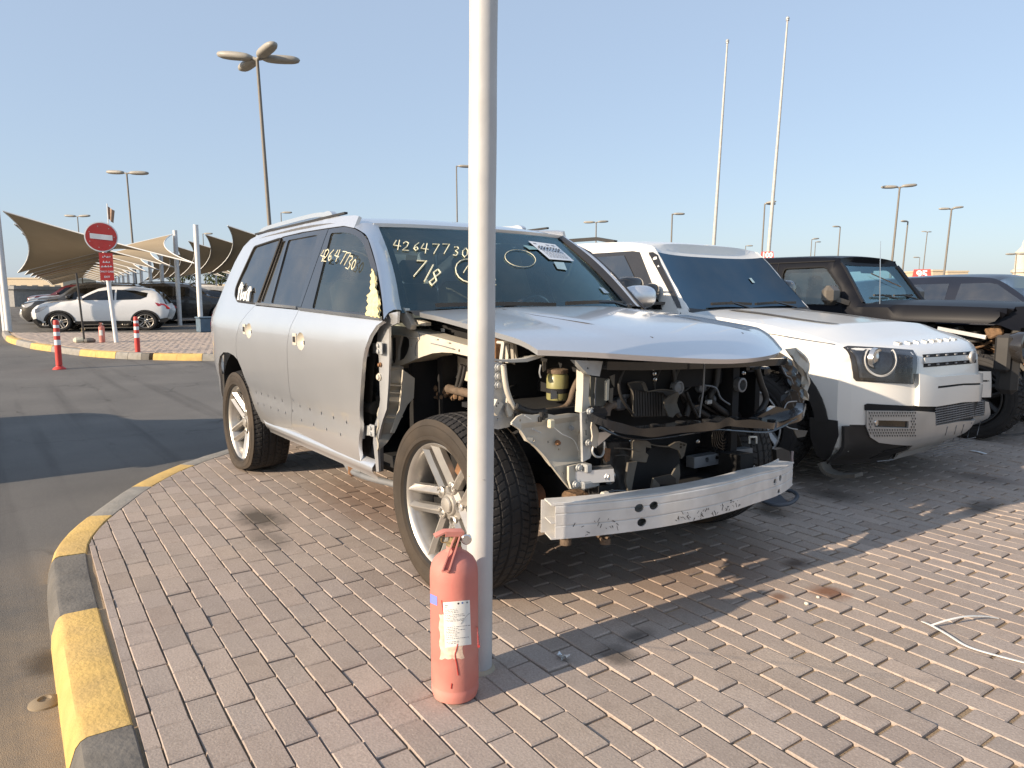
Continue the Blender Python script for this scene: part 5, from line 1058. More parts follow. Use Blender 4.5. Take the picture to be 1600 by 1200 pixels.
for (u, v, r_, m) in ((.57, .055, .036, black), (.72, .05, .034, M('blue_mark', (.03, .12, .38), .6)), (.90, .05, .034, greyfr)): mb = MB(); mb.add([lf(u + r_ * cos(2 * pi * k / 10), v + r_ * .62 * sin(2 * pi * k / 10)) for k in range(10)], [tuple(range(10))]); obj('label_mark', mb, m, lb, 0)
mb = MB(); mb.tube([lf(.98 - .35 * t, .30 + .22 * t ** 1.4) for t in [k / 8 for k in range(9)]], .0006, 4); obj('label_scratch', mb, greyfr, lb)
wrap('blue_sticker', ((672.2, 927.5), (683, 932.5), (683, 946.5), (672.2, 942)), M('blue_tape', (.20, .24, .68), .5), .001, 5)
mb = MB()
for L, w_ in (([(715, 1006), (713, 1016), (711, 1024), (714, 1040), (716, 1055)], .0020), ([(706, 1068), (705, 1076)], .002), ([(693, 960), (691, 945), (690, 938)], .0016), ([(748, 1010), (746, 980)], .001)): mb.tube(catmull([cylp(a, b, .0003) for a, b in L], 4), w_, 6)
obj('paint_drip', mb, redx2, ex, 60); ORG = V((0, 0, 0))
# litter on the paving
p = U(880, 1030, z=.002); mb = MB(); random.seed(4)
vs = [V((p.x + .030 * cos(a) * random.uniform(.4, 1.1), p.y + .024 * sin(a) * random.uniform(.4, 1.1), random.uniform(.003, .022))) for a in [2 * pi * k / 11 for k in range(11)]]; c_ = p + V((0, 0, .012)); mb.add([c_] + vs, [(0, 1 + k, 1 + (k + 1) % 11) for k in range(11)]); mb.add([v + V((.006, -.004, .007)) for v in [c_] + vs[::2]], [(0, 1 + k, 1 + (k + 1) % 6) for k in range(6)])
tag(obj('foil_scrap', mb, M('crumpled_foil', (.72, .76, .78), .25, .6, 0, .2, 60), None, 0), 'small crumpled silver foil scrap lying in the pole shadow', 'litter')
mb = MB(); A = U(1441, 971, z=.004); B = U(1455, 977, z=.012); mb.ribbonbar(catmull([A, B, U(1480, 991, z=.01), U(1510, 1009, z=.006), U(1550, 1022, z=.004), U(1620, 1040, z=.004)], 6), .009, .0025); mb.ribbonbar(catmull([B, U(1480, 969, z=.03), U(1510, 963, z=.035), U(1540, 963, z=.02), U(1560, 966, z=.004)], 6), .008, .0025)
tag(obj('plastic_strap', mb, M('white_strap', (.78, .78, .74), .5), None), 'thin white plastic strap curled on the sunlit paving', 'strap')
mb = MB(); a, b = U(1518, 704, z=.006), U(1540, 709, z=.006); mb.ribbonbar([a, a.lerp(b, .5) + V((0, 0, .004)), b], .03, .004); tag(obj('paper_strip', mb, paper, None), 'short white strip lying in shade by the white off-roader bumper', 'litter')
for k, (a, b, r_) in enumerate(((1260, 943, .010), (1278, 933, .008))):
    mb = MB(); mb.ell(U(a, b, z=r_ * .6), (r_, r_ * .8, r_ * .7), 8, 5); tag(obj('pebble', mb, M('pale_stone', (.62, .58, .50), .8), None), ('larger pale pebble on the sunlit paving', 'smaller pale pebble nearer the rust stain')[k], 'pebble', 'pebbles on the paving')
sp = U(70, 1099, z=-.13); mb = MB(); mb.lathe([(.052, -.004), (.05, .006), (.034, .016), (.022, .018), (.018, .010), (.0001, .009)], 22, sp); tag(obj('road_stud', mb, M('sandy_metal', (.20, .15, .09), .7, .2, dust=.5), None), 'round sandy metal stud set in the road beside the yellow kerb', 'road stud')
# ================================================================== OTHER VEHICLES
def arch(cx, rx, rz, z0, n=12, a0=0, a1=pi): return [(cx - rx * cos(lerp(a0, a1, k / n)), z0 + rz * sin(lerp(a0, a1, k / n))) for k in range(n + 1)]
class Shell:
    """a car body from its silhouette (x, z, crown), half-width by height, and plan taper"""
    def __init__(s, prof, W, under, rr=.06, p=2.6, taper=lambda x: 1, sub=3):
        Q = catmull(prof, sub); s.prof = [(q.x, q.y, q.z) for q in Q]; s.sub = sub; s.W, s.under, s.rr, s.p, s.taper = W, under, rr, p, taper
        s.segs = [(a[0], a[1], b[0], b[1]) for a, b in zip(s.prof, s.prof[1:])]
    def d(s, x, z):
        best = 9
        for x0, z0, x1, z1 in s.segs:
            dx, dz = x1 - x0, z1 - z0; t = ((x - x0) * dx + (z - z0) * dz) / max(1e-9, dx * dx + dz * dz); t = max(0, min(1, t))
            e = (x - x0 - dx * t) ** 2 + (z - z0 - dz * t) ** 2
            if e < best: best = e
        return best ** .5
    def y(s, x, z):
        w_ = sinterp(z, s.W) * s.taper(x); d = s.d(x, z)
        if d < s.rr: w_ -= s.rr * (1 - math.sqrt(max(0, 1 - (1 - d / s.rr) ** 2)))
        return w_
    def outline(s): return [(x, z) for x, z, c in s.prof] + list(s.under)
    def surf(s, i, t):
        i = max(0, min(len(s.prof) - 1.001, i)); k = int(i); f = i - k; a, b = s.prof[k], s.prof[k + 1]; x, z, c = (lerp(a[q], b[q], f) for q in range(3))
        n = lambda j: (lambda p0, p1: V((-(p1[1] - p0[1]), p1[0] - p0[0])).normalized())(s.prof[max(0, j - 1)], s.prof[min(len(s.prof) - 1, j + 1)])
        nn = n(k).lerp(n(k + 1), f); nn = -nn if nn.dot(V((0, 1))) < -.9 or (nn.x < 0 and i < len(s.prof) * .3) else nn
        if c > .085 and i < len(s.prof) * .5: nn = V((1, 0))
        wd = sinterp(z, s.W) * s.taper(x) - s.rr; bl = c * (1 - abs(t) ** s.p)
        return V((x + nn.x * bl, t * wd, z + nn.y * bl))
    def over(s, name, i0, i1, m, par, n=12, ang=40, off=0.0, t0=-1, t1=1):
        mb = MB(); k = max(1, int((i1 - i0)))
        mb.grid(n, k, lambda u, v: s.surf(lerp(i0, i1, v), lerp(t0, t1, u)) * (1 + 0) + V((0, 0, 0))); return obj(name, mb, m, par, ang)
    def side(s, name, out, m, par, off=0, th=.012, holes=(), step=.07, sides=(-1, 1), ang=35):
        o = []
        for sg in sides: mb = sheetmb(out, lambda u, v: (u, sg * (s.y(u, v) + off), v), step, th, holes, nrm=V((0, sg, 0))); o.append(obj(name, mb, m, par, ang))
        return o
def low_wheel(par, c, R=.33, W=.21, rr=.23, m=alloy, side=-1, n=10, tb=None, cache={}):
    e = bpy.data.objects.new('wheel', None); C.objects.link(e); e.parent = par; e.location = c; e.rotation_euler = (0, .3, pi if side > 0 else 0)
    key = (R, W, rr, m.name, n)
    if key not in cache:
        ty = obj('tyre', tb or tyre_mb(R, W, rr, 40, pat='', detail=False), tread, e, 40); r, s_, h_, nu, lu, bd, cl = rim_parts(rr, W, n, True, 1); s_.add(h_.v, h_.f)
        mb = MB(); mb.add(r.v, r.f); cache[key] = [ty.data, obj('rim', mb, m, e, 40).data, obj('spokes', s_, m, e, 14).data, obj('brake_disc', bd, pitch, e).data]
    else:
        for d in cache[key]: o = bpy.data.objects.new(d.name.split('.')[0], d); C.objects.link(o); o.parent = e
    return e
# ---------------------------------------------------------------- white off-roader beside the wreck
df = root('white_suv', 'boxy white off-road SUV with silver skid plate parked beside the wrecked silver SUV', 'car', (-.42, 2.80, 0)); DL = V((-.42, 2.80, 0))
pr = [(.56, .20, .14), (.68, .30, .20), (.70, .42, .235), (.71, .60, .24), (.705, .76, .235), (.70, .87, .22), (.685, .93, .20), (.64, .972, .16), (.52, 1.012, .086), (.2, 1.075, .035), (-.25, 1.128, .03), (-.58, 1.162, .025), (-.64, 1.20, .03), (-.84, 1.415, .04), (-1.06, 1.655, .035), (-1.20, 1.722, .03), (-1.6, 1.762, .025), (-2.4, 1.775, .03), (-3.2, 1.765, .03), (-3.5, 1.70, .03), (-3.60, 1.2, .03), (-3.62, .65, .04), (-3.52, .42, .03)]
un = [(-3.3, .40)] + arch(-2.78, .46, .44, .42) + [(-2.2, .38), (-.60, .38)] + arch(0, .52, .46, .42, a0=.15, a1=pi - .1) + [(.545, .30), (.54, .22)]
DW = [(.2, .86), (.35, .905), (.5, .93), (.7, .94), (.98, .94), (1.08, .925), (1.16, .905), (1.22, .885), (1.68, .792), (1.78, .77)]
D = Shell(pr, DW, un, .05, 3.6, lambda x: 1 - .012 * sm(.35, .75, x)); i_ = lambda k: k * 3
D.side('body_side', D.outline(), whitep, df, step=.06)
D.over('lower_bumper', i_(0), i_(2) + 1, black, df, 24); D.over('front_panel', i_(2) + 1, i_(7), whitep, df, 24); D.over('bonnet', i_(7), i_(11), whitep, df, 20); D.over('cowl', i_(11), i_(12), black, df); D.over('windscreen', i_(12), i_(14), g_scr, df, 16); D.over('roof', i_(14), i_(19), whitep, df, 16); D.over('tailgate', i_(19), i_(22), whitep, df, 10)
side_b = [(-3.52, 1.19), (-3.42, 1.66), (-2.3, 1.672), (-1.27, 1.668), (-1.19, 1.655), (-.90, 1.25), (-.845, 1.185), (-2, 1.18)]
D.side('window_band', side_b, blackg, df, .004, .004); D.side('side_window', [(-2.25, 1.63), (-1.36, 1.635), (-1.01, 1.22), (-2.35, 1.22)], g_dark, df, .010, 0); D.side('pillar_trim', [(-1.065, 1.65), (-1.03, 1.625), (-.70, 1.245), (-.665, 1.20), (-.70, 1.20), (-1.10, 1.648)], blackg, df, .003, .003)
D.side('arch_trim', [(x, z) for x, z in arch(0, .60, .535, .42, 20, .12, pi - .12)] + [(x, z) for x, z in reversed(arch(0, .515, .455, .42, 20, .12, pi - .12))], black, df, .012, .012, step=.05); D.side('arch_trim', arch(-2.78, .54, .51, .42) + list(reversed(arch(-2.78, .455, .435, .42))), black, df, .012, .012)
D.side('lower_cladding', [(.47, .50), (.655, .50), (.66, .40), (.60, .26), (.55, .21), (.50, .24), (.47, .36)], black, df, .008, .01, step=.04); D.side('sill', [(-2.3, .39), (-2.3, .46), (-.55, .46), (-.55, .39)], black, df, .01, .01)
for s_ in (-1, 1):
    mb = MB(); mb.tube([(x, s_ * (D.y(x, z) + .001), z) for x, z in [(lerp(-.655, .60, k / 12), interp(lerp(-.655, .60, k / 12), [(-.66, 1.10), (.2, 1.03), (.6, .985)])) for k in range(13)]], .0025, 4); mb.tube([(-.655, s_ * (D.y(-.655, z) + .001), z) for z in (.46, .7, .9, 1.1, 1.165)], .003, 4); obj('shut_line', mb, pitch, df)
def xf(y, z):                                                           # front face of the white SUV, in world space
    z = max(.2, min(1.0, z)); x = c = None
    P = D.prof[:i_(7) + 1]
    for a, b in zip(P, P[1:]):
        if a[1] <= z <= b[1] or b is P[-1]: f = (z - a[1]) / max(1e-6, b[1] - a[1]); x, c = lerp(a[0], b[0], f), lerp(a[2], b[2], f); break
    wd = sinterp(z, DW) * D.taper(x) - D.rr; t = min(1.0, abs(y - DL.y) / wd)
    return DL.x + x + c * (1 - t ** 3.6)
def fpx(px, py): return hit(px, py, lambda p: p.x - xf(p.y, p.z), 2.5, 9)
def fsheet(name, px, m, off=.004, th=.006, holes=(), par=df, step=.04, ang=32, crop=True):
    global ORG
    q = lambda L: [(p.y, p.z) for p in (fpx(1230 + a * .2333, 480 + b * .2333) for a, b in L)]
    ORG = DL; mb = sheetmb(q(px), lambda u, v: (xf(u, v) + off, u, v), step, th, [q(h) for h in holes], nrm=V((1, 0, 0))); o = obj(name, mb, m, par, ang); ORG = V((0, 0, 0)); return o
def fcr(a, b, off=.006): return fpx(1230 + a * .2333, 480 + b * .2333) + V((off, 0, 0))
hl = fsheet('headlight', [(372, 265), (400, 257), (620, 268), (835, 285), (842, 515), (640, 505), (455, 494), (437, 475)], blackg, .006, .02)
fsheet('lamp_glass', [(395, 275), (700, 290), (830, 300), (836, 505), (460, 485)], g_lamp, .030, .0, par=hl); fsheet('lamp_inner', [(415, 285), (690, 298), (700, 480), (470, 470)], M('lamp_chrome', (.14, .145, .155), .3, .8, 0, .4, 18), .012, .004, par=hl)
ORG = DL; mb = MB(); ring = [fcr(597 + 104 * cos(a), 352 + 106 * sin(a), .024) for a in [radians(-38) + radians(256) * k / 26 for k in range(27)]]; mb.ribbonbar(ring, .012, .015, (1, 0, 0)); obj('daylight_ring', mb, M('frosted_ring', (.42, .42, .41), .4), hl)
c = fcr(585, 345, .012); mb = MB(); mb.lathe([(.07, -.02), (.066, .008), (.05, .0), (.02, .012), (.0001, .014)], 20, c, R90, cap=False); obj('projector', mb, chrome, hl, 50)
for k in range(6): mb = MB(); mb.bbox(fcr(735 + 38 * (k % 3), 350 + 70 * (k // 3), .014), (.02, .026, .04), .006); obj('lamp_module', mb, black, hl)
ORG = V((0, 0, 0))
gr = fsheet('upper_grille', [(905, 316), (1080, 304), (1256, 291), (1262, 372), (1090, 388), (912, 402)], pitch, .004, .03); fsheet('grille_bar', [(905, 336), (1080, 325), (1258, 311), (1260, 346), (1090, 361), (908, 375)], skid, .016, .02, par=gr)
ORG = DL; c = fcr(1213, 333, .03); mb = MB(); mb.lathe([(.042, -.012), (.042, .002), (.034, .006), (.0001, .007)], 24, c, Matrix.Diagonal((1, 1.0, 1.0)).to_3x3() @ R90, cap=False); bd = obj('badge', mb, skid, gr, 40); mb = MB(); mb.lathe([(.034, .0062), (.030, .008), (.0001, .0085)], 24, c, R90, cap=False); obj('badge_centre', mb, greyfr, bd, 40)
for a_, b_ in ((935, 327), (1000, 322), (1060, 318), (1120, 314), (1180, 309), (940, 385), (1000, 381), (1060, 376), (1120, 371), (1180, 366)): mb = MB(); mb.bbox(fcr(a_, b_, .008), (.012, .03, .012), .003); obj('grille_clip', mb, greyfr, gr)
ORG = V((0, 0, 0))
bmp = fsheet('bumper_panel', [(852, 442), (905, 452), (962, 466), (1150, 450), (1337, 428), (1337, 600), (1150, 632), (970, 662), (850, 660)], whitep, .03, .04, [[(978, 526), (1150, 507), (1326, 486), (1327, 497), (1150, 520), (978, 541)]], step=.03); fsheet('bumper_slot', [(960, 520), (1330, 478), (1330, 505), (960, 548)], pitch, .012, .004, par=bmp)
lg = fsheet('lower_grille', [(845, 660), (968, 664), (1150, 640), (1303, 612), (1298, 724), (1130, 760), (970, 792), (965, 705), (845, 695)], pitch, .006, .01)
ORG = DL; mb = MB()
for k in range(1, 8): mb.tube([fcr(lerp(970, 1300, t), lerp(lerp(664, 612, t), lerp(792, 722, t), k / 8), .02) for t in (0, .25, .5, .75, 1)], .004, 4)
for k in range(1, 32): t = k / 32; mb.bar(fcr(lerp(970, 1300, t), lerp(666, 614, t), .017), fcr(lerp(970, 1300, t), lerp(790, 720, t), .017), .003, .006)
kind(obj('grille_mesh', mb, greyfr, lg, 40), 'stuff'); ORG = V((0, 0, 0))
fsheet('black_strip', [(510, 655), (530, 645), (700, 655), (850, 662), (850, 692), (680, 690), (512, 690)], pitch, .008, .01)
sk = fsheet('skid_plate', [(510, 690), (680, 692), (850, 694), (967, 702), (972, 790), (1130, 762), (1298, 724), (1306, 628), (1330, 634), (1326, 740), (1300, 830), (1240, 908), (1120, 960), (1000, 998), (860, 1028), (790, 1018), (740, 1000), (815, 924), (700, 918), (592, 904), (535, 868), (508, 800)], skid, .022, .03, [[(562, 754), (680, 756), (790, 760), (788, 806), (680, 804), (563, 800)]], step=.035, ang=30)
fsheet('fog_recess', [(550, 745), (800, 752), (798, 812), (552, 808)], blackg, .008, .004, par=sk); ORG = DL; c = fcr(582, 772, .012); mb = MB(); mb.lathe([(.022, 0), (.020, .008), (.0001, .01)], 14, c, R90, cap=False); obj('fog_lamp', mb, chrome, sk)
mb = MB(); random.seed(1)
for r in range(10):
    for k in range(19):
        a_, b_ = 528 + k * 17 + (r % 2) * 8.5, 705 + r * 19
        if (545 < a_ < 806 and 738 < b_ < 818) or a_ > 838 or (b_ > 850 and a_ < 560) or b_ > 868: continue
        q = fcr(a_, b_, .0232); mb.add([q + V((0, -.010, .006)), q + V((0, .010, .006)), q + V((0, .0, -.009))], [(0, 1, 2)])
kind(obj('skid_perforation', mb, pitch, sk, 0), 'stuff')
for a_, b_, c_, d_2 in ((1050, 797, 1023, 902), (1110, 790, 1086, 892), (1160, 783, 1131, 880), (1210, 772, 1186, 868), (1276, 757, 1250, 852)): mb = MB(); mb.ribbonbar([fcr(a_, b_, .0235), fcr((a_ + c_) / 2, (b_ + d_2) / 2, .0235), fcr(c_, d_2, .0235)], .012, .003, (1, 0, 0)); obj('skid_slit', mb, greyfr, sk)
mb = MB()
for k in range(5): mb.tube([fcr(lerp(930 + 8 * k, 1240 - 12 * k, t), lerp(930 + 16 * k, 868 + 16 * k, t), .0235) for t in (0, .5, 1)], .003, 4)
kind(obj('skid_ribs', mb, greyfr, sk), 'stuff'); ORG = V((0, 0, 0))
fsheet('lower_bumper', [(508, 800), (535, 868), (592, 904), (700, 918), (815, 924), (740, 1000), (790, 1018), (860, 1028), (1000, 998), (1120, 960), (1240, 908), (1240, 926), (1000, 1040), (840, 1075), (600, 1095), (430, 1080), (380, 900), (380, 800)], black, .004, .02); fsheet('tow_recess', [(645, 962), (790, 930), (765, 985), (700, 1020), (590, 1030)], pitch, .008, .004)
ORG = DL; mb = MB(); mb.tube([fcr(590, 1030, .012), fcr(650, 1024, .012), fcr(700, 1018, .012)], .004, 5); obj('tow_edge', mb, greyfr, df); mb = MB(); mb.ribbonbar(catmull([U(a, b, y=1.90) for a, b in ((1286, 722), (1293, 735), (1312, 743), (1342, 742))], 4), .10, .022); obj('air_flap', mb, dusty, df); ORG = V((0, 0, 0))
for k, ch in enumerate('DEFENDER'):                                     # raised letters along the leading edge of the bonnet
    t = lerp(-.47, .47, k / 7); i0 = i_(7) + .4
    def lf_(u, v, h=0):
        p = D.surf(i0 + v * 12, t + u / .85); q = D.surf(i0 + v * 12 + .3, t + u / .85) - D.surf(i0 + v * 12 - .3, t + u / .85); n = V((-q.z, 0, q.x)); n = -n if n.z < 0 else n; return p + n.normalized() * (.004 + h)
    me = font(ch, .085, bold=.0015); mb = MB(); n = len(me.vertices); mb.add([lf_(v.co.x, v.co.y, .006) for v in me.vertices], [tuple(p.vertices) for p in me.polygons]); E2 = {}
    for p in me.polygons:
        for a_, b_ in p.edge_keys: E2[a_, b_] = E2.get((a_, b_), 0) + 1
    mb.add([lf_(v.co.x, v.co.y, .006) for v in me.vertices] + [lf_(v.co.x, v.co.y, -.004) for v in me.vertices], [(a_, b_, b_ + n, a_ + n) for (a_, b_), c_ in E2.items() if c_ == 1]); obj('bonnet_letter', mb, skid, df, 0); bpy.data.meshes.remove(me)
for s_ in (-1, 1):
    mb = MB(); mb.grid(2, 10, lambda u, v: D.surf(lerp(i_(10) + 2.4, i_(8) + 1.6, v), s_ * (.50 + (.14 * (1 - v * .75)) * (u - .5) + .03 * v)) + V((0, 0, .006))); obj('bonnet_grip', mb, dusty, df)
    m1, m2 = (V((q.x - DL.x, s_ * abs(q.y - DL.y), q.z)) for q in (U(984, 453, y=1.72), U(1017, 457, y=1.86))); mb = MB(); mb.ell(m1, (.07, .12, .105), 16, 10, pw=.55); mb.ell(m2, (.06, .075, .075), 14, 8, pw=.8); mb.ribbonbar([m1 + V((.02, 0, -.11)), m2 + V((.02, 0, -.085)), m2 + V((.06, -s_ * .08, -.085))], .09, .022); obj('door_mirror', mb, blackg, df, 50)
    mb = MB(); P = [D.surf(i_(16) + k, s_ * .93) + V((0, 0, .035 if 0 < k < 8 else .0)) for k in range(9)]; mb.ribbonbar(P, .04, .03); obj('roof_rail', mb, black, df)
for t0, t1 in ((-.62, .02), (.10, .80)): mb = MB(); mb.ribbonbar([D.surf(i_(12) + .45 + .15 * sin(pi * k / 8), lerp(t0, t1, k / 8)) + V((.02, 0, .02)) for k in range(9)], .02, .022); mb.tube([D.surf(i_(12) + .6, lerp(t0, t1, .5)) + V((.02, 0, .03)), D.surf(i_(11) + 2, lerp(t0, t1, .95)) + V((0, 0, .03))], .010, 6); obj('wiper', mb, blackg, df)
mb = MB(); mb.grid(1, 1, lambda u, v: D.surf(i_(13) + .2 + .5 * v, .42 + .045 * u) + V((.006, 0, .005))); obj('screen_sticker', mb, M('pale_sticker', (.5, .6, .6)), df)
mb = MB(); mb.box((-1.4, 0, .45), (4.2, 1.5, .14)); mb.box((.3, 0, .55), (.5, 1.3, .5)); mb.box((-.9, 0, .8), (.3, 1.6, .7)); obj('underbody', mb, pitch, df)
MT = tyre_mb(.385, .25, .25, 330, pat='mud')
for x_, s_ in ((0, -1), (0, 1), (-2.78, -1), (-2.78, 1)): low_wheel(df, (x_, s_ * .79, .385), .385, .25, .25, skid, s_, 6, MT)
# ---------------------------------------------------------------- black hard-top off-roader, its front torn open
jp = root('black_offroader', 'black hard-top off-roader with torn open engine bay, beyond the white SUV', 'car', (-.05, 5.55, 0)); JL = V((-.05, 5.55, 0))
pr = [(.44, 1.03, .02), (.43, 1.10, .04), (.36, 1.165, .05), (.0, 1.19, .05), (-.6, 1.205, .05), (-1.05, 1.215, .04), (-1.12, 1.225, .02), (-1.27, 1.44, .03), (-1.415, 1.64, .035), (-1.52, 1.705, .03), (-2.2, 1.725, .03), (-2.9, 1.715, .03), (-3.02, 1.62, .02), (-3.06, 1.1, .02), (-3.06, .55, .02)]
un = [(-2.9, .50)] + arch(-2.45, .45, .42, .50) + [(-1.95, .48), (-1.02, .48), (-1.02, 1.05), (-.95, 1.06), (.40, 1.03)]
J = Shell(pr, [(.4, .76), (1.0, .78), (1.17, .775), (1.25, .75), (1.7, .665)], un, .05, 2.6, lambda x: 1 - .16 * sm(-1.0, .4, x))
wh = rnd([(-2.05, 1.60), (-1.55, 1.605), (-1.34, 1.36), (-1.34, 1.20), (-2.05, 1.20)], .05); wr = rnd([(-2.85, 1.60), (-2.2, 1.60), (-2.2, 1.20), (-2.9, 1.20)], .05)
J.side('body_side', J.outline(), blackp, jp, holes=[wh, wr], step=.08); J.side('side_window', [(-2.1, 1.63), (-1.53, 1.63), (-1.32, 1.37), (-1.32, 1.18), (-2.1, 1.18)], g_side, jp, -.012, 0); J.side('rear_window', [(-2.9, 1.62), (-2.15, 1.62), (-2.15, 1.18), (-2.95, 1.18)], g_dark, jp, -.012, 0)
J.over('bonnet', 0, 15, blackp, jp, 14); J.over('cowl', 15, 18, black, jp); J.over('windscreen', 18, 24, g_wind, jp, 12); J.over('roof', 24, 36, blackp, jp, 12); J.over('tailgate', 36, 42, blackp, jp)
for s_ in (-1, 1):
    mb = MB(); mb.ribbonbar([J.surf(18 + k, s_ * .97) + V((.006, 0, .0)) for k in range(7)], .05, .02, (1, 0, 0)); obj('screen_frame', mb, blackp, jp)
    mb = MB(); mb.bbox((-1.33, s_ * .95, 1.30), (.13, .22, .20), .05); mb.bar((-1.25, s_ * .76, 1.22), (-1.30, s_ * .92, 1.26), .06, .05); obj('door_mirror', mb, M('brown_grey_mirror', (.045, .042, .04), .35, 0, .4, .1, 5, dust=.4), jp)
    mb = MB(); mb.tube([(x, s_ * (J.y(x, z) + .003), z) for x, z in rnd(wh, .001, 1) + [wh[0]]], .008, 5); obj('window_rubber', mb, pitch, jp)
    mb = MB(); mb.tube([(-1.30, s_ * (J.y(-1.3, z) + .002), z) for z in (.5, .8, 1.1, 1.2)], .004, 4); mb.tube([(-2.12, s_ * (J.y(-2.12, z) + .002), z) for z in (.5, .8, 1.1, 1.3, 1.6, 1.66)], .004, 4); mb.tube([(x, s_ * (J.y(x, 1.665) + .002), 1.665) for x in (-2.9, -2.2, -1.6, -1.46)], .006, 4); obj('shut_line', mb, pitch, jp)
mb = MB(); mb.bbox((-1.45, 0, 1.58), (.03, .26, .07), .02); obj('inside_mirror', mb, black, jp); mb = MB(); mb.bbox((-1.35, 0, 1.12), (.35, 1.3, .12), .04); obj('dashboard', mb, black, jp)
for y_ in (-.36, .36): mb = MB(); mb.bbox((-1.95, y_, .85), (.5, .5, .16), .05); mb.bbox((-2.2, y_, 1.12), (.14, .48, .6), .05); mb.bbox((-2.27, y_, 1.47), (.1, .24, .15), .04); obj('seat', mb, black, jp)
mb = MB(); mb.box((-1.7, 0, .5), (2.6, 1.45, .1)); mb.box((-1.1, 0, .8), (.06, 1.4, .6)); obj('floor_pan', mb, pitch, jp); 
mb = MB(); mb.tube([(-.95, -.69, 1.18), (-.97, -.69, 1.60), (-.98, -.69, 1.84)], lambda t: .006 - .003 * t, 6); obj('aerial', mb, chrome, jp)
for t0, t1 in ((-.55, .0), (.1, .7)): mb = MB(); mb.ribbonbar([J.surf(19.2, lerp(t0, t1, k / 6)) + V((.02, 0, .015)) for k in range(7)], .02, .02); mb.tube([J.surf(19.2, lerp(t0, t1, .5)) + V((.02, 0, .02)), J.surf(16.5, t1) + V((0, 0, .03))], .010, 5); obj('wiper', mb, black, jp)
mb = MB(); mb.ribbonbar([J.surf(22.5, -.15) + V((.02, 0, .01)), J.surf(20.5, .55) + V((.02, 0, .01))], .012, .004, (1, 0, 0)); obj('torn_strip', mb, harness, jp)
random.seed(77)
mb = MB(); mb.box((-.35, .0, .75), (1.1, .5, .5)); mb.box((-.4, .0, .46), (1.5, .9, .1)); obj('engine_block', mb, pitch, jp)
for k in range(34):
    mb = MB(); p = V((random.uniform(-.75, .42), -random.uniform(.28, .62), random.uniform(.62, .98))); mm_ = random.choice((rust, dusty, harness, black, black, greyfr, dirt, galv))
    if k % 3: mb.bbox(p, (random.uniform(.05, .2), random.uniform(.04, .14), random.uniform(.03, .12)), .012, Matrix.Rotation(random.uniform(-.6, .6), 3, 'Y'))
    else: mb.tube(catmull([p, p + V((random.uniform(.05, .2), random.uniform(-.08, .08), random.uniform(-.1, .1))), p + V((random.uniform(.2, .35), random.uniform(-.1, .1), random.uniform(-.15, .1)))], 4), random.uniform(.008, .022), 7)
    obj('engine_part', mb, mm_, jp)
ORG = JL
mb = MB(); mb.bar(U(1466, 513, y=4.86), U(1541, 527, y=4.86), .03, .035); obj('inner_wing_rail', mb, M('bright_rail', (.75, .76, .76), .3, .7), jp)
mb = MB(); mb.bbox(U(1524, 570, y=4.92), (.24, .12, .15), .02); obj('battery_tray', mb, M('tan_box', (.36, .28, .19), .8, 0, 0, .2, 9, dust=.3), jp)
ply('frame_side', [(1543, 587), (1562, 586), (1600, 594), (1640, 600), (1640, 622), (1600, 612), (1572, 607), (1558, 600)], 4.95, M('muddy_frame', (.30, .25, .18), .8, 0, 0, .2, 9, dust=.3), .05, par=jp); ply('frame_plate', [(1562, 603), (1640, 612), (1640, 660), (1600, 650), (1570, 625)], 5.05, greyfr, .04, par=jp)
mb = MB(); c = U(1597, 543, x=.42); mb.lathe([(.10, -.12), (.13, -.02), (.13, .03), (.105, .035), (.10, .0), (.0001, -.06)], 22, c, R90, cap=False); obj('headlight', mb, blackg, jp, 50); mb = MB(); mb.bbox(c + V((-.08, -.02, -.14)), (.16, .10, .5), .04); mb.bbox(c + V((-.1, -.10, -.05)), (.12, .05, .3), .02); obj('lamp_housing', mb, black, jp); mb = MB(); mb.lathe([(.098, 0), (.09, -.03), (.0001, -.05)], 20, c, R90, cap=False); obj('lamp_reflector', mb, chrome, jp)
mb = MB(); mb.grid(8, 5, lambda u, v: U(lerp(1553, 1640, u), lerp(lerp(486, 478, u), lerp(508, 528, u), v), x=.44 - .3 * (1 - u)) + V((.05 * sin(v * 5 + u * 9), 0, .02 * sin(u * 14 + v * 7)))); obj('crumpled_wing', mb, blackp, jp, 15)
mb = MB(); mb.tube(catmull([U(1556, 640, y=5.0), U(1580, 628, y=5.0), U(1600, 618, y=5.0)], 4), .012, 6); mb.tube(catmull([U(1560, 680, y=5.0), U(1590, 679, y=5.0), U(1640, 670, y=5.0)], 4), .012, 6); obj('steering_rod', mb, greyfr, jp); ORG = V((0, 0, 0))
for x_, s_ in ((0, -1), (0, 1), (-2.45, -1), (-2.45, 1)): low_wheel(jp, (x_, s_ * .74, .385), .385, .25, .25, black, s_, 6, MT)
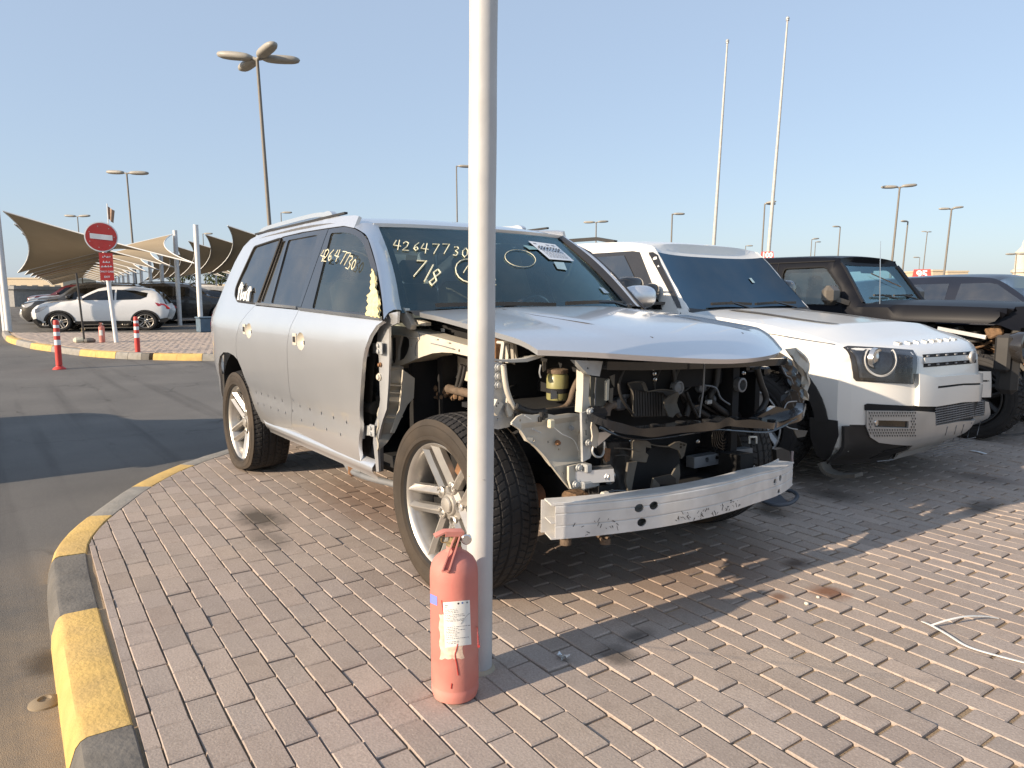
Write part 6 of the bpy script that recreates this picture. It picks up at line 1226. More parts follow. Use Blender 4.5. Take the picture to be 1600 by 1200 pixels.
# ---------------------------------------------------------------- dark blue estate SUV at the right edge
rr = root('dark_suv', 'dark blue SUV with black roof at the right edge behind the torn off-roader', 'car', (.0, 8.50, 0))
pr = [(.70, .35, .10), (.80, .6, .12), (.76, .9, .10), (.55, 1.02, .06), (.0, 1.09, .05), (-.40, 1.12, .05), (-.47, 1.14, .05), (-.75, 1.34, .06), (-.99, 1.49, .06), (-1.2, 1.535, .05), (-1.8, 1.55, .04), (-2.6, 1.515, .04), (-3.15, 1.45, .04), (-3.4, 1.2, .04), (-3.5, .8, .05), (-3.4, .4, .04)]
un = [(-3.1, .36)] + arch(-2.6, .42, .40, .36) + [(-2.1, .32), (-.5, .32)] + arch(0, .42, .40, .36) + [(.55, .32)]
Q = Shell(pr, [(.3, .84), (.6, .90), (1.05, .90), (1.17, .86), (1.5, .70), (1.56, .68)], un, .06, 2.6, lambda x: 1 - .08 * sm(.2, .8, x))
Q.side('body_side', Q.outline(), navyp, rr, step=.09); Q.over('front_panel', 0, 9, navyp, rr, 10); Q.over('bonnet', 9, 18, navyp, rr, 10); Q.over('windscreen', 18, 24, g_dark, rr, 10); Q.over('roof', 24, 36, navyp, rr, 10); Q.over('tailgate', 36, 45, navyp, rr, 10)
Q.side('front_window', [(-1.42, 1.175), (-1.40, 1.455), (-1.08, 1.462), (-.98, 1.44), (-.62, 1.20), (-.62, 1.165)], g_dark, rr, .004, .004); Q.side('rear_window', [(-2.5, 1.18), (-2.5, 1.44), (-1.54, 1.458), (-1.54, 1.175)], g_dark, rr, .004, .004)
for s_ in (-1, 1): mb = MB(); mb.ell((-.78, s_ * 1.0, 1.15), (.09, .12, .075), 14, 8, pw=.8); obj('door_mirror', mb, navyp, rr, 60)
for x_, s_ in ((0, -1), (0, 1), (-2.6, -1), (-2.6, 1)): low_wheel(rr, (x_, s_ * .77, .36), .36, .25, .25, alloy, s_, 5)
# ================================================================== CAR PARK ACROSS THE ROAD
def GD(px, d, dz=0):
    """ground point in the direction of photo column px at d metres ahead"""
    q = V((CAM.x, CAM.y, 0)) + FH * d + RH * ((px - 800) / FPX * d * cos(PITCH) + 0); q.z = gz(q) + dz; return q
def zat(py, d): return CAM.z + d * math.tan(math.atan((600 - py) / FPX) - PITCH)
sailm = bpy.data.materials.new('shade_fabric'); sailm.use_nodes = True; N = sailm.node_tree.nodes; L = sailm.node_tree.links; N.clear()
o_ = N.new('ShaderNodeOutputMaterial'); a_ = N.new('ShaderNodeBsdfDiffuse'); b_ = N.new('ShaderNodeBsdfTranslucent'); mx = N.new('ShaderNodeMixShader'); mx.inputs[0].default_value = .08
tc = N.new('ShaderNodeTexCoord'); nz = N.new('ShaderNodeTexNoise'); nz.inputs['Scale'].default_value = 1.2; nz.inputs['Detail'].default_value = 6; cr = N.new('ShaderNodeMix'); cr.data_type = 'RGBA'
L.new(tc.outputs['Object'], nz.inputs['Vector']); L.new(nz.outputs[0], cr.inputs[0]); cr.inputs[6].default_value = (.34, .265, .175, 1); cr.inputs[7].default_value = (.43, .345, .235, 1)
for s_ in (a_, b_): L.new(cr.outputs[2], s_.inputs[0])
L.new(a_.outputs[0], mx.inputs[1]); L.new(b_.outputs[0], mx.inputs[2]); L.new(mx.outputs[0], o_.inputs[0])
pst_m = M('white_post', (.72, .73, .73), .5, .1, 0, .06, 6, dust=.2)
nl, nr = GD(16, 24.8), GD(306, 25.6); e1 = (nr - nl); WD = e1.length; e1.z = 0; e1.normalize()
e2 = ray(106, 441); e2.z = 0; e2.normalize(); rzc = math.atan2(e1.y, e1.x)
loc = lambda p: (lambda q: V((q.dot(e1), q.dot(V((-e1.y, e1.x, 0))), q.z)))(p)
sgn = 1 if loc(e2).y > 0 else -1; DEP = 5.2; sk_ = loc(e2).x / abs(loc(e2).y)
def sail_mb():
    mb = MB()
    def f(u, v):
        z = lerp(lerp(4.15, 2.45, u), lerp(2.25, 3.85, u), v)
        uu = u + .10 * (.5 - u) * 2 * (4 * v * (1 - v)); vv = v + .10 * (.5 - v) * 2 * (4 * u * (1 - u))
        z -= .10 * (4 * u * (1 - u)) * (4 * v * (1 - v)); y = vv * DEP; return V((uu * WD + y * sk_, sgn * y, z))
    mb.grid(14, 12, f); return mb, f
def canopy(name, label, p, grp):
    r = root(name, label, 'shade canopy', p, rzc, grp); mb, f = sail_mb(); obj('sail', mb, sailm, r, 60)
    for (u, v), h in zip(((1, 0), (1, 1)), (3.75, 4.0)):
        q = f(u, v); mb = MB(); x = q.x + (-.12 if u == 0 else .12); mb.tube([(x, q.y, -.35), (x, q.y, h)], .085 if h > 3 else .07, 12); mb.lathe([(.09, 0), (.09, .02), (.0001, .03)], 10, (x, q.y, h)); mb.box((x, q.y, -.2), (.3, .3, .32)); obj('post', mb, pst_m, r, 40)
        mb = MB(); mb.tube([(x, q.y, min(h, q.z + .02)), q], .012, 5); obj('turnbuckle', mb, galv, r)
    for a, b in (((0, 0), (1, 0)), ((1, 0), (1, 1)), ((1, 1), (0, 1)), ((0, 1), (0, 0))): mb = MB(); mb.tube([f(lerp(a[0], b[0], k / 12), lerp(a[1], b[1], k / 12)) for k in range(13)], .022, 5); obj('edge_cable', mb, whitem, r, 60)
    return r
grp = 'tan shade canopies over the far car park'
c0 = canopy('shade_canopy', 'nearest tan shade canopy sail tilted above the white crossover', nl, grp); ca = [c0]
for i in range(1, 13):
    p = nl + e2 * (DEP + .6) * i; p.z = gz(p); c = dup(c0, p, None, ('second tan shade canopy just behind the nearest one in the long row', 'third tan shade canopy in the long row behind the crossover', 'fourth tan shade canopy in the long row behind the crossover')[i - 1] if i < 4 else 'tan shade canopy far down the long row'); ca.append(c)
rows = ('in the second row', 'in the third row', 'in the farthest row')
for r_ in range(1, 4):
    for i in range(0 if r_ < 3 else 2, 7 if r_ < 3 else 6):
        p = nl + e1 * (WD + 2.2) * r_ + e2 * ((DEP + .6) * i + 3.0 + 2.5 * r_); p.z = gz(p)
        c = dup(c0, p, None, 'tan canopy whose sail tip shows just left of the silver SUV' if (r_, i) == (1, 0) else 'second tan canopy sail left of the silver SUV, behind its white post' if (r_, i) == (1, 1) else 'tan shade canopy ' + rows[r_ - 1] + ' left of the silver SUV')
# ---------------------------------------------------------------- parked cars: one of each kind, then copies
carw = M('far_white_paint', (.80, .80, .79), .25, 0, .8, .02, 3, dust=.06)
FCOL = {k: M('far_paint_' + k, v, .22, m_, .8, .03, 3, dust=.10) for k, v, m_ in (('black', (.012, .013, .015), 0), ('silver', (.48, .49, .50), .5), ('grey', (.12, .125, .13), .4), ('maroon', (.11, .015, .025), .2), ('blue', (.03, .05, .10), .3), ('beige', (.5, .45, .36), .1))}
def far_car(name, label, kindc, paint, loc_, rz, scale=1.0, grp='cars parked under the shade canopies'):
    K = {'crossover': dict(pr=[(.58, .27, .10), (.76, .42, .14), (.80, .66, .15), (.70, .84, .11), (.48, .95, .08), (-.2, 1.05, .05), (-.47, 1.09, .05), (-.78, 1.30, .06), (-1.10, 1.475, .05), (-1.5, 1.555, .04), (-2.1, 1.54, .04), (-2.75, 1.43, .05), (-2.98, 1.28, .06), (-3.14, .98, .10), (-3.26, .70, .12), (-3.12, .36, .08)],
              W=[(.2, .80), (.5, .87), (.88, .87), (1.06, .82), (1.5, .60), (1.56, .58)], wb=2.53, R=.345, win=[[(-1.12, 1.40), (-1.50, 1.455), (-1.62, 1.455), (-1.62, 1.09), (-.60, 1.09), (-.82, 1.24)], [(-1.68, 1.455), (-2.2, 1.43), (-2.62, 1.34), (-2.58, 1.20), (-2.40, 1.12), (-1.68, 1.09)]], ws=(6, 8), bl=(11, 13), hood=(4, 6)),
         'suv': dict(pr=[(.66, .32, .08), (.80, .5, .12), (.82, .85, .12), (.72, 1.02, .08), (.2, 1.12, .05), (-.45, 1.18, .05), (-.9, 1.5, .06), (-1.25, 1.72, .05), (-1.9, 1.80, .04), (-2.9, 1.78, .04), (-3.5, 1.70, .05), (-3.72, 1.2, .06), (-3.82, .7, .08), (-3.7, .42, .06)],
              W=[(.3, .90), (.6, .95), (1.0, .95), (1.2, .90), (1.75, .72), (1.8, .70)], wb=2.85, R=.39, win=[[(-1.3, 1.62), (-1.85, 1.66), (-1.85, 1.20), (-.85, 1.20), (-1.0, 1.38)], [(-1.93, 1.66), (-2.75, 1.65), (-2.70, 1.20), (-1.93, 1.20)], [(-2.85, 1.65), (-3.4, 1.58), (-3.5, 1.30), (-2.82, 1.22)]], ws=(5, 7), bl=(10, 11), hood=(4, 5)),
         'sedan': dict(pr=[(.66, .25, .10), (.82, .42, .15), (.82, .62, .14), (.70, .76, .08), (.2, .88, .05), (-.4, .97, .05), (-.95, 1.28, .06), (-1.4, 1.42, .05), (-2.0, 1.44, .05), (-2.6, 1.33, .05), (-3.1, 1.08, .05), (-3.6, 1.0, .05), (-3.78, .85, .10), (-3.82, .5, .12), (-3.65, .3, .08)],
              W=[(.2, .82), (.5, .90), (.8, .90), (1.0, .84), (1.42, .58)], wb=2.78, R=.33, win=[[(-1.35, 1.34), (-1.75, 1.375), (-1.75, .99), (-.72, .99), (-1.0, 1.17)], [(-1.82, 1.375), (-2.25, 1.34), (-2.75, 1.13), (-2.75, 1.03), (-1.82, .99)]], ws=(5, 7), bl=(8, 10), hood=(4, 5))}[kindc]
    r = root(name, label, 'car', loc_, rz, grp); r.scale = (scale, scale, scale * (.94 if kindc == 'crossover' else 1)); R = K['R']; wb = K['wb']; e = K['pr'][-1]
    un = [(-wb - R * 1.6, e[1] - .02)] + arch(-wb, R * 1.18, R * 1.12, R * .95, 8) + [(-wb + R * 1.5, .26 + R * .1), (-R * 1.6, .26 + R * .1)] + arch(0, R * 1.18, R * 1.12, R * .95, 8)
    S = Shell(K['pr'], K['W'], un, .06, 2.4, lambda x: 1 - .10 * sm(.25, .85, x) - .08 * sm(-wb - .3, -wb - 1.0, x), 2); q = 2; n = len(S.prof) - 1
    S.side('body_side', S.outline(), paint, r, step=.14)
    S.over('front_bumper', 0, q * 3, paint, r, 8); S.over('bonnet', q * 3, q * K['ws'][0], paint, r, 8); S.over('windscreen', q * K['ws'][0], q * K['ws'][1], g_far, r, 8); S.over('roof', q * K['ws'][1], q * K['bl'][0], paint, r, 8); S.over('rear_window', q * K['bl'][0], q * K['bl'][1], g_far, r, 8); S.over('tailgate', q * K['bl'][1], n, paint, r, 8)
    for w_ in K['win']: S.side('side_window', w_, g_far, r, .005, .004, step=.2)
    for cx in (0, -wb): S.side('arch_trim', arch(cx, R * 1.34, R * 1.27, R * .9, 12, .15, pi - .15) + list(reversed(arch(cx, R * 1.16, R * 1.10, R * .9, 12, .15, pi - .15))), black if kindc != 'sedan' else paint, r, .008, .008, step=.2)
    S.side('sill', [(-wb + R * 1.3, .25), (-wb + R * 1.25, .36), (-R * 1.25, .36), (-R * 1.3, .25)], black, r, .008, .008, step=.3)
    zf = K['pr'][3][1]
    S.side('headlamp', [(.70, zf - .18), (.68, zf - .04), (.30, zf + .06), (.42, zf - .07), (.58, zf - .16)], M('far_lamp', (.5, .5, .52), .15, .3, .8), r, .006, .006, step=.2); bx_ = K['pr'][K['bl'][1]]
    S.side('tail_lamp', [(bx_[0] + .02, bx_[1] - .02), (bx_[0] + .30, bx_[1] + .02), (bx_[0] + .22, bx_[1] - .10), (bx_[0] - .10, bx_[1] - .22), (bx_[0] - .16, bx_[1] - .18)], redl, r, .006, .006, step=.2)
    mb = MB(); mb.grid(6, 3, lambda u, v: S.surf(lerp(q * 1.0, q * 2.6, v), lerp(-.55, .55, u)) + V((.012, 0, 0))); obj('grille', mb, pitch, r)
    for s_ in (-1, 1): mb = MB(); x_ = K['win'][0][-2][0] + .02; mb.ell((x_ - .06, s_ * (S.y(x_, K['pr'][5][1] + .05) + .10), K['win'][0][-2][1] + .06), (.08, .10, .065), 10, 6, pw=.8); obj('door_mirror', mb, paint, r, 60)
    if kindc == 'suv':
        for s_ in (-1, 1): mb = MB(); mb.ribbonbar([(-1.5, s_ * .62, 1.80), (-1.7, s_ * .62, 1.86), (-3.1, s_ * .62, 1.84), (-3.3, s_ * .62, 1.76)], .04, .04); obj('roof_rail', mb, black, r)
    if kindc == 'crossover':
        S.side('bumper_trim', [(.72, .28), (.80, .42), (.66, .46), (.52, .36), (.50, .28)], black, r, .01, .01, step=.2); S.side('bumper_trim', [(-wb - .42, .30), (-wb - .44, .42), (-wb - .66, .46), (-wb - .72, .40), (-wb - .6, .30)], black, r, .01, .01, step=.2)
    mb = MB(); mb.box((-wb / 2, 0, .42), (wb + .6, 1.3, .25)); obj('underbody', mb, pitch, r)
    for cx in (0, -wb):
        for s_ in (-1, 1): low_wheel(r, (cx, s_ * (interp(.5, K['W']) - .11), R), R, .22, R * .70, alloy, s_, 5 if kindc != 'suv' else 6)
    return r
fw_, rw_ = G(95, 518.4), G(233, 516.2); ax = (fw_ - rw_); ax.z = 0; L_wb = ax.length; ax.normalize(); rzj = math.atan2(ax.y, ax.x); scj = L_wb / 2.53 * .97
side_j = V((-ax.y, ax.x, 0)); side_j = side_j if side_j.dot(FH) > 0 else -side_j
fa = fw_ + side_j * .80 * scj
jk = far_car('white_crossover', 'white crossover with black wheel arches parked under the nearest canopy', 'crossover', carw, fa, rzj, scj)
jk_w = [o for o in bpy.data.objects if o.parent == jk]
suvb = far_car('parked_suv', 'black SUV with roof rails parked directly behind the white crossover', 'suv', FCOL['black'], fa + e2 * 2.9 + ax * .55, rzj, .98)
sed = far_car('parked_sedan', 'silver blue saloon car third in the row behind the white crossover', 'sedan', FCOL['silver'], fa + e2 * 5.9 + ax * .75, rzj, 1.0)
for i, (src, col, off, lab) in enumerate(((suvb, 'grey', .6, 'grey SUV fourth in the row behind the white crossover'), (sed, 'black', .7, 'black saloon car fifth in the row behind the white crossover'), (sed, 'grey', .9, 'dark grey saloon car sixth in the shaded row'), (suvb, 'silver', .5, 'silver SUV seventh in the shaded row'), (suvb, 'maroon', 1.1, 'dark maroon SUV deep under the row of canopies'), (sed, 'blue', .8, 'dark blue saloon car deep under the row of canopies'), (suvb, 'beige', .7, 'beige SUV at the far end of the shaded row'))):
    p = fa + e2 * (8.9 + 3.0 * i) + ax * off; p.z = gz(p); pn = {'far_paint_black': FCOL[col], 'far_paint_silver': FCOL[col]}; dup(src, p, rzj, lab, pn)
for src, col, px, d, dr, lab in ((sed, 'black', 262, 34, 1, 'black saloon car seen between canopy posts right of the crossover'), (suvb, 'black', 345, 33, -1, 'dark SUV with a damaged front just left of the silver SUV'), (sed, 'grey', 232, 41, 1, 'grey saloon car beyond the crossover tail'), (suvb, 'silver', 285, 50, -1, 'pale SUV far behind the canopy posts')):
    p = GD(px, d); dup(src, p, rzj + (0 if dr > 0 else pi), lab, {'far_paint_black': FCOL[col], 'far_paint_silver': FCOL[col]})
# a pickup with a closed load box
p = GD(250, 44); pk = dup(suvb, p, rzj + pi * 0, 'white pickup with a grey closed load box behind the canopy posts', {'far_paint_black': carw}); pk.name = 'parked_pickup'
mb = MB(); mb.bbox((-3.3, 0, 1.15), (3.2, 1.75, 1.15), .05); obj('load_box', mb, M('load_box_grey', (.62, .63, .63), .5), pk)
# ---------------------------------------------------------------- street furniture on the island
redr = M('signal_red', (.50, .018, .015), .45, 0, .2, .06, 9, dust=.12); redb = M('bollard_red', (.62, .035, .03), .5, 0, 0, .08, 9, dust=.12); refl = M('reflective_white', (.78, .80, .80), .4)
def facing(p): d = V((CAM.x - p.x, CAM.y - p.y, 0)).normalized(); return d
sg = G(182, 535, .145); dS = sg.copy(); dist = (V((sg.x, sg.y, 0)) - V((CAM.x, CAM.y, 0))).dot(FH); nS = facing(sg); rS = V((nS.y, -nS.x, 0)) * -1
sgn_ = root('no_entry_sign', 'round red no entry sign with white bar and red notice on a white post', 'sign', sg); ORG = sg
zc = zat(371, dist); sc = dist / FPX; topx = V((0, 0, 0)) - rS * 11 * sc
mb = MB(); mb.tube([sg, sg + topx * .9 + V((0, 0, zc - sg.z + .2))], .055, 14); obj('post', mb, pst_m, sgn_)
cS = sg + topx + V((0, 0, zc - sg.z)) + nS * .09; Rm = nS.to_track_quat('Z', 'Y').to_matrix()
rd = 20.2 * sc
mb = MB(); mb.lathe([(rd * 1.12, -.02), (rd * 1.12, 0), (rd * 1.05, .004), (.0001, .004)], 48, cS, Rm, cap=False); dsc = obj('sign_disc', mb, refl, sgn_, 30); mb = MB(); mb.lathe([(rd * 1.04, .006), (.0001, .007)], 48, cS, Rm, cap=False); obj('sign_face', mb, redr, dsc)
u_ = V((0, 0, 1)); mb = MB(); mb.add([cS + nS * .012 + rS * a * rd * .74 + u_ * b * rd * .19 - u_ * a * .02 for a, b in ((-1, -1), (1, -1), (1, 1), (-1, 1))], [(0, 1, 2, 3)]); obj('white_bar', mb, refl, dsc, 0)
mb = MB()
for k in range(7): a = 2 * pi * k / 7; mb.lathe([(.012, 0), (.0001, .004)], 6, cS + nS * .010 + rS * cos(a) * rd * .85 + u_ * sin(a) * rd * .8, Rm, cap=False)
kind(obj('rivet', mb, galv, dsc), 'stuff')
mb = MB(); mb.lathe([(rd * 1.0, -.05), (rd * 1.0, -.03), (.0001, -.03)], 36, cS - nS * .08 + rS * .03 - u_ * .04, Rm, cap=False); obj('rear_disc', mb, black, sgn_)
pc = sg + topx * .6 + V((0, 0, zat(417, dist) - sg.z)) + nS * .075; hw, hh = 9.3 * sc, 21 * sc; mb = MB(); mb.add([pc + rS * a * hw + u_ * b * hh + nS * c for c in (0, .006) for a, b in ((-1, -1), (1, -1), (1, 1), (-1, 1))], [(3, 2, 1, 0), (4, 5, 6, 7), (0, 1, 5, 4), (1, 2, 6, 5), (2, 3, 7, 6), (3, 0, 4, 7)]); pt_ = obj('notice_plate', mb, redb, sgn_, 0)
def plate_txt(txt, v, size):
    mb = fontmb(txt, size, lambda a, b: pc + rS * a + u_ * (hh * v + b) + nS * .008, bold=size * .03); obj('notice_text', mb, refl, pt_, 0)
random.seed(31)
for v, wds in ((.70, 1), (.30, 1), (-.02, 2)):                             # three short lines of joined script, then two lines of capitals
    mb = MB(); half = hw * (.52 if wds == 1 else .82); x = -half
    while x < half: w__ = random.uniform(.03, .07); y_ = hh * v + random.uniform(-.01, .01); mb.bar(pc + nS * .008 + rS * x + u_ * y_, pc + nS * .008 + rS * min(half, x + w__) + u_ * (y_ + random.uniform(-.01, .015)), .004, .022, u_); mb.bar(pc + nS * .008 + rS * (x + w__ * .5) + u_ * y_, pc + nS * .008 + rS * (x + w__ * .5) + u_ * (y_ + random.choice((.035, -.03, .03))), .004, .014, rS); x += w__ + .012
    kind(obj('notice_script', mb, refl, pt_, 0), 'stuff')
plate_txt('ONLY CARS', -.36, .062); plate_txt('EXIT', -.74, .066); ORG = V((0, 0, 0))
def bollard(px, py, top, lab):
    p = G(px, py); d = (V((p.x, p.y, 0)) - V((CAM.x, CAM.y, 0))).dot(FH); h = zat(top, d) - p.z; r = root('bollard', lab, 'bollard', p, 0, 'red and white flexible bollards'); s_ = h / .80; w_ = .040 * s_
    mb = MB(); mb.lathe([(w_ * 2.5, 0), (w_ * 2.5, .012), (w_ * 2.2, .03), (w_ * 1.35, .055), (w_ * 1.25, .07)], 20); obj('base', mb, redb, r)
    for k, (a, b, m) in enumerate(((.07, .43, redb), (.43, .52, refl), (.52, .59, redb), (.59, .66, refl), (.66, .73, redb), (.73, .78, refl), (.78, .84, redb))): q = w_ * (1.22 - .06 * k * .4); mb = MB(); mb.lathe([(q, a * s_ * .96), (q, b * s_ * .96)] + ([(q * .8, b * s_ * .985), (.0001, b * s_ * .99)] if k == 6 else []), 20, cap=False); obj('reflective_band' if m is refl else 'sleeve', mb, m, r, 40)
bollard(93, 577, 503, 'red and white flexible bollard standing on the road at far left'); bollard(216, 560, 497, 'red and white bollard against the island kerb below the white crossover')
eS = G(160, 535, .145); dE = (V((eS.x, eS.y, 0)) - V((CAM.x, CAM.y, 0))).dot(FH); ks = (30 * dE / FPX) / .545
e2_ = dup(ex, eS, None, 'small bright red fire extinguisher standing beside the no entry sign post'); e2_.scale = (ks,) * 3; e2_['group'] = 'fire extinguishers'; ex['group'] = 'fire extinguishers'
for o in list(e2_.children):
    if o.name.split('.')[0] in ('old_glue_patch', 'blue_sticker', 'paint_drip'): bpy.data.objects.remove(o, do_unlink=True)
rS_ = G(132, 535, .145); rk_p = root('barrier_post', 'thin black post set in a lump of painted concrete on the island', 'post', rS_); ORG = rS_; dd = (V((rS_.x, rS_.y, 0)) - V((CAM.x, CAM.y, 0))).dot(FH); mb = MB(); mb.tube([rS_ + V((0, 0, .05)), rS_ - RT * (5 * dd / FPX) + V((0, 0, zat(427, dd) - rS_.z))], .025, 8); obj('stick', mb, black, rk_p)
mb = MB(); mb.bbox(rS_ - RT * .14 + V((0, 0, .055)), (.26, .26, .15), .05); obj('concrete_lump', mb, M('painted_lump', (.62, .58, .44), .8, 0, 0, .2, 9), rk_p); mb = MB(); mb.bbox(rS_ + RT * .14 + V((0, 0, .05)), (.30, .26, .13), .05); obj('dark_lump', mb, kb, rk_p)
mb = MB(); q = rS_ - RT * (1 * dd / FPX) + V((0, 0, .42)); mb.tube(catmull([q, q + RT * .05 + V((0, 0, -.08)), q - RT * .06 + V((0, 0, -.14))], 4), .008, 5); mb.tube(catmull([q, q - RT * .04 + V((0, 0, -.1)), q + RT * .03 + V((0, 0, -.2))], 4), .008, 5); obj('rope_end', mb, M('hemp', (.4, .33, .2), .9), rk_p); ORG = V((0, 0, 0))
for px, py, m, lab, s_ in ((324, 512, M('blue_crate', (.10, .15, .20), .6), 'blue grey plastic crate by the canopy post left of the silver SUV', .55),):
    p = GD(px, 24.2, .1); mb = MB(); mb.bbox(p + V((0, 0, .24)), (.5, .7, .48), .03); mb.bbox(p + V((0, 0, .49)), (.56, .76, .05), .02); tag(obj('crate', mb, m), lab, 'crate')
# ---------------------------------------------------------------- lamp posts, flagpoles, number boards, far buildings
lampm = M('lamp_post_paint', (.17, .155, .135), .6, .1, 0, .08, 5, dust=.1); headm = M('lamp_head', (.34, .32, .28), .5, 0, 0, .08, 6)
def lamp(px, top, d, heads, lab, pxb=None, r0=.10, grp='lamp posts around the car park', hl_=1.5, m=None):
    b = GD(pxb or px, d); h = zat(top, d) - b.z; r = root('lamp_post', lab, 'lamp post', b, 0, grp); sh = RT * ((px - (pxb or px)) * d / FPX)
    mb = MB(); mb.tube([V((0, 0, -.1)), V((0, 0, 0)), sh + V((0, 0, h))], lambda t: r0 * (1 - .5 * t), 10); mb.lathe([(r0 * 2, 0), (r0 * 2, .03), (r0 * 1.3, .05)], 12); obj('shaft', mb, m or lampm, r, 50)
    for dx, dy, up in heads:
        dr = (RT * dx + FH * dy).normalized(); a = sh + V((0, 0, h)); c = a + dr * hl_ * .62 + V((0, 0, up)); sd = V((-dr.y, dr.x, 0)); f = dr + V((0, 0, up * .9)); f.normalize(); R = Matrix((f, sd, f.cross(sd))).transposed()
        mb = MB(); mb.tube([a - V((0, 0, .05)), a + dr * .25 + V((0, 0, up * .4))], r0 * .5, 6); mb.ell(c, (hl_ * .5, .25 * hl_ / 1.5, .15 * hl_ / 1.5), 14, 8, R, pw=.75); hd_ = obj('lamp_head', mb, headm, r, 60)
        mb = MB(); mb.ell(c - V((0, 0, .05 * hl_ / 1.5)), (hl_ * .36, .15 * hl_ / 1.5, .07 * hl_ / 1.5), 12, 6, R); obj('lens', mb, M('grey_lens', (.30, .30, .28), .3), hd_, 60)
    return r
lamp(417, 91, 31, ((-1, .1, .12), (1, .1, -.02), (.9, -1, .10), (-.9, 1, -.04)), 'tall lamp post with four heads rising behind the silver SUV', 431, .13, hl_=1.55)
lamp(210, 270, 52, ((-1, .1, .05), (1, .1, .0)), 'twin headed lamp post above the canopies left of the tallest post', 215, .11, hl_=1.35); lamp(130, 338, 88, ((-1, 0, .05), (1, 0, .05)), 'small distant twin headed lamp post left of the no entry sign', 131, .11, hl_=1.4)
lamp(322, 365, 90, ((1, 0, 0),), 'small distant single arm lamp post just left of the silver SUV', None, .09, hl_=1.1); lamp(444, 332, 80, ((1, 0, 0),), 'single arm lamp post peeking over the silver SUV roof rail', None, .09, hl_=1.1)
lamp(715, 259, 60, ((1, .2, -.02),), 'slim single arm lamp post right behind the near pale pole', 716, .10, hl_=1.1); lamp(930, 347, 70, ((-1, .2, 0), (1, .2, .06)), 'twin headed lamp post above the white off-roader roof rail', 930, .11, hl_=1.1); lamp(1047, 334, 60, ((1, .1, 0),), 'single headed lamp post above the white off-roader roof', 1046, .11, hl_=.95)
lamp(1189, 318, 62, ((.3, -.4, .05), (1, .3, 0)), 'lamp post standing close behind the taller flagpole', 1186, .11, hl_=.95); lamp(1162, 384, 110, ((1, 0, 0),), 'tiny distant lamp post left of the number 100 board', None, .1, hl_=1)
lamp(1264, 374, 95, ((1, .3, .1),), 'small lamp post with raised arm, left one of a close pair', 1262, .1, hl_=1.0); lamp(1270, 378, 102, ((1, .3, .02),), 'small lamp post, right one of a close pair', 1268, .1, hl_=.8); lamp(1307, 354, 75, ((-1, -.2, .0),), 'single headed lamp post above the black off-roader roof', 1304, .11, hl_=.8)
lamp(1395, 292, 50, ((-1, .1, .0), (1, .1, .10)), 'tallest twin headed lamp post on the right side', 1387, .12, hl_=1.1); lamp(1411, 346, 62, ((-.8, -.4, .0),), 'single headed lamp post just right of the tallest twin headed one', 1405, .11, hl_=.8)
lamp(1442, 362, 90, ((-.7, .3, .04), (.8, .3, .0)), 'thin distant lamp post above the number 95 board', 1437, .1, hl_=.6); lamp(1433, 402, 110, ((-1, 0, 0),), 'tiny distant lamp post just left of the number 95 board', None, .09, hl_=.9); lamp(1477, 326, 56, ((-1, .1, .0), (1, .1, .10)), 'twin headed lamp post right of the number 95 board', 1470, .12, hl_=.85); lamp(1583, 397, 95, ((-1, 0, 0), (1, 0, .03)), 'small twin headed lamp post beside the pale minaret', None, .1, hl_=1.3)
for px, top, pxb, d, lab in ((1124, 66, 1109, 46, 'shorter bare flagpole behind the white off-roader, left of the taller one'), (1213, 31, 1194, 44, 'taller bare flagpole behind the white off-roader')):
    b = GD(pxb, d); h = zat(top, d) - b.z; r = root('flagpole', lab, 'flagpole', b, 0, 'bare flagpoles'); sh = RT * ((px - pxb * 1.0) * d / FPX - .0) * .92; mb = MB(); mb.tube([V((0, 0, 0)), sh + V((0, 0, h))], lambda t: .135 * (1 - .62 * t), 12); obj('shaft', mb, M('flagpole_paint', (.46, .45, .42), .5), r); mb = MB(); mb.ell(sh + V((0, 0, h + .08)), (.11, .11, .11), 10, 6); mb.lathe([(.10, h - .05), (.10, h)], 8, sh); obj('finial', mb, galv, r)
b = GD(177, 60); h = zat(330, 60) - b.z; fl = root('flag', 'small brown and white flag on a thin mast above the no entry sign', 'flag', b); mb = MB(); mb.tube([V((0, 0, 0)), V((0, 0, h + .6))], .04, 8); obj('mast', mb, pst_m, fl); mb = MB(); mb.grid(8, 6, lambda u, v: RT * (.55 * u * (1 - .3 * v)) + FH * .10 * sin(u * 7) + V((0, 0, h + .4 - 1.0 * v - .35 * u))); obj('cloth', mb, M('flag_cloth', (.32, .22, .16), .8), fl, 60)
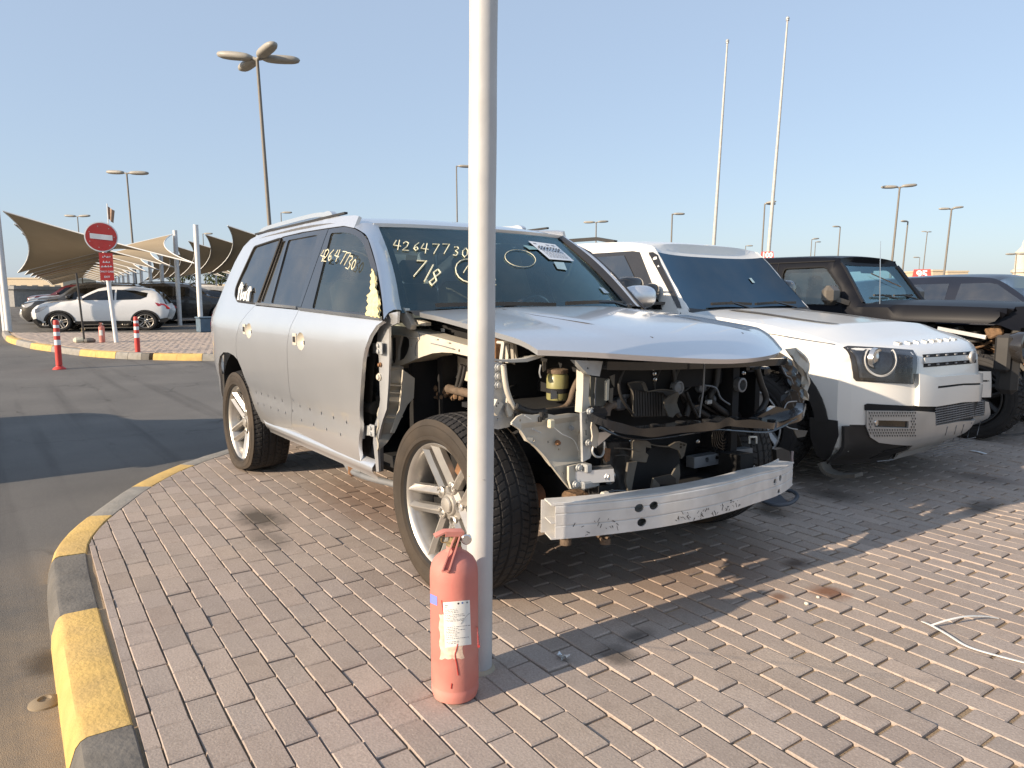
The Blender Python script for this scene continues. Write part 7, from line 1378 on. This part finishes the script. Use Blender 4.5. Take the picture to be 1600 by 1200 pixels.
for px, py, w_, h_, d, txt, lab in ((1196, 399, 20, 11, 24, '100', 'red number 100 board behind the white and black off-roaders'), (1438, 429, 27, 16, 22, '95', 'red number 95 board above the dark blue SUV roof')):
    b = GD(px, d); z = zat(py, d); k = d / FPX; r = root('number_board', lab, 'sign', b, 0, 'red lot number boards'); ORG = b; c = b + V((0, 0, z - b.z)); n = facing(c); rr_ = V((-n.y, n.x, 0)); mb = MB(); T = [(-.5, -.5), (.5, -.5), (.42, .5), (-.42, .5)]
    mb.add([c + rr_ * a * w_ * k + V((0, 0, q * h_ * k)) + n * o for o in (.05, -.05) for a, q in T], [(0, 1, 2, 3), (7, 6, 5, 4), (0, 4, 5, 1), (1, 5, 6, 2), (2, 6, 7, 3), (3, 7, 4, 0)]); pn = obj('panel', mb, redb, r, 0)
    mb = fontmb(txt, h_ * k * .95, lambda a, q: c + rr_ * a + V((0, 0, q)) + n * .056, bold=.012); obj('numeral', mb, refl, pn, 0); mb = MB(); mb.tube([b, c - V((0, 0, h_ * k * .5))], .04, 8); obj('post', mb, pst_m, r); ORG = V((0, 0, 0))
cream = M('cream_render', (.56, .47, .34), .85, 0, 0, .06, 3); shut = M('window_dark', (.08, .09, .10), .3)
def building(px0, px1, top, d, lab, dep=12, m=cream, nwin=0):
    a, b = GD(px0, d), GD(px1, d); L0 = (b - a).length; h = zat(top, d) - a.z; t = (b - a).normalized(); t.z = 0; r = root('building', lab, 'building', a, math.atan2(t.y, t.x)); mb = MB(); mb.box((L0 / 2, dep / 2, h / 2 - .5), (L0, dep, h + 1)); mb.box((L0 / 2, dep / 2, h + .15), (L0 + .3, dep + .3, .3)); obj('wall', mb, m, r, 0)
    for k in range(nwin): mb = MB(); mb.box((L0 * (k + .5) / nwin, -.02, h * .55), (L0 / nwin * .5, .1, h * .35)); obj('window', mb, shut, r, 0)
building(-40, 100, 436, 150, 'long low cream building seen under the canopies at far left', nwin=8); building(1455, 1472, 424, 130, 'small cream roof block over the dark blue SUV, nearer the number 95 board', nwin=2); building(1478, 1510, 425, 160, 'low pale building over the dark blue SUV roof', nwin=3); building(225, 360, 447, 120, 'pale low wall building behind the canopy posts', nwin=6); building(-30, 22, 452, 60, 'grey boundary building at the left edge behind the canopy post', m=M('grey_render', (.38, .37, .35), .85), nwin=0)
mn = root('minaret', 'pale distant minaret at the right edge of the skyline', 'tower', GD(1592, 170)); h = zat(388, 170); mb = MB(); mb.lathe([(1.9, -1), (1.7, h * .5), (2.1, h * .52), (2.1, h * .56), (1.45, h * .58), (1.35, h * .86), (1.6, h * .88), (1.1, h * .92), (.3, h), (.06, h * 1.1), (.0001, h * 1.12)], 12); obj('shaft', mb, M('pale_stone2', (.62, .56, .45), .85), mn, 30)
leafm = M('dusty_leaf', (.055, .075, .025), .8, 0, 0, .4, 3)
for px, d, h, lab in ((286, 70, 4.2, 'small dusty green tree behind the canopy posts, left one'), (345, 75, 4.0, 'small dusty green tree just left of the silver SUV pillar')):
    b = GD(px, d); r = root('tree', lab, 'tree', b, 0, 'small trees behind the car park'); mb = MB(); mb.tube([(0, 0, 0), (.05, 0, h * .5), (.1, .1, h * .8)], lambda t: .12 * (1 - .6 * t), 7); mb.tube([(.04, 0, h * .4), (.6, .3, h * .75)], .05, 6); mb.tube([(.04, 0, h * .42), (-.6, -.3, h * .8)], .05, 6); obj('trunk', mb, harness, r); mb = MB(); random.seed(int(px))
    for k in range(900):
        th, ph, q = random.uniform(0, 2 * pi), random.uniform(-.9, 1.4), random.random() ** .4; c = V((1.7 * q * cos(th) * cos(ph), 1.7 * q * sin(th) * cos(ph), h * .75 + 1.2 * q * sin(ph) + .3 * sin(3 * th))); a = V([random.uniform(-1, 1) for _ in range(3)]).normalized() * .14; e = a.orthogonal().normalized() * .08; mb.add([c - a, c + e, c + a, c - e], [(0, 1, 2, 3)])
    kind(obj('crown', mb, leafm, r, 0), 'stuff')
# the near left mast of the nearest canopy, and its raking back stay
ORG = nl
for k, dx in enumerate((0, -.45)):
    q = nl - e1 * (.12 - dx * .3) + e2 * k * .5; mb = MB(); mb.tube([q + V((0, 0, -.3)), q - RT * .10 + V((0, 0, 4.35 - nl.z))], .10, 14); obj('mast', mb, pst_m, c0, 40)
for o in bpy.data.objects:
    if o.parent == c0 and o.name.startswith('mast'): o.matrix_parent_inverse = Matrix.Rotation(-rzc, 4, 'Z')
ORG = V((0, 0, 0))
# unseen SUV added left of the view to cast the shade band on the road
p = V((-7.15, -4.55, gz((-6.7, -4.7)))); sh = dup(suvb, p, pi, 'unseen grey SUV added to cast the shadow band on the asphalt', {'far_paint_black': FCOL['grey']}); sh.scale = (.78, .86, .86); del sh['group']
